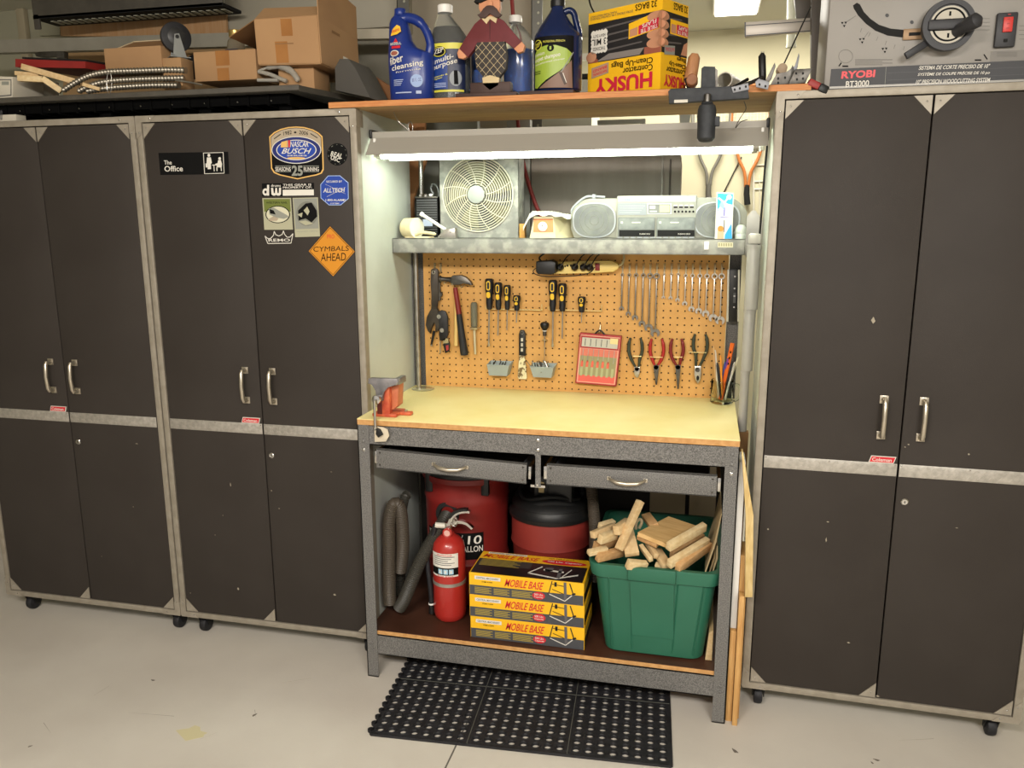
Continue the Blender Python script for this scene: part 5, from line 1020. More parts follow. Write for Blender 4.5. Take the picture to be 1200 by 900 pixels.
r4(.06, .30, .94, .44, X('case_salmon', 'c76f5c', .4), .0006); r4(.06, .44, .94, .82, X('case_olive', '8f8a62', .4), .0006); r4(.06, .82, .94, .95, X('case_rose', 'd25b52', .4), .0006)
for k in range(5): a = .15+k*.13; m.line(q4(a, .1), q4(a, .24), .8, SLATE, .0012)
for k in range(7):
    a = .12+k*.125; m.line(q4(a, .3), q4(a, .56), .7, STEEL, .001); m.poly([q4(a-.03, .56), q4(a, .52), q4(a+.03, .56), q4(a+.03, .68), q4(a, .72), q4(a-.03, .68)], X('case_handle_red', 'd4634e', .4), .001) if k < 6 else None
    m.poly([q4(a-.028, .66), q4(a+.028, .66), q4(a+.03, .84), q4(a-.03, .84)], X('case_handle_green', 'a3a57c', .3), .0012); m.poly(oval(*q4(a, .88), 1.8, 1.8, 12), MATS['case_rose'], .0014)
m.build('case', ds, smooth=False)
m = M(); a, b, c_ = at(697, 391.5, y=y+.01), at(703, 387, y=y+.01), at(709, 392.5, y=y+.01); m.tube(smooth([a, b, c_]), .003, BLACK, 8); m.build('hanger', ds)
h = M(); p = at(704, 381, y=YB); h.tube([(p.x, YB+.001, p.z+.003), (p.x, YB-.01, p.z), (p.x-.001, YB-.014, p.z-.02), (p.x-.001, YB-.03, p.z-.02)], .0018, HOOK, 6); h.build('hook', peg)
# pliers
def pliers(uc, u0, u1, v0, vj, vt, col, kind, lab, wtop):
    y = YB-.02; t = thing('pliers', (at(uc, vt, y=y).x, y, at(uc, vt, y=y).z), lab, 'pliers', 'pliers hanging handles up on the pegboard')
    for s_, ue in ((-1, u0), (1, u1)):
        m = M(); pts = [at(ue, v0, y=y), at(ue+s_*1.5, v0+5, y=y), at(ue+s_*2.2, v0+12, y=y), at(ue+s_*1.6, v0+18, y=y), at(ue-s_*.8, v0+25, y=y), at(uc+s_*2.0, vj, y=y)]
        m.tube(smooth(pts, 4), [.0045]*4+[.0062]*13+[.0055, .005, .0045, .004], col, 12); m.build('grip', t)
    m = M(); pj = at(uc, vj+2, y=y); m.lathe([(.0085, -.005), (.009, 0), (.0085, .005)], (pj.x, y, pj.z), STEELD if kind != 'cut' else STEEL, 18, '-y')
    if kind == 'needle': m.ppx([(uc-3.4, vj), (uc+3.4, vj), (uc+2.6, vj+8), (uc+.8, vt), (uc-.8, vt), (uc-2.6, vj+8)], y-.005, y+.005, STEELD, .001)
    elif kind == 'cut': m.ppx([(uc-3.4, vj), (uc+3.4, vj), (uc+3.2, vj+6), (uc+2.2, vt-2), (uc+.6, vt), (uc-1.6, vt-1), (uc-3.6, vj+8)], y-.005, y+.005, STEEL, .002)
    else:
        m.ppx([(uc-3.5, vj-2), (uc+4, vj-2), (uc+4.6, vj+8), (uc+3.4, vt-4), (uc+.5, vt), (uc-2.5, vt-4), (uc-3.6, vj+8)], y-.005, y+.005, STEEL, .002); m.F = px_map(y-.0053); m.poly(oval(uc+.4, vt-7, 1.7, 3, 14), BLACKM, .0004); m.poly(oval(uc+.4, vj+3, 2.4, 2.2, 14), STEELD, .0004)
    m.build('jaws', t)
    h = M(); p = at(uc, v0+21.5, y=YB-.028); w_ = at(u1+1, v0+21, y=YB-.02).x-p.x; h.tube([(p.x-w_, YB+.001, p.z+.001), (p.x-w_, YB-.028, p.z), (p.x+w_, YB-.028, p.z), (p.x+w_, YB+.001, p.z+.001)], .0015, X('rack_wire', 'd6c48c', .4, .4), 6); h.build('hook', peg)
GG = X('grip_green', '2e3426', .5); GR2 = X('grip_red', '9c1f1c', .4); GR3 = X('grip_maroon', '6f1718', .4)
pliers(746.5, 739, 750.5, 396, 430, 443, GG, 'cut', 'small cutting pliers with dark green grips, leftmost of the four', 0)
pliers(769, 764, 775.5, 397, 428, 451, GR2, 'needle', 'needle nose pliers with bright red grips, second from the left', 0)
pliers(794.5, 788, 798.5, 397, 428, 456, GR3, 'needle', 'long needle nose pliers with dark maroon grips, third from the left', 0)
pliers(817.3, 815-.3, 826.7, 391.5, 431, 450, GG, 'ling', 'large wire stripping pliers with dark green grips, rightmost of the four', 0)
# power strip
y = YB-.045; ps = thing('power_strip', (at(688, 320, y=y).x, YB-.02, at(688, 320, y=y).z), 'cream power strip under the raised shelf with red switch and black plugs', 'power strip')
m = M(); m.ppx([(640, 307), (700, 306), (716, 305.5), (724, 309), (725, 314), (719, 318.5), (700, 319.5), (650, 321), (640, 320)], y, YB-.001, X('strip_cream', 'd9bf72', .5), .003); m.F = px_map(y-.0003)
for k in range(1): m.rect(664, 310, 666, 312.5, BLACKM, .0005); m.rect(668, 310, 670, 312.5, BLACKM, .0005); m.rect(661.5, 311, 663, 313, BLACKM, .0005)
m.build('housing', ps)
m = M(); a, b = P(697.5, 317, y), P(703, 308.5, y); m.box(a[0], b[0], y-.005, y, a[1], b[1], RED, .001); m.build('switch', ps, label='red rocker switch')
m = M(); m.tube(smooth([at(718, 313, y=YB-.02), at(728, 310, y=YB-.03), at(731, 304, y=YB-.02), at(731, 299, y=YB-.005)]), .004, CREAM, 10); m.build('cable', ps)
ad = M(); ad.ppx([(628, 306.5), (646, 305), (651, 308), (650.5, 320), (645, 322), (630, 321.5), (627.5, 318)], YB-.1, YB-.046, BLACK, .005); ad.tube(smooth([at(635, 307, y=YB-.08), at(632, 302, y=YB-.07), at(638, 297, y=YB-.05)]), .003, BLACK, 8)
ad.tube(smooth([at(629, 314, y=YB-.09), at(625, 317, y=YB-.09), at(627, 321, y=YB-.09), at(640, 324, y=YB-.08), at(670, 323.5, y=YB-.08), at(690, 320, y=YB-.08), at(697, 313, y=YB-.07)]), .0018, BLACK, 6); ad.build('power_adapter', label='bulky black power adapter plugged into the left of the cream power strip', cat='adapter')
for u, v, lb in ((657, 313, 'first small black plug right of the adapter'), (674, 313, 'round black plug in the middle of the cream power strip'), (684, 313, 'black plug beside the red switch, second from the right'), (691.5, 313.5, 'black plug touching the red switch')):
    m = M(); p = at(u, v, y=y); m.lathe([(.008, 0), (.013, .002), (.013, .014), (.009, .024), (.004, .03)], (p.x, y, p.z), BLACK, 14, '-y'); q = at(u+8, 301, y=y+.01); m.tube(smooth([(p.x, y-.028, p.z), (p.x+.01, y-.034, p.z+.012), (q.x, y-.01, q.z), (q.x+.006, y+.03, q.z+.008)]), .0022, BLACK, 6); m.build('plug', label=lb, cat='plug', group='black plugs in the power strip')
# power meter on the right upright
m = M(); yf = BY1-.016; 
for a_, b_ in ((851.5, 856), (864, 869)):
    m.ppx([(a_+1, 316), (a_+3.2, 316), (a_+2.2, 377), (a_, 377)], yf-.006, yf, X('rail_white', 'c5c3b6', .4), .001)
m.ppx([(855, 315), (868, 315), (866, 377), (853, 377)], yf-.004, yf, BLACK, .001); m.F = px_map(yf-.0045)
for v in (324, 338, 347, 360): m.poly(oval(861.5-(v-315)*.03, v, 1.1, 1.1, 10), CHROME, .0006)
m.poly([(859.5, 343), (862.5, 343), (862, 355), (859, 355)], SLATE, .0004); m.build('slide_rail', label='black strip with two pale rails fixed on the right upright beside the wrenches', cat='rail')
# glass mug of pens
p = at(846, 466, z=BZ); cx, cy = p.x, min(p.y, .41)
cx = at(846, 462, y=.40).x; cy = .40; gz = BZ
mug = thing('glass_mug', (cx, cy, gz), 'clear glass mug with handle holding pens at the right back of the worktop', 'mug')
GLS = X('glass', 'f2f8f4', .03, trans=1, ior=1.12)
m = M(); m.lathe([(.001, .0005), (.036, .0005), (.039, .004), (.039, .082), (.0375, .084), (.036, .082), (.0355, .01), (.001, .008)], (cx, cy, gz), GLS, 40, cap=False); m.build('body', mug)
m = M(); m.tube(smooth([(cx+.037, cy-.01, gz+.07), (cx+.055, cy-.02, gz+.068), (cx+.062, cy-.022, gz+.045), (cx+.052, cy-.02, gz+.02), (cx+.037, cy-.01, gz+.014)]), .0055, GLS, 12); m.build('handle', mug)
PN = [('orange_flat', 'e56c25', 858.5, 402, 845, 455, .007, 'flat bright orange carpenter pencil leaning right in the glass mug', 'pencil'), ('pen_white', 'd9d4c4', 838, 410, 843, 455, .004, 'white pen at the left rim of the glass mug', 'pen'), ('pen_tan', 'c29a6a', 836, 405, 841, 455, .0035, 'tan pencil leaning furthest left in the glass mug', 'pencil'),
      ('pen_orange', 'dc8a2c', 844.5, 416, 847, 455, .0035, 'short orange pencil standing in the middle of the glass mug', 'pencil'), ('pen_blue', '31479c', 850, 424, 844, 455, .0045, 'blue pen in front of the orange carpenter pencil', 'pen'), ('pen_purple', '7b3f8c', 853, 420, 846, 457, .004, 'purple pen leaning beside the blue pen', 'pen'),
      ('pen_black', '1c1c1e', 840.5, 425, 846, 456, .005, 'thick black marker near the left rim of the glass mug', 'marker'), ('pen_dark', '2a2b33', 858, 423, 848, 457, .004, 'dark pen crossing behind the white capped pen', 'pen'), ('pen_cream', 'ded6b8', 865.5, 418, 849, 458, .0032, 'long cream pencil leaning furthest right in the glass mug', 'pencil'), ('pen_cap', 'e6e3da', 861, 424, 850, 458, .0038, 'white capped pen leaning right in the glass mug', 'pen')]
for k, (nm, col, u0, v0, u1, v1, r, lb, ct) in enumerate(PN):
    y0 = cy+.02-(k % 4)*.012; a = at(u0, v0, y=y0); b = Vector((cx+max(-.022, min(.022, at(u1, v1, y=cy).x-cx-.0)), cy+(k % 3-1)*.012, gz+.014)); m = M()
    # keep the stem inside the mug at the rim
    d = a-b; t_ = (gz+.084-b.z)/d.z; rim = b+d*t_; off = Vector((rim.x-cx, rim.y-cy, 0))
    if off.length > .029: sh = off*(1-.029/off.length); b -= Vector((sh.x*.3, sh.y*.3, 0)); a -= Vector((0, sh.y, 0)); b.x = max(cx-.024, min(cx+.024, b.x-sh.x*.6))
    if nm == 'orange_flat': m.bar(b, a, .016, .006, X(nm, col, .5), .001); [m.bar(b+(a-b)*(.62+.1*i)+Vector((0, -.004, 0)), b+(a-b)*(.66+.1*i)+Vector((0, -.004, 0)), .006, .001, INK) for i in range(3)]
    else: m.tube([b, b+(a-b)*.03, b+(a-b)*.92, a], [r*.4, r, r, r*.5], X(nm, col, .4), 10)
    m.build(ct, label=lb, cat=ct, group='pens and pencils in the glass mug')
# ------------------------------------------------------------------ vise on the worktop corner
VR = X('vise_red', 'b0442e', .5, 0, 'c8643f', 25, (.4, .6)); VG = X('vise_grey', '6f6e70', .4, .5, '8a8686', 30)
y = -.06; vs_ = thing('bench_vise', (at(452, 488, y=y).x, y+.03, BZ), 'small worn orange and grey bench vise clamped to the left front corner of the worktop', 'vise')
m = M(); a = at(436, 484, y=y); b = at(476, 484, y=y); m.box(a.x, P(464, 484, y)[0], y, y+.09, BZ+.0005, BZ+.012, VR, .003); m.box(P(460, 484, y)[0], P(477, 484, y)[0], y+.035, y+.06, BZ+.0005, BZ+.012, VR, .004); m.lathe([(.006, 0), (.006, .005)], (P(470, 484, y)[0], y+.047, BZ+.012), CHROME, 6); m.build('base', vs_)
m = M(); m.ppx([(444, 486), (446, 455), (456, 452), (457, 486)], y, y+.03, VR, .003); m.ppx([(457, 480), (457, 452), (467, 450), (466, 476), (461, 480)], y+.02, y+.07, X('vise_orange', 'c97a55', .5, 0, 'b05e3e', 20), .003); m.box(P(442, 480, y)[0], P(448, 480, y)[0], y-.001, y+.05, BZ+.01, P(450, 462, y)[1], X('vise_dark', '5a1a14', .5), .002); m.build('body', vs_)
m = M(); m.ppx([(431, 444), (434, 443), (465, 444), (467, 448), (464, 452), (454, 453), (449, 459), (448, 470), (441, 470), (441, 458), (437, 451), (431, 450)], y-.014, y+.004, VG, .003); m.box(P(462, 448, y)[0], P(468.5, 448, y)[0], y-.004, y+.06, P(465, 451, y)[1], P(465, 443.5, y)[1], VG, .003); m.build('jaw', vs_)
m = M(); p = at(442, 468, y=y-.03); m.lathe([(.007, -.002), (.014, 0), (.016, .006), (.014, .014), (.009, .018), (.009, .035)], (p.x, p.y-.012, p.z), CHROME, 20, 'y'); m.build('screw', vs_)
m = M(); q = at(441, 502, y=y-.052); m.cyl((p.x, y-.052, p.z+.002), (p.x-.001, y-.052, q.z), .0045, CHROME, 12); m.lathe([(.006, -.004), (.008, 0), (.006, .004)], (p.x-.001, y-.052, q.z), CHROME, 14); m.build('handle', vs_)
m = M(); m.ppx([(438.5, 503), (442, 500), (449, 501), (454, 503.5), (456, 511), (452, 517.5), (439, 518)], y-.048, y-.044, X('clamp_cream', 'c9bda6', .5), .001); m.ppx([(441, 502), (445, 504), (448, 510), (443, 513), (440, 509)], y-.06, y-.048, BLACK, .002); m.build('clamp_pad', vs_, label='cream clamp pad with a black knob')
m = M(); p = at(500, 452.5, z=BZ); m.lathe([(.0, 0), (.043, 0), (.044, .0015), (.041, .003), (0, .003)], (p.x+.005, min(p.y, .395), BZ+.0003), X('clear_lid', 'cfc9a4', .15, trans=.6), 36, cap=False); m.build('clear_disc', label='round clear plastic lid lying at the left back of the yellow worktop', cat='disc')

# ------------------------------------------------------------------ lower shelf
LS = .1785
# extinguisher
R = .0575; cx, cy = at(527, 690, y=.06).x, .06; ex = thing('fire_extinguisher', (cx, cy, LS), 'red fire extinguisher with white label and black hose standing on the lower shelf', 'fire extinguisher')
zs = at(527, 655, y=cy-R).z; ztop = at(527, 626, y=cy).z
m = M(); m.lathe([(.03, 0), (.045, .002), (.054, .012), (R, .03), (R, zs-LS+.015), (.053, ztop-LS-.028), (.04, ztop-LS-.012), (.022, ztop-LS), (.018, ztop-LS+.01)], (cx, cy, LS+.0005), REDP, 44); m.build('tank', ex)
m = M(); EX = ell_map(cx, cy, 0, R+.0004, R+.0004); F_ = lambda u, v, h: EX((u-527.3)*.00296, P(527, v, cy-R)[1], h); m.F = F_; m.curved = 3
m.rect(508.5, 677, 544.5, 650, PAPER, .0004, 14); m.rect(508.5, 675, 544.5, 666.5, INK, .0008, 14); 
for k in range(5): m.rect(513, 653.5+k*2.3, 540-(k % 3)*4, 654.2+k*2.3, SLATE, .0008, 8)
for k in range(3): m.rect(520+k*6.5, 673.8, 525.3+k*6.5, 668, X('pictogram_blue', '9fc4d8', .4), .0012); m.poly(oval(522.5+k*6.5, 671, 1.3, 1.9, 12), PAPER, .0015)
m.text('First Alert', (519, 678.6-1.4), (538, 678.6-1.4), (519, 675.2), REDI, .0012, .02); m.text('FIRE EXTINGUISHER', (518, 652.8), (537, 652.8), (518, 651), REDI, .0012, .01)
m.build('label', ex, smooth=False)
m = M(); za = P(527, 687, cy-R)[1]; m.lathe([(R+.0003, 0), (R+.0022, .001), (R+.0022, .012), (R+.0003, .013)], (cx, cy, za-.008), X('steel_strap', 'a8a29a', .35, .6), 44, cap=False); m.build('strap', ex)
m = M(); m.cyl((cx, cy, ztop+.004), (cx, cy, ztop+.045), .015, CHROME, 20); m.cyl((cx, cy, ztop+.03), (cx-.045, cy-.01, ztop+.034), .010, X('white_fitting', 'cfc9bc', .4), 14); m.build('valve', ex)
m = M(); p = Vector((cx+.004, cy-.018, ztop+.015)); m.lathe([(.017, 0), (.017, .01), (.015, .012), (.013, .011), (0, .011)], p, X('gauge_rim', 'b03a34', .4), 24, '-y', cap=False); m.lathe([(.011, .0115), (.011, .012), (0, .012)], p, X('gauge_face', 'd6a79c', .5), 20, '-y', cap=False); m.build('gauge', ex)
m = M(); lv = lambda pts: [(cx+a, cz) for a, cz in pts]
def lever(pts, w, mt, nm):
    m = M(); p3 = smooth([at(u, v, y=cy-.005) for u, v in pts], 5); N = len(p3)
    vs = []; 
    for i, p in enumerate(p3):
        t = (p3[min(i+1, N-1)]-p3[max(i-1, 0)]).normalized(); n = Vector((-t.z, 0, t.x)); th = .006*(1-.4*i/N)
        for dy, dn in ((-w, -th), (w, -th), (w, th), (-w, th)): vs.append(p+Vector((0, dy, 0))+n*dn)
    m.add(vs, [(i*4+k, i*4+(k+1) % 4, i*4+4+(k+1) % 4, i*4+4+k) for i in range(N-1) for k in range(4)]+[(0, 1, 2, 3), (4*N-4, 4*N-3, 4*N-2, 4*N-1)], mt); m.build(nm, ex)
lever([(526, 617), (529, 608), (536, 601), (545, 599), (551, 599.5)], .009, CHROME, 'upper_lever'); lever([(530, 614), (538, 611), (547, 613), (554, 619)], .009, CHROME, 'lower_lever'); lever([(527, 606), (533, 600), (541, 597.2), (548, 597)], .010, BLACK, 'lever_cap')
m = M(); m.lathe([(.008, -.012), (.008, .012)], at(532, 609, y=cy), STEEL, 12, 'y'); m.tube([at(533+3*math.cos(t*.5), 612+5*math.sin(t*.5), y=cy-.016) for t in range(13)], .0012, STEEL, 5); m.build('pin', ex)
m = M(); hp = smooth([(cx-.045, cy-.01, ztop+.034), at(508, 626, y=cy-.01), at(502, 640, y=cy-.015), at(501, 660, y=cy-.02), at(504.5, 690, y=cy-.02), at(505.5, 706, y=cy-.02)], 6); m.tube(hp, .0085, RUBBER, 14); m.build('hose', ex)
m = M(); a, b = at(505.5, 705, y=cy-.02), at(506, 718, y=cy-.02); m.tube([a, (a+b)/2, b], [.0095, .009, .011], BLACK, 14); m.lathe([(.0105, 0), (.0105, .006)], at(505.5, 708, y=cy-.02), WHITE, 14); m.build('nozzle', ex)

# mobile base boxes
GB = X('box_grey_print', '45464a', .4); GT = X('box_gold_text', 'a8923c', .5); BKI = X('box_black', '1a1a1c', .35)
def mbox(x0, x1, yf, yb, z0, z1, rot, label, top=False):
    cx, cy = (x0+x1)/2, (yf+yb)/2; T = Matrix.Translation((cx, cy, 0)) @ Matrix.Rotation(rot, 4, 'Z'); w, d, H = x1-x0, yb-yf, z1-z0
    b = thing('carton', (cx, cy, z0), label, 'box', 'mobile base cartons stacked on the lower shelf')
    m = M(T); m.box(-w/2, w/2, -d/2, d/2, z0, z1, YEL, .001)
    m.F = lambda a, bb, h: T @ Vector((-w/2+a*w, -d/2-h, z0+bb*H))
    m.rect(.004, .01, .996, .45, GB, .0006); m.poly([(.004, .01), (.7, .01), (.72, .3), (.004, .3)], GB, .0007); m.poly([(.66, .3), (.85, .3), (.85, .02), (.6, .02)], GB, .0008)
    m.rect(.05, .72, .28, .88, PAPER, .001); m.text('CENTRAL MACHINERY', (.065, .755), (.265, .755), (.065, .84), SLATE, .0014, .01); m.text('ITEM 41099', (.115, .60), (.21, .60), (.115, .66), INK, .001, .01)
    m.text('MOBILE BASE', (.315, .53), (.645, .53), (.33, .87), REDI, .0012, .03, .1)
    for a0, a1 in ((.05, .2), (.22, .36), (.38, .56)):
        for k in range(5): m.rect(a0, .1+k*.06, a1-.02*(k % 2), .13+k*.06, GT, .001)
    m.poly(oval(.615, .26, .055, .17, 24), REDI, .0014); m.text('500 Lbs.', (.575, .27), (.655, .27), (.575, .36), PAPER, .0018, .02); m.text('Capacity', (.575, .15), (.655, .15), (.575, .24), PAPER, .0018, .02)
    L = lambda p, q, wd, mt: m.line(p, q, wd, mt, .0016)
    def tri(p, q, t, mt):
        dx, dy = (q[0]-p[0])*w, (q[1]-p[1])*H; l = math.hypot(dx, dy); nx, ny = -dy/l*t/w, dx/l*t/H; m.poly([(p[0]+nx, p[1]+ny), (q[0]+nx, q[1]+ny), (q[0]-nx, q[1]-ny), (p[0]-nx, p[1]-ny)], mt, .0016)
    for p, q, t, mt in (((.70, .36), (.73, .98), .0015, BKI), ((.73, .62), (.83, .45), .0012, BKI), ((.73, .85), (.83, .8), .0012, BKI), ((.84, .98), (.845, .2), .0045, X('tool_grey', '5c5a5c', .5)), ((.70, .4), (.84, .14), .0014, PAPER), ((.84, .14), (.9, .42), .0014, PAPER), ((.88, .95), (.91, .5), .0018, BKI), ((.76, .95), (.76, .75), .004, BKI), ((.90, .46), (.93, .52), .003, BKI)): tri(p, q, t, mt)
    m.F = lambda a, bb, h: T @ Vector((w/2+h, -d/2+a*d, z0+bb*H)); m.rect(.03, .05, .97, .5, BKI, .0006); m.rect(.1, .6, .7, .8, GT, .0006)
    if top:
        m.F = lambda a, bb, h: T @ Vector((-w/2+a*w, -d/2+bb*d, z1+h)); m.rect(.01, .02, .985, .66, BKI, .0005); m.rect(.03, .38, .5, .66, X('box_dark_grey', '3a3936', .5), .0007)
        for k in range(7): m.rect(.04, .36+k*.042, .40-.03*(k % 3), .38+k*.042, GT, .001)
        m.text('MOBILE BASE', (.03, .72), (.53, .72), (.045, .88), REDI, .001, .03, .1); m.rect(.06, .9, .42, .97, PAPER, .001); m.text('CENTRAL MACHINERY', (.07, .915), (.41, .915), (.07, .955), SLATE, .0014, .01)
        m.poly(oval(.77, .78, .2, .1, 28), REDI, .001); m.text('500 Lbs. Capacity', (.62, .745), (.93, .745), (.62, .82), PAPER, .0014, .02); m.text('FOR TABLE SAWS', (.62, .91), (.85, .91), (.62, .945), INK, .001, .01)
        for p, q, t, mt in (((.5, .2), (.6, .52), .002, PAPER), ((.5, .2), (.76, .08), .002, PAPER), ((.76, .08), (.93, .3), .002, PAPER), ((.62, .4), (.8, .36), .0025, PAPER), ((.77, .1), (.765, .5), .006, MATS['tool_grey']), ((.85, .3), (.9, .5), .005, BKI), ((.63, .42), (.7, .44), .006, MATS['tool_grey']), ((.8, .16), (.86, .5), .0015, PAPER)): tri2 = tri(p, q, t, mt)
    m.build('box', b, smooth=False)
bh = .0792; bx0, bx1, yf = -.5015, -.1125, -.0595
mbox(bx0+.001, bx1+.003, yf, yf+.185, LS, LS+bh, 0, 'bottom one of three yellow and black MOBILE BASE cartons')
mbox(bx0-.001, bx1+.001, yf-.001, yf+.182, LS+bh+.0006, LS+2*bh, .006, 'middle one of three stacked yellow and black MOBILE BASE cartons')
mbox(bx0-.001, bx1-.001, yf-.002, yf+.180, LS+2*bh+.0006, LS+3*bh, 0, 'topmost of three stacked yellow and black MOBILE BASE cartons, its printed lid showing', True)
# shop vacuums
def ribbed(pts, r, mt, pitch=.006, amp=.0022, n=16):
    L = [0]; 
    for i in range(1, len(pts)): L.append(L[-1]+(pts[i]-pts[i-1]).length)
    tot = L[-1]; N = int(tot/(pitch/2)); out = []; rs = []; j = 0
    for k in range(N+1):
        s = tot*k/N
        while j < len(L)-2 and L[j+1] < s: j += 1
        t = (s-L[j])/max(1e-9, L[j+1]-L[j]); out.append(pts[j].lerp(pts[j+1], t)); rs.append(r+(amp if k % 2 else 0))
    return out, rs
HOSE = X('vac_hose', '37352f', .5); HOSE2 = X('vac_hose_brown', '4a4238', .5)
cy = .29; cx = at(533, 620, y=.13).x; v1 = thing('shop_vacuum', (cx, cy, LS), 'large red wet dry shop vacuum with a black inlet behind the fire extinguisher', 'vacuum')
R = .158; zt_ = at(533, 566, y=cy-R).z; Zv = lambda v: at(533, v, y=cy-R).z
m = M(); m.lathe([(R*.86, 0), (R*.9, .01), (R*.92, .06), (R*.95, Zv(668)-LS), (R*.99, Zv(664)-LS), (R*.96, Zv(660)-LS), (R*.98, Zv(596)-LS), (R*1.01, Zv(592)-LS), (R*.99, Zv(588)-LS), (R, Zv(572)-LS), (R*1.05, Zv(569)-LS), (R*1.05, Zv(563)-LS)], (cx, cy, LS+.001), RED, 56); m.build('drum', v1)
m = M(); z_ = Zv(563); m.lathe([(R*1.03, 0), (R*1.03, .012), (R*.9, .03), (R*.6, .042), (R*.55, .07), (R*.4, .082), (0, .085)], (cx, cy, z_+.002), BLACK, 48, cap=False)
for t in (-2.3, -.85): m.box(cx+R*math.cos(t)-.014, cx+R*math.cos(t)+.014, cy+R*math.sin(t)-.012, cy+R*math.sin(t)+.01, z_-.06, z_+.02, BLACK, .003)
m.build('lid', v1)
pi_ = at(524, 603, y=cy-R); m = M(); m.lathe([(.043, -.02), (.046, .002), (.044, .012), (.03, .014), (.026, .0), (0, .0)], (pi_.x, cy-R+.015, pi_.z), BLACKM, 32, '-y', cap=False); m.build('inlet', v1)
m = M(); CF = ell_map(cx, cy, 0, R*.972, R*.972); m.F = lambda u, v, h: CF((u-533)*.00312, Zv(v), h)
m.rect(490, 656, 566, 625, INK, .0012, 16); m.text('WET/DRY', (492, 632), (512, 632), (492, 627), PAPER, .0018, .02); m.text('GENIE', (492, 645), (512, 645), (492, 634), PAPER, .0018, .03); m.text("10", (547, 638), (563, 638), (548, 628), PAPER, .0018, .03); m.text('GALLON', (536, 647), (565, 647), (536, 640), PAPER, .0018, .03); m.line((537.5, 640), (541.5, 627), .45, PAPER, .0018)
m.build('label', v1, smooth=False)
m = M(); hp = smooth([Vector((pi_.x, cy-R-.0, pi_.z)), at(519, 612, y=.1), at(508, 630, y=.06), at(494, 655, y=.03), at(483, 680, y=.01), at(474, 702, y=.01), at(468, 712, y=.015)], 8)
for q in hp: q.z = max(q.z, LS+.026)
o_, r_ = ribbed(hp, .0215, HOSE); m.tube(o_, r_, HOSE, 18); m.build('hose', v1)
for nm, pts, r, lab in ((0, [(446, 706, .02), (447, 680, .02), (452, 640, .03), (458, 600, .04), (464, 590, .05), (470, 602, .06), (472, 640, .06), (469, 670, .06)], .0215, 'grey ribbed vacuum hose looping at the left end of the lower shelf'), (1, [(462, 700, .12), (465, 660, .14), (470, 610, .16), (474, 585, .18), (477, 580, .2)], .016, 'second darker ribbed hose tucked behind the looping one')):
    m = M(); hp = smooth([at(u, v, y=yy) for u, v, yy in pts], 8)
    for q in hp: q.z = max(q.z, LS+.026); q.x = max(q.x, BX0+.045)
    o_, r_ = ribbed(hp, r, HOSE); m.tube(o_, r_, HOSE if nm else HOSE2, 16); m.build('vacuum_hose', label=lab, cat='hose')
cy = .30; cx = at(637, 640, y=.15).x; v2 = thing('shop_vacuum', (cx, cy, LS), 'smaller red shop vacuum with a bulky black motor head behind the cartons', 'vacuum'); R = .147; Zw = lambda v: at(637, v, y=cy-R).z
m = M(); m.lathe([(R*.85, 0), (R*.9, .012), (R*.97, Zw(652)-LS), (R*1.02, Zw(648)-LS), (R, Zw(643)-LS), (R*1.0, Zw(620)-LS), (R*.98, Zw(614)-LS)], (cx, cy, LS+.001), X('vac_red_faded', '8a3129', .5, 0, '7d2923', 6), 52); m.build('drum', v2)
m = M(); z_ = Zw(613); m.lathe([(R*1.0, -.012), (R*1.06, -.01), (R*1.07, .004), (R*.98, .016), (R*.95, .03), (R*1.0, .034), (R*.9, .055), (R*.55, .075), (R*.5, .12), (R*.42, .15), (0, .155)], (cx, cy, z_), BLACK, 48, cap=False)
m.build('motor_head', v2)
m = M(); m.box(cx+.0, cx+.09, cy-.09, cy-.02, z_+.05, z_+.16, BLACK, .008); m.box(cx-.032, cx-.012, cy-.086, cy-.082, z_+.09, z_+.13, X('motor_label', 'b09c70', .5), .001); m.box(cx-.05, cx+.01, cy-.08, cy-.02, z_+.05, z_+.15, BLACK, .006); m.build('housing_block', v2)
m = M(); hc = [(cx+R*.85*math.cos(t*.35), cy+R*.75*math.sin(t*.35)-.01, z_+.052+.012*math.sin(t)) for t in range(0, 18)]; m.tube(smooth(hc, 3), .009, BLACKM, 10); m.tube(smooth([(a*.92+cx*.08, b*.92+cy*.08, c+.02) for a, b, c in hc], 3), .007, BLACKM, 10); m.build('power_cord', v2)
m = M(); hp = smooth([at(u, v, y=yy) for u, v, yy in ((692, 562, .22), (695, 590, .20), (697, 620, .19), (697, 650, .185), (696, 680, .18))], 8); o_, r_ = ribbed(hp, .019, HOSE); m.tube(o_, r_, HOSE2, 16); m.build('vacuum_hose', label='brownish ribbed hose rising between the smaller vacuum and the green tote', cat='hose')
# tote
tt = thing('storage_tote', (.11, .17, LS), 'green plastic storage tote full of wooden offcuts on the lower shelf', 'tote')
TZ0, TZ1 = LS+.0008, .495; f0, f1 = (-.046, .272), (-.089, .308); b0, b1 = (.0-.045, .40), (-.062, .425)
def tring(k, s_=0, z=None, e=.045):
    x0 = f0[0]+(f1[0]-f0[0])*k+s_; x1 = f0[1]+(f1[1]-f0[1])*k-s_; y0 = b0[0]+(b1[0]-b0[0])*k+s_; y1 = b0[1]+(b1[1]-b0[1])*k-s_
    return [(a, b, z if z is not None else TZ0+(TZ1-TZ0)*k) for a, b in rounded(x0, y0, x1, y1, e)]
m = M(); secs = [tring(0, .01), tring(.02), tring(.86), tring(.86, -.012), tring(.98, -.014), tring(1, -.012), tring(1, .004), tring(.04, .004)]; n = len(secs[0]); vs = [p for s_ in secs for p in s_]
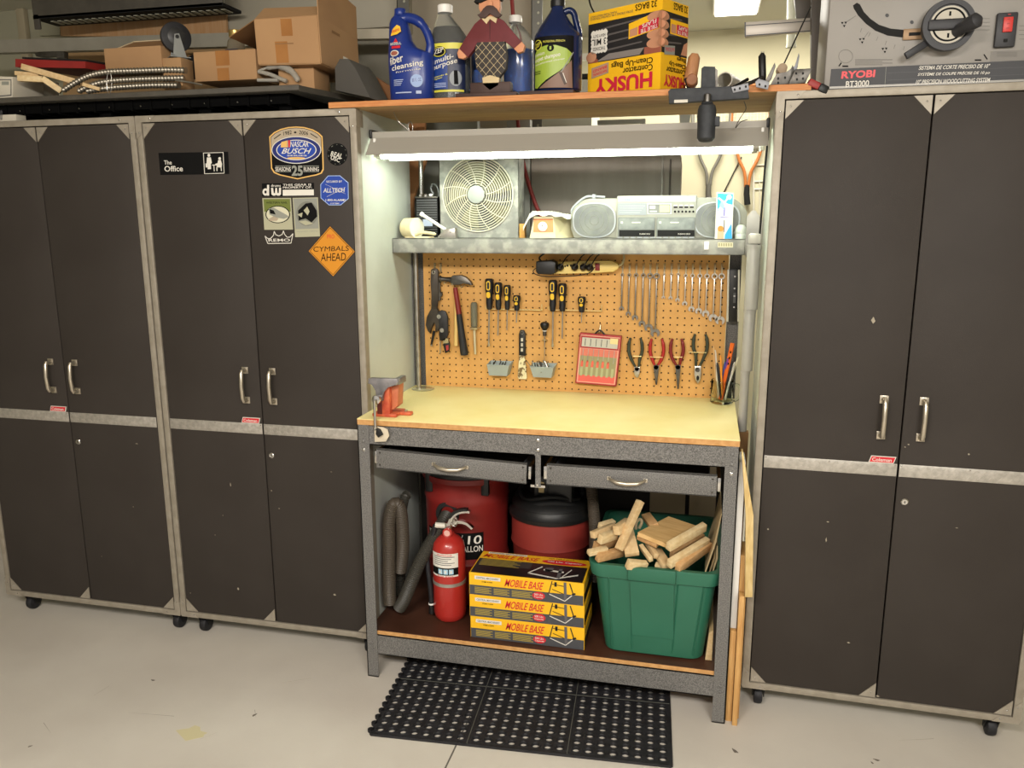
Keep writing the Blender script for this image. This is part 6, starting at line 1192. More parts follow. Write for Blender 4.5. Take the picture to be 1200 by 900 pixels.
m.add(vs, [(i*n+k, i*n+(k+1) % n, (i+1)*n+(k+1) % n, (i+1)*n+k) for i in range(len(secs)-1) for k in range(n)]+[tuple(range(n)), tuple((len(secs)-1)*n+k for k in range(n))], GREEN)
m.build('bin', tt)
m = M()
def fy(z): k = (z-TZ0)/(TZ1-TZ0); return b0[0]+(b1[0]-b0[0])*k
for (xa, xb) in ((-.02, -.035), (.24, .265), (.045, .04), (.175, .185)):
    m.add([(xa-.003, fy(.2)-.0005, .2), (xa+.003, fy(.2)-.0005, .2), (xb+.003, fy(.45)-.0005, .45), (xb-.003, fy(.45)-.0005, .45), (xa, fy(.2)-.003, .2), (xb, fy(.45)-.003, .45)], [(0, 4, 5, 3), (4, 1, 2, 5), (0, 1, 4), (3, 2, 5)], GREEN)
m.box(.028, .178, -.088, -.072, .455, .50, GREEN, .004); m.add([(.035, -.0735, .455), (.172, -.0735, .455), (.178, fy(.25)-.004, .25), (.045, fy(.25)-.004, .25), (.035, -.06, .455), (.172, -.06, .455), (.178, fy(.25)+.004, .25), (.045, fy(.25)+.004, .25)], [(0, 1, 2, 3), (0, 4, 5, 1), (0, 3, 7, 4), (1, 5, 6, 2), (3, 2, 6, 7)], GREEN)
m.build('handle_ledge', tt)
WOOD = [PINEY, X('offcut_pale', 'dfca9e', .6, 0, 'd0b484', 9, stretch=(8, 2, 12)), X('offcut_warm', 'c9a272', .6, 0, 'b98f5e', 9, stretch=(8, 2, 12))]
OF = [((725, 644), (750.5, 587), -.06, .02, .022, .020, 0, 'longest offcut stick, standing up steeply above the other wood'), ((741, 650), (733, 617), -.055, .05, .045, .018, 0, 'wide flat offcut pointing down at the front of the tote, below the tall stick'), ((735, 661), (757, 663), -.09, -.055, .02, .03, 1, 'squarish offcut overhanging the middle of the tote rim'),
      ((783, 641), (825.5, 617), -.07, .05, .02, .028, 1, 'pale offcut slanting up at the right, directly against the big flat board'), ((787, 650), (823, 629), .01, .12, .018, .03, 2, 'shaded offcut second in the slanting right hand stack'), ((784, 661), (829, 634), -.08, .06, .02, .028, 1, 'pale ended offcut third in the slanting right hand stack'), ((794, 666), (831, 639), -.07, .07, .02, .032, 2, 'lowest offcut of the slanting right hand stack'),
      ((694, 627), (719, 617), -.06, .02, .02, .022, 0, 'thin offcut sticking out highest at the far left of the tote'), ((703, 632), (722, 626), -.075, -.01, .02, .03, 1, 'short offcut with a pale end under the highest left one'), ((722, 622), (736, 612), -.05, .02, .022, .03, 0, 'stubby offcut just left of the tall stick'), ((697, 640), (724, 633), -.04, .03, .02, .028, 2, 'shaded offcut in the middle of the left heap'),
      ((689.5, 648), (711, 643), -.085, -.04, .02, .016, 1, 'narrow offcut poking out furthest left over the rim'), ((700, 653), (730, 646), -.075, .0, .02, .03, 2, 'lowest orange toned offcut of the left heap'), ((751, 640), (763, 656), .0, -.06, .014, .018, 1, 'small pale stick sloping down right of the wide flat offcut'), ((759, 636), (769, 652), .03, -.04, .016, .018, 0, 'small stick beside the pale sloping one'),
      ((769, 644), (782, 664), .02, -.055, .034, .014, 0, 'flat offcut sloping down under the big board'), ((703, 617), (719, 612), .04, .09, .02, .02, 1, 'tiny offcut end at the back of the left heap'), ((757, 604), (767, 617), .14, .06, .03, .018, 2, 'dark toned offcut behind the big flat board'), ((748, 628), (771, 638), .01, -.02, .02, .018, 2, 'offcut lying directly under the left edge of the big board'), ((768, 663), (780, 665), -.03, -.035, .02, .02, 1, 'small offcut barely showing above the rim below the flat one')]
for (p, q, ya, yb, w_, t_, wk, lab) in OF:
    m = M(); a, b = at(*p, y=ya), at(*q, y=yb); m.bar(a, b, w_, t_, WOOD[wk], .0012, roll=.25 if wk else -.15); m.build('wood_offcut', label=lab, cat='wood', group='pine offcuts in the green tote')
m = M(); qd = [at(747.5, 623.5, y=-.02), at(783.5, 605, y=.15), at(816, 616, y=.13), at(784, 638.5, y=-.045)]; dn = Vector((0, 0, -.014)); m.add(qd+[p+dn for p in qd], [(0, 1, 2, 3), (4, 5, 6, 7)]+[(k, (k+1) % 4, 4+(k+1) % 4, 4+k) for k in range(4)], X('offcut_board', 'd4b078', .6, 0, 'c29b62', 7, stretch=(2, 14, 2))); m.build('wood_offcut', label='big flat square board lying on top of the offcuts', cat='wood', group='pine offcuts in the green tote')
m = M(); m.tube(smooth([at(745, 620, y=.05), at(746, 612, y=.05), at(750, 608.5, y=.05), at(752, 612, y=.05), at(749, 619, y=.05)]), .005, X('paper_curl', 'a89878', .7), 8); m.build('paper_curl', label='small curled strip peeking out behind the tall offcut stick', cat='strip')
for k, (u0, v0, u1, v1, yy, lb) in enumerate(((826, 670, 845, 602, .02, 'thin bowed sheet edge leaning in the right side of the tote'), (831, 670, 838, 636, .05, 'short thin panel edge right of the bowed sheet'), (836, 669, 840, 640, .03, 'narrow panel edge against the right wall of the tote'))):
    m = M(); a, b = at(u0, v0, y=yy), at(u1, v1, y=yy); a.x = min(a.x, .29); b.x = min(b.x, .315); m.prism([(a.x, a.z), (a.x+.004, a.z), ((a.x+b.x)/2+.004+.006, (a.z+b.z)/2), (b.x+.003, b.z), (b.x, b.z), ((a.x+b.x)/2+.004, (a.z+b.z)/2)], yy, yy+.22, X('thin_sheet', 'c2ad84', .6)); m.build('thin_sheet', label=lb, cat='sheet')
m = M(); a, b, c, d = xz(826, 782, -.03), xz(834, 778, -.03), xz(836, 738, -.03), xz(831, 742, -.03); m.prism([(min(p[0], .31), max(p[1], LS+.0008)) for p in (a, b, c, d)], -.03, .2, PINEY); m.build('wood_strip', label='pale wood strip standing between the green tote and the right bench leg', cat='wood')
m = M(); m.box(.06, .19, .441, .461, LS+.0008, .70, X('beige_carton', 'a08f72', .7)); m.build('beige_carton', label='beige carton standing at the back behind the green tote, left one', cat='box')
m = M(); m.box(.205, .30, .441, .461, LS+.0008, .69, MATS['beige_carton']); m.build('beige_carton', label='narrower beige carton at the back behind the green tote, right one', cat='box')

# ------------------------------------------------------------------ rubber mat
ang = math.radians(3.75); MO = Vector((-.728, -.403, 0)); T = Matrix.Translation(MO) @ Matrix.Rotation(ang, 4, 'Z')
m = M(T); tile = .3075; nh = 8; pit = (tile-.012)/nh; TH = .0085; n8 = 12
vs = []; fs = []
def cell(x0, x1, y0, y1, hole=True):
    cx, cy = (x0+x1)/2, (y0+y1)/2; k = len(vs)
    sq = []
    for i in range(n8):
        t = 2*PI*i/n8+PI/4; ca, sa = math.cos(t), math.sin(t); s_ = 1/max(abs(ca)/((x1-x0)/2), abs(sa)/((y1-y0)/2)); sq.append((cx+ca*s_, cy+sa*s_, TH))
    vs.extend(sq)
    for r, z in ((.0160, TH), (.0152, TH+.0018), (.0126, TH+.0018), (.0112, TH), (.0110, .0010)): vs.extend((cx+r*math.cos(2*PI*i/n8+PI/4), cy+r*math.sin(2*PI*i/n8+PI/4), z) for i in range(n8))
    for q in range(5): fs.extend((k+q*n8+i, k+q*n8+(i+1) % n8, k+(q+1)*n8+(i+1) % n8, k+(q+1)*n8+i) for i in range(n8))
for ti in range(3):
    for tj in range(2):
        ox, oy = ti*tile, tj*tile
        for i in range(nh):
            for j in range(nh): cell(ox+.006+i*pit, ox+.006+(i+1)*pit, oy+.006+j*pit, oy+.006+(j+1)*pit)
        k = len(vs); a0, a1, c0, c1 = ox, ox+tile, oy, oy+tile; b_ = .006
        vs.extend([(a0, c0, TH), (a1, c0, TH), (a1, c1, TH), (a0, c1, TH), (a0+b_, c0+b_, TH), (a1-b_, c0+b_, TH), (a1-b_, c1-b_, TH), (a0+b_, c1-b_, TH)])
        fs.extend([(k, k+1, k+5, k+4), (k+1, k+2, k+6, k+5), (k+2, k+3, k+7, k+6), (k+3, k, k+4, k+7)])
m.add(vs, fs, RUBBER)
W3, D2 = 3*tile, 2*tile
for a, b, c, d in ((0, W3, -.004, 0), (0, W3, D2, D2+.004), (-.004, 0, 0, D2), (W3, W3+.004, 0, D2)): m.box(a, b, c, d, 0, TH, RUBBER, .001)
SEAM = X('mat_seam', '55554f', .7)
for k in (1, 2): m.box(k*tile-.0012, k*tile+.0012, 0, D2, TH, TH+.0012, SEAM)
m.box(0, W3, tile-.0012, tile+.0012, TH, TH+.0012, SEAM)
for j in range(17): m.cyl((-.006, .02+j*.035, 0), (-.006, .02+j*.035, TH), .010, RUBBER, 12)
m.build('rubber_mat', label='black rubber floor mat full of round holes in front of the workbench', cat='mat')
# ------------------------------------------------------------------ between the bench and the right cabinet
m = M(); m.box(.3505, .3695, -.075, .05, 0, .315, PINEZ, .001); m.build('pine_board', label='pine board on edge beside the right bench leg, the one touching the leg', cat='board')
m = M(); m.box(.3705, .3925, -.055, .06, 0, .56, PINEZ, .001); m.build('pine_board', label='pine board on edge next to the right cabinet, taller of the two', cat='board')
m = M(); m.box(.3505, .3690, -.060, .05, .316, .86, WHITE, .001); m.build('white_board', label='white board edge standing above the pine board right of the bench', cat='board')
m = M()
a = [at(869, 530, y=-.1), at(871, 530, y=-.1), at(883, 604, y=-.1), at(882, 700, y=-.1), at(873, 700, y=-.1), at(874, 604, y=-.1)]
m.prism([(p.x, p.z) for p in a], -.1, -.062, X('yellow_ply', 'd6bd86', .6, 0, 'c2a468', 10, stretch=(10, 10, 2)), 'xz', .0008); m.box(.3705, .386, -.095, -.058, 0, at(876, 700, y=-.1).z-.001, PINEZ, .001)
m.build('plywood_strip', label='tall yellowish plywood strip in front of the gap by the right cabinet', cat='board')
m = M(); m.box(.356, .388, .20, .23, 0, .885, CARDD, .001); m.build('brown_upright', label='brown upright board in the gap right of the worktop, below the grey tubes', cat='board')
gt = thing('grey_tubes', (.372, .215, .886), 'stepped grey tube of three sections standing right of the pegboard', 'tube')
TG = X('tube_grey', 'a09d98', .4, .1, 'aaa7a1', 6)
for k, (r, z0, z1, dx) in enumerate(((.0145, .8855, 1.09, -.006), (.0185, 1.09, 1.29, -.002), (.0215, 1.29, 1.495, .0))):
    m = M(); m.lathe([(r, z0), (r, z1-.004), (r-.001, z1)], (.373+dx, .215, 0), TG, 28); m.lathe([(r+.0012, z1-.012), (r+.0015, z1-.006), (r+.0012, z1-.001)], (.373+dx, .215, 0), TG, 28); m.build('tube_section', gt)
m = M(); m.box(.355, .392, .2, .24, 1.497, 1.53, X('frosted_plastic', 'b9b6ae', .3), .006); m.build('plastic_stopper', label='small frosted plastic cap on top of the stepped grey tubes', cat='stopper')

# ------------------------------------------------------------------ black deck on the left cabinets and its load
DT = 2.005; DK = X('deck_black', '45413a', .6, 0, '4e4a42', 20); DKB = X('deck_underside_shaded', '060606', .8, spec=.1)  # underside plastic blackened, its shade put into the colour
dx0, dx1 = -2.40, at(350, 100, y=.02).x
m = M(); m.box(dx0, dx1, .02, .42, DT-.018, DT, DK, .003); m.prism([(dx1-.002, .021), (dx1+.09, .40), (dx1+.09, .43), (dx1-.02, .43)], DT-.02, DT-.002, DK, 'xy')
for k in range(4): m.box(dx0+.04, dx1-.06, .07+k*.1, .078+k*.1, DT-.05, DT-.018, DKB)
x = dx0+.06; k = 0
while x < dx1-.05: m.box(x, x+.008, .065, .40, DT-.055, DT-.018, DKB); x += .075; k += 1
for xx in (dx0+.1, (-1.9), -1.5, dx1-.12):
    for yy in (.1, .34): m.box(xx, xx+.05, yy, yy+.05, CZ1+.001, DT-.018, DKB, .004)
for k in range(9): m.lathe([(.003, 0), (.002, .002)], (dx0+.2+k*.125, .066, DT-.04), CHROME, 6, '-y')
m.build('plastic_deck', label='black ribbed plastic deck lying across the tops of the two left cabinets', cat='deck')
def carton(u0, v0, u1, v1, y, depth, label, rot=0, tapes=(), mt=CARD, z0=None):
    a, b = at(u0, v1, y=y), at(u1, v0, y=y); w = b.x-a.x; zb = max(a.z, DT+.001) if z0 is None else z0
    c = thing('cardboard_box', ((a.x+b.x)/2, y+depth/2, zb), label, 'box'); m = M(); m.box(a.x, b.x, y, y+depth, zb, b.z, mt, .002)
    m.F = lambda p, q, h: Vector((a.x+p*w, y-h, zb+q*(b.z-zb)))
    for (p0, q0, p1, q1) in tapes: m.rect(p0, q0, p1, q1, TAPE, .0006)
    m.build('carton', c); return c, a, b, zb
c1, a, b, zb = carton(124, 53, 188, 84, .17, .19, 'open cardboard box left of the black caster wheel, flap raised')
m = M(); m.add([(a.x+.01, .21, b.z), (b.x-.02, .21, b.z), (b.x-.07, .30, b.z+.045), (a.x+.03, .30, b.z+.045)], [(0, 1, 2, 3)], CARDD); m.tube([(a.x+.01, .209, b.z+.002), (a.x+.03, .299, b.z+.047), (b.x-.07, .299, b.z+.047), (b.x+.0, .209, b.z+.003)], .0018, X('card_edge', 'd2bd98', .8), 6); m.build('flap', c1)
carton(229, 57, 299, 96, .13, .16, 'small taped cardboard box right of the steel conduit coil', tapes=((.37, 0, .56, .42), (.36, .5, .58, 1)))
y = .11; za = at(340, 75, y=y).z; big = thing('cardboard_box', (at(340, 75, y=y).x, y+.14, za), 'large taped cardboard box with raised flaps at the right end of the black deck', 'box')
def quad(m, pts, mt, th=.003):
    pts = [Vector(p) for p in pts]; n = (pts[1]-pts[0]).cross(pts[2]-pts[0]).normalized()*th; m.add(pts+[p+n for p in pts], [(0, 1, 2, 3), (7, 6, 5, 4)]+[(k, (k+1) % 4, 4+(k+1) % 4, 4+k) for k in range(4)], mt)
f = [at(303.5, 75.5, y=y), at(376, 74, y=y), at(372, 18.5, y=y), at(298.5, 23.5, y=y)]; dv = Vector((-.015, .34, -.004)); g = [p+dv for p in f]
m = M(); quad(m, f, CARD); quad(m, g, CARD); quad(m, [f[1], g[1], g[2], f[2]], CARD); quad(m, [f[0], f[3], g[3], g[0]], CARD); quad(m, [f[0], g[0], g[1], f[1]], CARD)
m.F = lambda a_, b_, h: f[0]+(f[1]-f[0])*a_+(f[3]-f[0])*b_+Vector((0, -h, 0)); m.rect(.42, .62, .6, 1, TAPE, .0035); m.rect(.3, .02, .5, .5, TAPE, .0035); m.rect(.3, .44, .6, .46, CARDD, .004)
m.F = lambda a_, b_, h: f[1]+(g[1]-f[1])*a_+(f[2]-f[1])*b_+Vector((h, 0, 0)); m.rect(.55, .05, .72, .4, PAPER, .0045); m.rect(.58, .08, .66, .34, GRYI, .005); m.rect(.3, .8, .5, .86, CARDD, .0045); m.build('carton', big)
m = M(); quad(m, [f[3], f[2], at(371.7, 8.5, y=y+.07), at(309.8, 10.7, y=y+.07)], CARD); m.build('flap', big); m = M(); quad(m, [f[2], g[2], g[2]+Vector((-.0, .0, .11)), f[2]+Vector((.0, .0, .13))], CARD); m.build('flap', big)
m = M(); quad(m, [f[3], g[3], g[3]+Vector((-.10, 0, -.05)), f[3]+Vector((-.11, .02, -.045))], CARDD); m.build('flap', big)
# package in clear wrap under the big box
m = M(); m.box(at(326, 90, y=.15).x, at(368, 90, y=.15).x, .15, .27, DT+.001, at(340, 79, y=.15).z, CARD, .004); m.build('small_parcel', label='little cardboard parcel squeezed under the large taped box', cat='parcel')
m = M(); WR = X('clear_wrap', 'cdc8bc', .15, trans=.55, ior=1.2); base = [(303, 83), (312, 78), (330, 77), (345, 80), (352, 96), (335, 96), (322, 90), (310, 87)]
m.tube(smooth([at(u, v, y=.13) for u, v in ((303, 83), (315, 79), (330, 78), (342, 84), (350, 95))], 5), [.004]*5+[.009]*5+[.012]*5+[.010]*5+[.006], WR, 12); m.tube(smooth([at(u, v, y=.135) for u, v in ((303, 84), (316, 87), (328, 92), (336, 95))], 5), .007, WR, 10); m.build('plastic_wrap', label='crumpled clear plastic wrap sticking out from under the large taped box', cat='wrap')
m = M(); q = [at(u, v, y=.13) for u, v in ((302, 94), (326, 94))]; m.cyl(q[0], q[1], .006, GREYP, 10); m.build('grey_rod', label='short grey rod lying below the clear plastic wrap', cat='rod')
# grey bag and brown card at the right end
bx = lambda u, v, y: at(u, v, y=y)
m = M(); FAB = X('grey_fabric', '4d4a45', .9, bump=.3, bscale=200); fr = [bx(399, 108, .2), bx(404, 84, .24), bx(418, 77.5, .3), bx(428, 77.5, .3), bx(436, 88, .3), bx(440, 117, .2)]
m.prism([(p.x, p.z) for p in fr], .16, .34, FAB, 'xz', .004); m.build('fabric_case', label='dark grey wedge shaped fabric case between the large box and the blue bottle', cat='case')
m = M(); fr = [bx(430, 84, .36), bx(457, 101, .36), bx(459, 118, .36), bx(425, 118, .36)]; m.prism([(p.x, max(p.z, TT+.001)) for p in fr], .36, .40, X('brown_card', '8a5f3c', .8)); m.build('brown_card', label='brown cardboard triangle behind the blue bottle at the left end of the plank', cat='card')
m = M(); fr = [bx(399, 70, .36), bx(418, 84, .36), bx(410, 100, .36), bx(399, 92, .36)]; m.prism([(p.x, p.z) for p in fr], .40, .42, MATS['brown_card']); m.ppx([(402, 80), (409, 80), (405, 94), (401, 96)], .39, .395, PAPER); m.build('brown_card', label='brown card piece with a white tag just right of the large taped box', cat='card')
# steel conduit coil
cd = M(); FLEX = X('flex_steel', '8c867a', .38, .8)
for pts in (((74, 106), (88, 97), (104, 89), (125, 84.5), (160, 83), (195, 82), (218, 82.5)), ((92, 107), (110, 99), (130, 95), (160, 93), (190, 92), (216, 91.5)), ((102, 107), (120, 104), (150, 101.5), (180, 100), (210, 100))):
    hp = smooth([at(u, v, y=.075) for u, v in pts], 8)
    for q in hp: q.z = max(q.z, DT+.013)
    o_, r_ = ribbed(hp, .0075, FLEX, .0125, .0035, 14); cd.tube(o_, r_, FLEX, 14)
cd.tube([at(128+3*math.cos(t*.5), 97+13*math.sin(t*.5), y=.066) for t in range(13)], .001, STEEL, 5); cd.tube(smooth([at(206, 94, y=.06), at(225, 97, y=.06), at(237, 99.5, y=.06)]), .003, STEEL, 8)
cd.build('conduit_coil', label='coil of shiny ribbed steel conduit in three strands along the front of the deck', cat='conduit')
# red binder and wood sticks
m = M(); rb = [at(18, 78.5, y=.11), at(100, 80, y=.11), at(100, 72, y=.11), at(18, 69, y=.11)]; dv = Vector((.04, .34, .012)); top = [p+dv for p in rb]
m.add(rb+top, [(0, 1, 2, 3), (4, 5, 6, 7), (0, 1, 5, 4), (1, 2, 6, 5), (2, 3, 7, 6), (3, 0, 4, 7)], X('red_board', '8f2420', .55, 0, '7d1e1b', 8)); tp = [rb[3]+Vector((.02, .01, .0015)), rb[2]+Vector((0, .01, .0015)), top[2]+Vector((0, 0, .003)), top[3]+Vector((0, 0, .003))]; quad(m, tp, BLACKM, .006); m.build('red_board', label='dark red slab with a black top resting on pale sticks at the far left', cat='board')
for k, (p, q, ya, yb, w_, t_, lb) in enumerate((((19, 86), (47, 88.5), .07, .09, .022, .014, 'short pale stick under the middle of the red slab, highest of the pile'), ((23, 92), (52, 93.5), .06, .08, .03, .02, 'short thick pale block lowest in the stick pile'), ((26, 78), (93, 97), .065, .1, .014, .02, 'long pale stick crossing under the red slab to the conduit'), ((50, 92), (72, 107), .05, .08, .02, .02, 'pale stick running down behind the conduit end'), ((98, 99), (118, 105), .055, .07, .02, .012, 'flat pale stick end lying under the conduit strands'))):
    m = M(); m.bar(at(*p, y=ya), at(*q, y=yb), w_, t_, [PINEY, MATS['offcut_pale']][k % 2], .001); m.build('wood_stick', label=lb, cat='stick', group='pale sticks under the red slab')
CT = X('white_carton', 'c4bdac', .7)
m = M(); m.ppx([(-12, 89), (15, 90), (15, 114), (-12, 116)], .06, .2, CT, .001); m.F = px_map(.0598); m.ring([(-10, 93), (13.5, 93), (13.5, 112), (-10, 114)], [(-10, 94), (12.5, 94), (12.5, 111), (-10, 113)], SLATE); m.rect(2, 95.5, 10.5, 99.5, GRYI); m.build('white_carton', label='small white carton with a printed frame at the far left on the deck', cat='box')
m = M(); m.ppx([(16, 90), (50, 93), (50, 112), (16, 113)], .22, .3, CT, .001); m.F = px_map(.2198); m.line((26, 95), (26, 111), .8, SLATE); 
for k in range(4): m.rect(33, 99+k*3, 34.5, 100.5+k*3, SLATE)
m.build('white_carton', label='wider greyish white carton behind the small framed one', cat='box')
m = M(); a, b = at(-14, 144, y=.03), at(17.5, 127.5, y=.03); m.box(a.x, b.x, .03, .075, CZ1+.001, DT-.056 if b.z > DT-.056 else b.z, CT, .001) ; m.F = px_map(.0298); m.text('800', (-3, 141), (3, 141), (-3, 129), SLATE, .0006, .01) ; m.build('white_carton', label='white carton under the deck on top of the far left cabinet', cat='box')
# caster wheel
wc_ = at(206, 44, y=.21); m = M(); a = at(196, 80, y=.2); m.box(a.x, a.x+.075, .175, .245, DT+.001, wc_.z-.074, CARD, .001); m.build('small_carton', label='small plain cardboard block under the big loose wheel', cat='box')
cw = thing('trolley_wheel', wc_, 'big loose trolley wheel with black tyre and zinc fork among the boxes', 'wheel'); Rm = (Matrix.Rotation(math.radians(48), 3, 'Z'))
m = M(); Rw = .051; m.lathe([(Rw*.86, -.013), (Rw, -.010), (Rw, .010), (Rw*.86, .013)], wc_, RUBBER, 40, Rm @ Matrix.Rotation(PI/2, 3, 'X')); m.build('tyre', cw); m = M(); m.lathe([(Rw*.6, -.014), (Rw*.55, -.0155), (Rw*.2, -.016), (Rw*.2, .016), (Rw*.55, .0155), (Rw*.6, .014)], wc_, X('wheel_hub', '2b2b2b', .4), 32, Rm @ Matrix.Rotation(PI/2, 3, 'X')); m.build('hub', cw)
m = M(); ZN = X('zinc_plate', '8f918e', .45, .5); ax_ = Rm @ Vector((0, 1, 0)); ux = Rm @ Vector((1, 0, 0))
for s_ in (-1, 1):
    o_ = wc_+ax_*s_*.019; pts = [o_+ux*-.008+Vector((0, 0, .008)), o_+ux*.008+Vector((0, 0, .012)), o_+ux*.03+Vector((0, 0, -.075)), o_+ux*-.018+Vector((0, 0, -.062))]; quad(m, pts, ZN, .0025); m.lathe([(.006, 0), (.006, .005)], o_-ax_*(.0 if s_ > 0 else .005), BLACK, 12, Rm @ Matrix.Rotation(-PI/2, 3, 'X'))
quad(m, [wc_+ux*a1+ax_*b1+Vector((0, 0, -.07)) for a1, b1 in ((-.03, -.03), (.04, -.03), (.04, .03), (-.03, .03))], ZN, .003); m.build('fork', cw)
m = M(); q = at(230, 79, y=.31); m.lathe([(.035, -.012), (.043, -.008), (.043, .008), (.035, .012)], (q.x, q.y, max(q.z, DT+.045)), RUBBER, 32, Matrix.Rotation(PI/2, 3, 'X')); m.build('spare_wheel', label='black wheel half hidden behind the left edge of the small taped box', cat='wheel')
m = M(); q = at(276, 44, y=.32); m.lathe([(.03, -.12), (.032, -.03), (.028, -.012), (.02, -.004), (.02, .002)], q, X('clear_jar', 'b5aa94', .15, trans=.7, ior=1.2), 24); m.lathe([(.022, 0), (.023, .002), (.023, .022), (.021, .024)], q, X('gold_cap', 'b59a5c', .3, .7), 24); m.box(q.x-.025, q.x+.025, q.y-.034, q.y-.03, q.z-.075, q.z-.045, X('jar_label', '2b2b3a', .5)); m.build('clear_jar', label='clear jar with a gold cap behind the small taped box', cat='jar')

# ------------------------------------------------------------------ storage rack and things stored behind
rk = thing('storage_rack', (-1.4, .75, 0), 'grey steel storage rack with long rails behind the left cabinets', 'rack'); RG = X('rack_grey', '8a867a', .5, .2, '969285', 10)
def railpx(p0, p1, h, y, name='rail', mt=RG, x0=None):
    a, b = at(*p0, y=y), at(*p1, y=y); m = M(); m.add([(a.x, y, a.z), (b.x, y, b.z), (b.x, y, b.z-h), (a.x, y, a.z-h), (a.x, y+.04, a.z), (b.x, y+.04, b.z), (b.x, y+.04, b.z-h), (a.x, y+.04, a.z-h)], [(0, 1, 2, 3), (4, 5, 6, 7), (0, 1, 5, 4), (3, 2, 6, 7), (0, 3, 7, 4), (1, 2, 6, 5)], mt); m.build(name, rk)
railpx((-40, 48), (402, 34), .052, .62); railpx((395, 34.5), (475, 33), .036, .66, 'rail', X('rail_pale', 'b5ad9a', .5, .1))
SLOT = X('slotted_steel', '5f5e58', .45, .5)
for (u, uw, yy, z1) in ((473, 14, .66, 2.58), (629, 13, .80, 2.58)):
    a, b = at(u-uw/2, 40, y=yy).x, at(u+uw/2, 40, y=yy).x; m = M(); m.box(a, b, yy, yy+.003, .0, z1, SLOT); m.box(a, a+.003, yy, yy+.04, .0, z1, SLOT); m.F = lambda p, q, h: Vector((p, yy-h, q)); zz = 1.6
    while zz < z1-.05: m.poly(oval((a+b)/2+.006, zz, .005, .005, 10), X('slot_light', 'a7a592', .7), .0006); zz += .038
    m.build('post', rk)
m = M(); a, b = at(-30, 20, y=.60).x, at(262, 20, y=.60).x; a = at(38, 15, y=.6).x; zb = at(150, 14, y=.6).z-.002
m.box(a, b, .60, .735, zb, zb+.012, BLACKM); m.box(a, b, .60, .61, zb-.0, zb+.09, DK, .003); m.box(a, a+.03, .6, .61, zb-.04, zb+.02, DK, .003)
x = a+.05
while x < b-.03: m.box(x, x+.018, .64, .70, zb-.004, zb-.001, X('slot_light', 'a7a592', .7)); x += .034
m.build('black_shelf', rk)
m = M(); m.ppx([(46, 14), (70, 23), (70, 41), (46, 42)], .9, .92, WALLG, 0); q = [at(70, 23, y=.86), at(264, 6, y=.78), at(266, 44, y=.78), at(71, 42, y=.86)]; quad(m, q, X('birch_board', 'b08d68', .6, 0, 'a98158', 4, stretch=(18, 18, 2)), .012); m.build('birch_board', label='long birch board leaning behind the steel rail at the upper left', cat='board')
m = M(); q = [at(74, 56, y=.9), at(300, 56, y=.9), at(300, 112, y=.9), at(74, 112, y=.9)]; quad(m, q, X('tan_board', '9c7f5a', .7, 0, '937650', 4), .012); m.build('tan_board', label='tan board behind the boxes, below the steel rail', cat='board')
m = M(); m.ppx([(40, 62), (46, 60.5), (66, 60), (75, 60), (75, 68), (66, 68), (64, 65), (50, 67), (42, 66)], .56, .585, STEELD, .002); m.build('latch', rk)
gp = X('grey_locker', '9a9484', .6, 0, 'a39d8d', 3)
m = M(); a, b = at(263, 10, y=.80), at(468, 10, y=.80); m.box(a.x, b.x, .80, 1.05, at(430, 33, y=.80).z, 2.55, gp, .004); m.build('grey_locker', label='pale grey metal locker panel behind the large cardboard box', cat='locker')
m = M(); a, b = at(385, 60, y=.88), at(470, 60, y=.88); m.box(a.x, b.x, .88, 1.0, 1.55, at(430, 47, y=.88).z, X('shade_panel', '7d796c', .7), .004); m.build('grey_board', label='grey panel darkened as shade under the pale rail behind the fabric case', cat='board')  # panel colour darkened to stand for shade below the rail
m = M(); a, b = at(476, 60, y=.95), at(623, 60, y=.95); m.box(a.x, b.x, .95, .99, 1.2, 2.56, BEIGE, .003); m.build('beige_board', label='tall beige panel standing behind the bottles', cat='board')
m = M(); q = [at(603, 0, y=.86), at(601.5, 30, y=.86)]; m.tube(smooth([at(599, -10, y=.63), at(602, 30, y=.63), at(606, 130, y=.63), at(613, 190, y=.63), at(626, 235, y=.63), at(640, 268, y=.63)]), .0075, X('red_strap', '7d2420', .6), 8); m.build('red_strap', label='dark red strap hanging down behind the fan and the wooden figure', cat='strap')
m = M(); a, b = at(622, 230, y=.66), at(797, 230, y=.66); zt1 = at(700, 172, y=.66).z
m.prism([(a.x, 1.2), (a.x, zt1), (b.x-.05, zt1), (b.x-.02, zt1-.012), (b.x-.004, zt1-.035), (b.x, zt1-.07), (b.x, 1.2)], .66, .78, X('grey_case', '7e766c', .6, 0, '867f76', 3, stretch=(6, 1, 1)), 'xz', .006)
a2 = at(774, 230, y=.66).x; m.box(a2, a2+.008, .652, .662, 1.2, zt1-.03, X('case_rim', '8d8a84', .4, .3), .003); m.box(a2+.03, a2+.036, .652, .662, 1.2, zt1-.05, X('case_rim_dark', '4b4640', .6), .002); m.build('grey_case', label='big grey round cornered case standing behind the radio', cat='case')
m = M(); a, b = at(594, 230, y=.66).x, at(621, 230, y=.66).x; m.box(a, b, .66, .70, 1.2, 1.95, X('pale_sheet', '8f8e86', .6), .002); m.build('pale_sheet', label='narrow pale grey sheet standing between the fan and the grey case', cat='sheet')
m = M(); a, b = at(474, 188, y=.56).x, at(499, 188, y=.56).x; m.prism([(a, 0), (a+.02, 0), (a+.03, at(480, 235, y=.56).z), (b, at(498, 190, y=.56).z), (b, 2.0), (a, 2.0)], .56, .575, X('orange_card', 'a8754a', .8)); m.build('tan_card', label='tall tan cardboard piece behind the left upright near the shop light', cat='card')
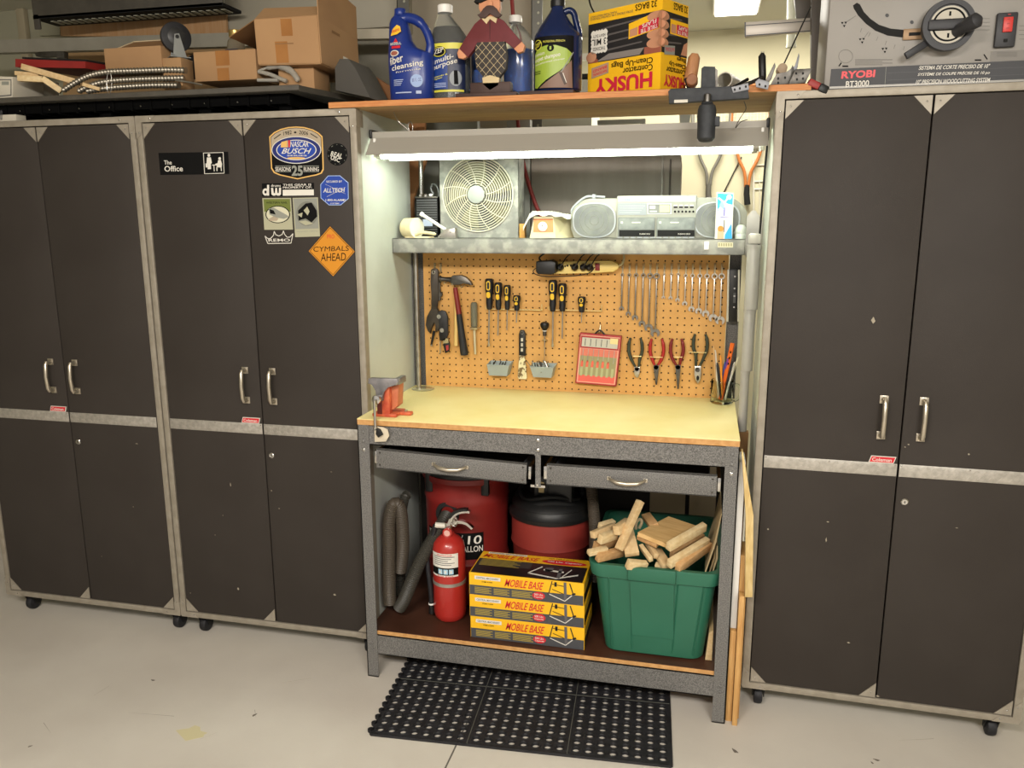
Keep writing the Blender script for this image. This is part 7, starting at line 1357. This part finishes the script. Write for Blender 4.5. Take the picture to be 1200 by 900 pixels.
m = M(); a, b = at(486, 200, y=.7), at(560, 200, y=.7); m.box(a.x-.02, b.x, .70, .74, 1.2, 2.0, X('grey_green_sheet', '7f8178', .7), .002); m.build('grey_sheet', label='grey green sheet standing behind the finned transformer block', cat='sheet')
# far side of the garage: ceiling lamps, hanging rails, rackets
def fixture(x, y, w, d, lb):
    f = thing('ceiling_light', (x, y, 2.57), lb, 'ceiling light', 'ceiling lights'); m = M(); m.box(x-w/2, x+w/2, y-d/2, y+d/2, 2.575, 2.5995, WHITE, .003); m.build('frame', f); m = M(); m.box(x-w/2+.01, x+w/2-.01, y-d/2+.01, y+d/2-.01, 2.566, 2.5745, X('lit_diffuser', 'fff8ea', .5, emit=5.0), .003); m.build('diffuser', f)
p = at(862, 18, z=2.57); fixture(p.x+.0, p.y-.55, .22, 1.1, 'bright ceiling light beyond the yellow bag box')
fr_ = thing('hanging_rail', at(915, 32, y=.44), 'pale double channel rail hanging on a dark post at the upper right', 'rail')
m = M(); m.ppx([(873, 26), (960, 20), (960, 35), (873, 43)], .44, .47, X('rail_light', 'b7b1a8', .4, .2), .002); m.F = px_map(.4395); m.line((873, 30), (960, 24), 1, SLATE); m.line((873, 42), (960, 35.5), 1.2, SLATE); m.rect(872.5, 26, 874, 43.5, SLATE); m.build('channel', fr_)
m = M(); m.ppx([(951, -12), (967, -12), (966, 30), (962, 106), (951, 106)], .38, .42, X('post_dark', '524d48', .5, .3), .002); m.ppx([(930, -10), (953, -10), (950, 23), (934, 24)], .475, .5, MATS['post_dark'], .002); m.build('post', fr_)
m = M(); m.cyl(at(928, -10, y=1.5), at(927, 56, y=1.5), .02, X('white_pipe', 'b3b3a2', .5), 16); m.lathe([(.022, 0), (.022, .012)], at(927, 56, y=1.5), MATS['white_pipe'], 16); m.build('white_pipe', label='short white pipe hanging down behind the channel rail', cat='pipe')
m = M(); m.tube([at(950, 8, y=.36), at(935, 40, y=.34), at(919, 74, y=.3)], .0022, BLACK, 6); m.build('cable', fr_)
m = M(); m.tube([at(869, 184, y=2.424), at(848, 226, y=2.424), at(842, 245, y=2.424)], .004, STEELD, 6); m.build('thin_rod', label='thin dark rod slanting between the two hanging rackets', cat='rod')
def racket(uc, vt, vs_, vb, fc, gc, lab):
    y = 2.405; t = thing('racket', at(uc, vb, y=y), lab, 'racket'); p = at(uc, vs_, y=y); hb = at(uc, vb, y=y); top = at(uc, vt, y=y)
    m = M(); N = 40; hw, hh = .105, .165; c = Vector((p.x, y, p.z+.16+hh)); m.tube([(c.x+hw*math.cos(2*PI*k/N), y, c.z+hh*math.sin(2*PI*k/N)) for k in range(N)], .010, fc, 10, closed=True)
    for s_ in (-1, 1): m.tube(smooth([(c.x+s_*hw*.8, y, c.z-hh*.62), (c.x+s_*.055, y, c.z-hh-.06), (c.x+s_*.018, y, p.z+.02), (c.x+s_*.008, y, p.z-.06)]), .009, fc, 10)
    m.build('frame', t); m = M()
    for k in range(-6, 7):
        x = k*.018; h_ = hh*math.sqrt(max(0, 1-(x/hw)**2)); m.cyl((c.x+x, y, c.z-h_), (c.x+x, y, c.z+h_), .0009, PAPER, 4)
    for k in range(-8, 9):
        z_ = k*.019; w_ = hw*math.sqrt(max(0, 1-(z_/hh)**2)); m.cyl((c.x-w_, y+.001, c.z+z_), (c.x+w_, y+.001, c.z+z_), .0009, PAPER, 4)
    m.build('strings', t); m = M(); m.tube([(p.x, y, p.z-.05), (p.x, y, p.z-.1), (hb.x, y, hb.z)], [.014, .016, .017], gc, 12); m.build('grip', t)
racket(831, 150, 205, 240, X('racket_grey', '76736a', .4, .3), X('grip_grey', '57544c', .7), 'grey racket hanging handle down on the far wall, left one')
racket(876, 150, 206, 240, X('racket_orange', 'b06a35', .4), BLACKM, 'orange racket with a black grip hanging on the far wall, right one')
m = M(); WW = X('white_wire', 'cfcbbb', .4)
for v in (194, 213, 222, 262, 290): a, b = at(882, v, y=2.425), at(915, v-2, y=2.425); m.cyl(a, b, .004, WW, 6)
for u in (884, 890, 896, 902, 908): m.cyl(at(u, 205, y=2.424), at(u, 300, y=2.424), .0025, WW, 6)
for u in (883, 905): m.cyl(at(u, 186, y=2.424), at(u, 330, y=2.424), .005, WW, 6)
m.build('wire_rack', label='white wire rack on the far wall at the right', cat='rack')
m = M(); p = at(882, 272, y=2.37); m.loft([(p.x, 2.37, p.z-.14, .03, .02), (p.x, 2.37, p.z-.07, .06, .034), (p.x, 2.37, p.z+.06, .055, .03), (p.x, 2.37, p.z+.12, .01, .01)], X('grey_bag', '9d9d97', .6, 0, 'acaca5', 10), 20); m.build('hanging_bag', label='pale grey bag hanging on the far wall beside the right cabinet', cat='bag')
m = M(); y = 1.6
m.ppx([(625, 66), (694, 62), (694, 70), (625, 73)], y, y+.03, WW); m.ppx([(623, 88), (697, 86), (697, 93), (623, 94)], y, y+.04, BLACKM); a, b = at(625, 94, y=y), at(694, 93, y=y); m.box(a.x, b.x, y, y+.3, 0, a.z, X('far_cabinet', 'aaa89a', .6)); m.build('far_cabinet', label='pale cabinet with a dark top edge far behind the dark blue jug', cat='cabinet')
m = M(); m.ppx([(612, 155), (672, 152), (675, 165), (612, 166)], .84, .88, X('far_grey', '8b8d84', .5, .2), .002); m.build('cross_rail', rk); m = M(); m.ppx([(700, 141), (756, 139), (756, 165), (752, 165), (752, 144), (700, 146)], .9, .93, MATS['far_grey']); m.build('cross_rail', rk); m = M(); m.ppx([(796, 132), (810, 132), (804, 160), (798, 165)], .9, .93, MATS['far_grey']); m.build('cross_rail', rk)
m = M(); m.tube(smooth([at(689, -8, y=1.4), at(692, 6, y=1.4), at(697, 16, y=1.4)]), .004, BLACK, 6); m.build('loose_cable', label='thin dark cable hanging left of the yellow bag box', cat='cable')
for o in bpy.data.objects:
    if '_w' in o: del o['_w']
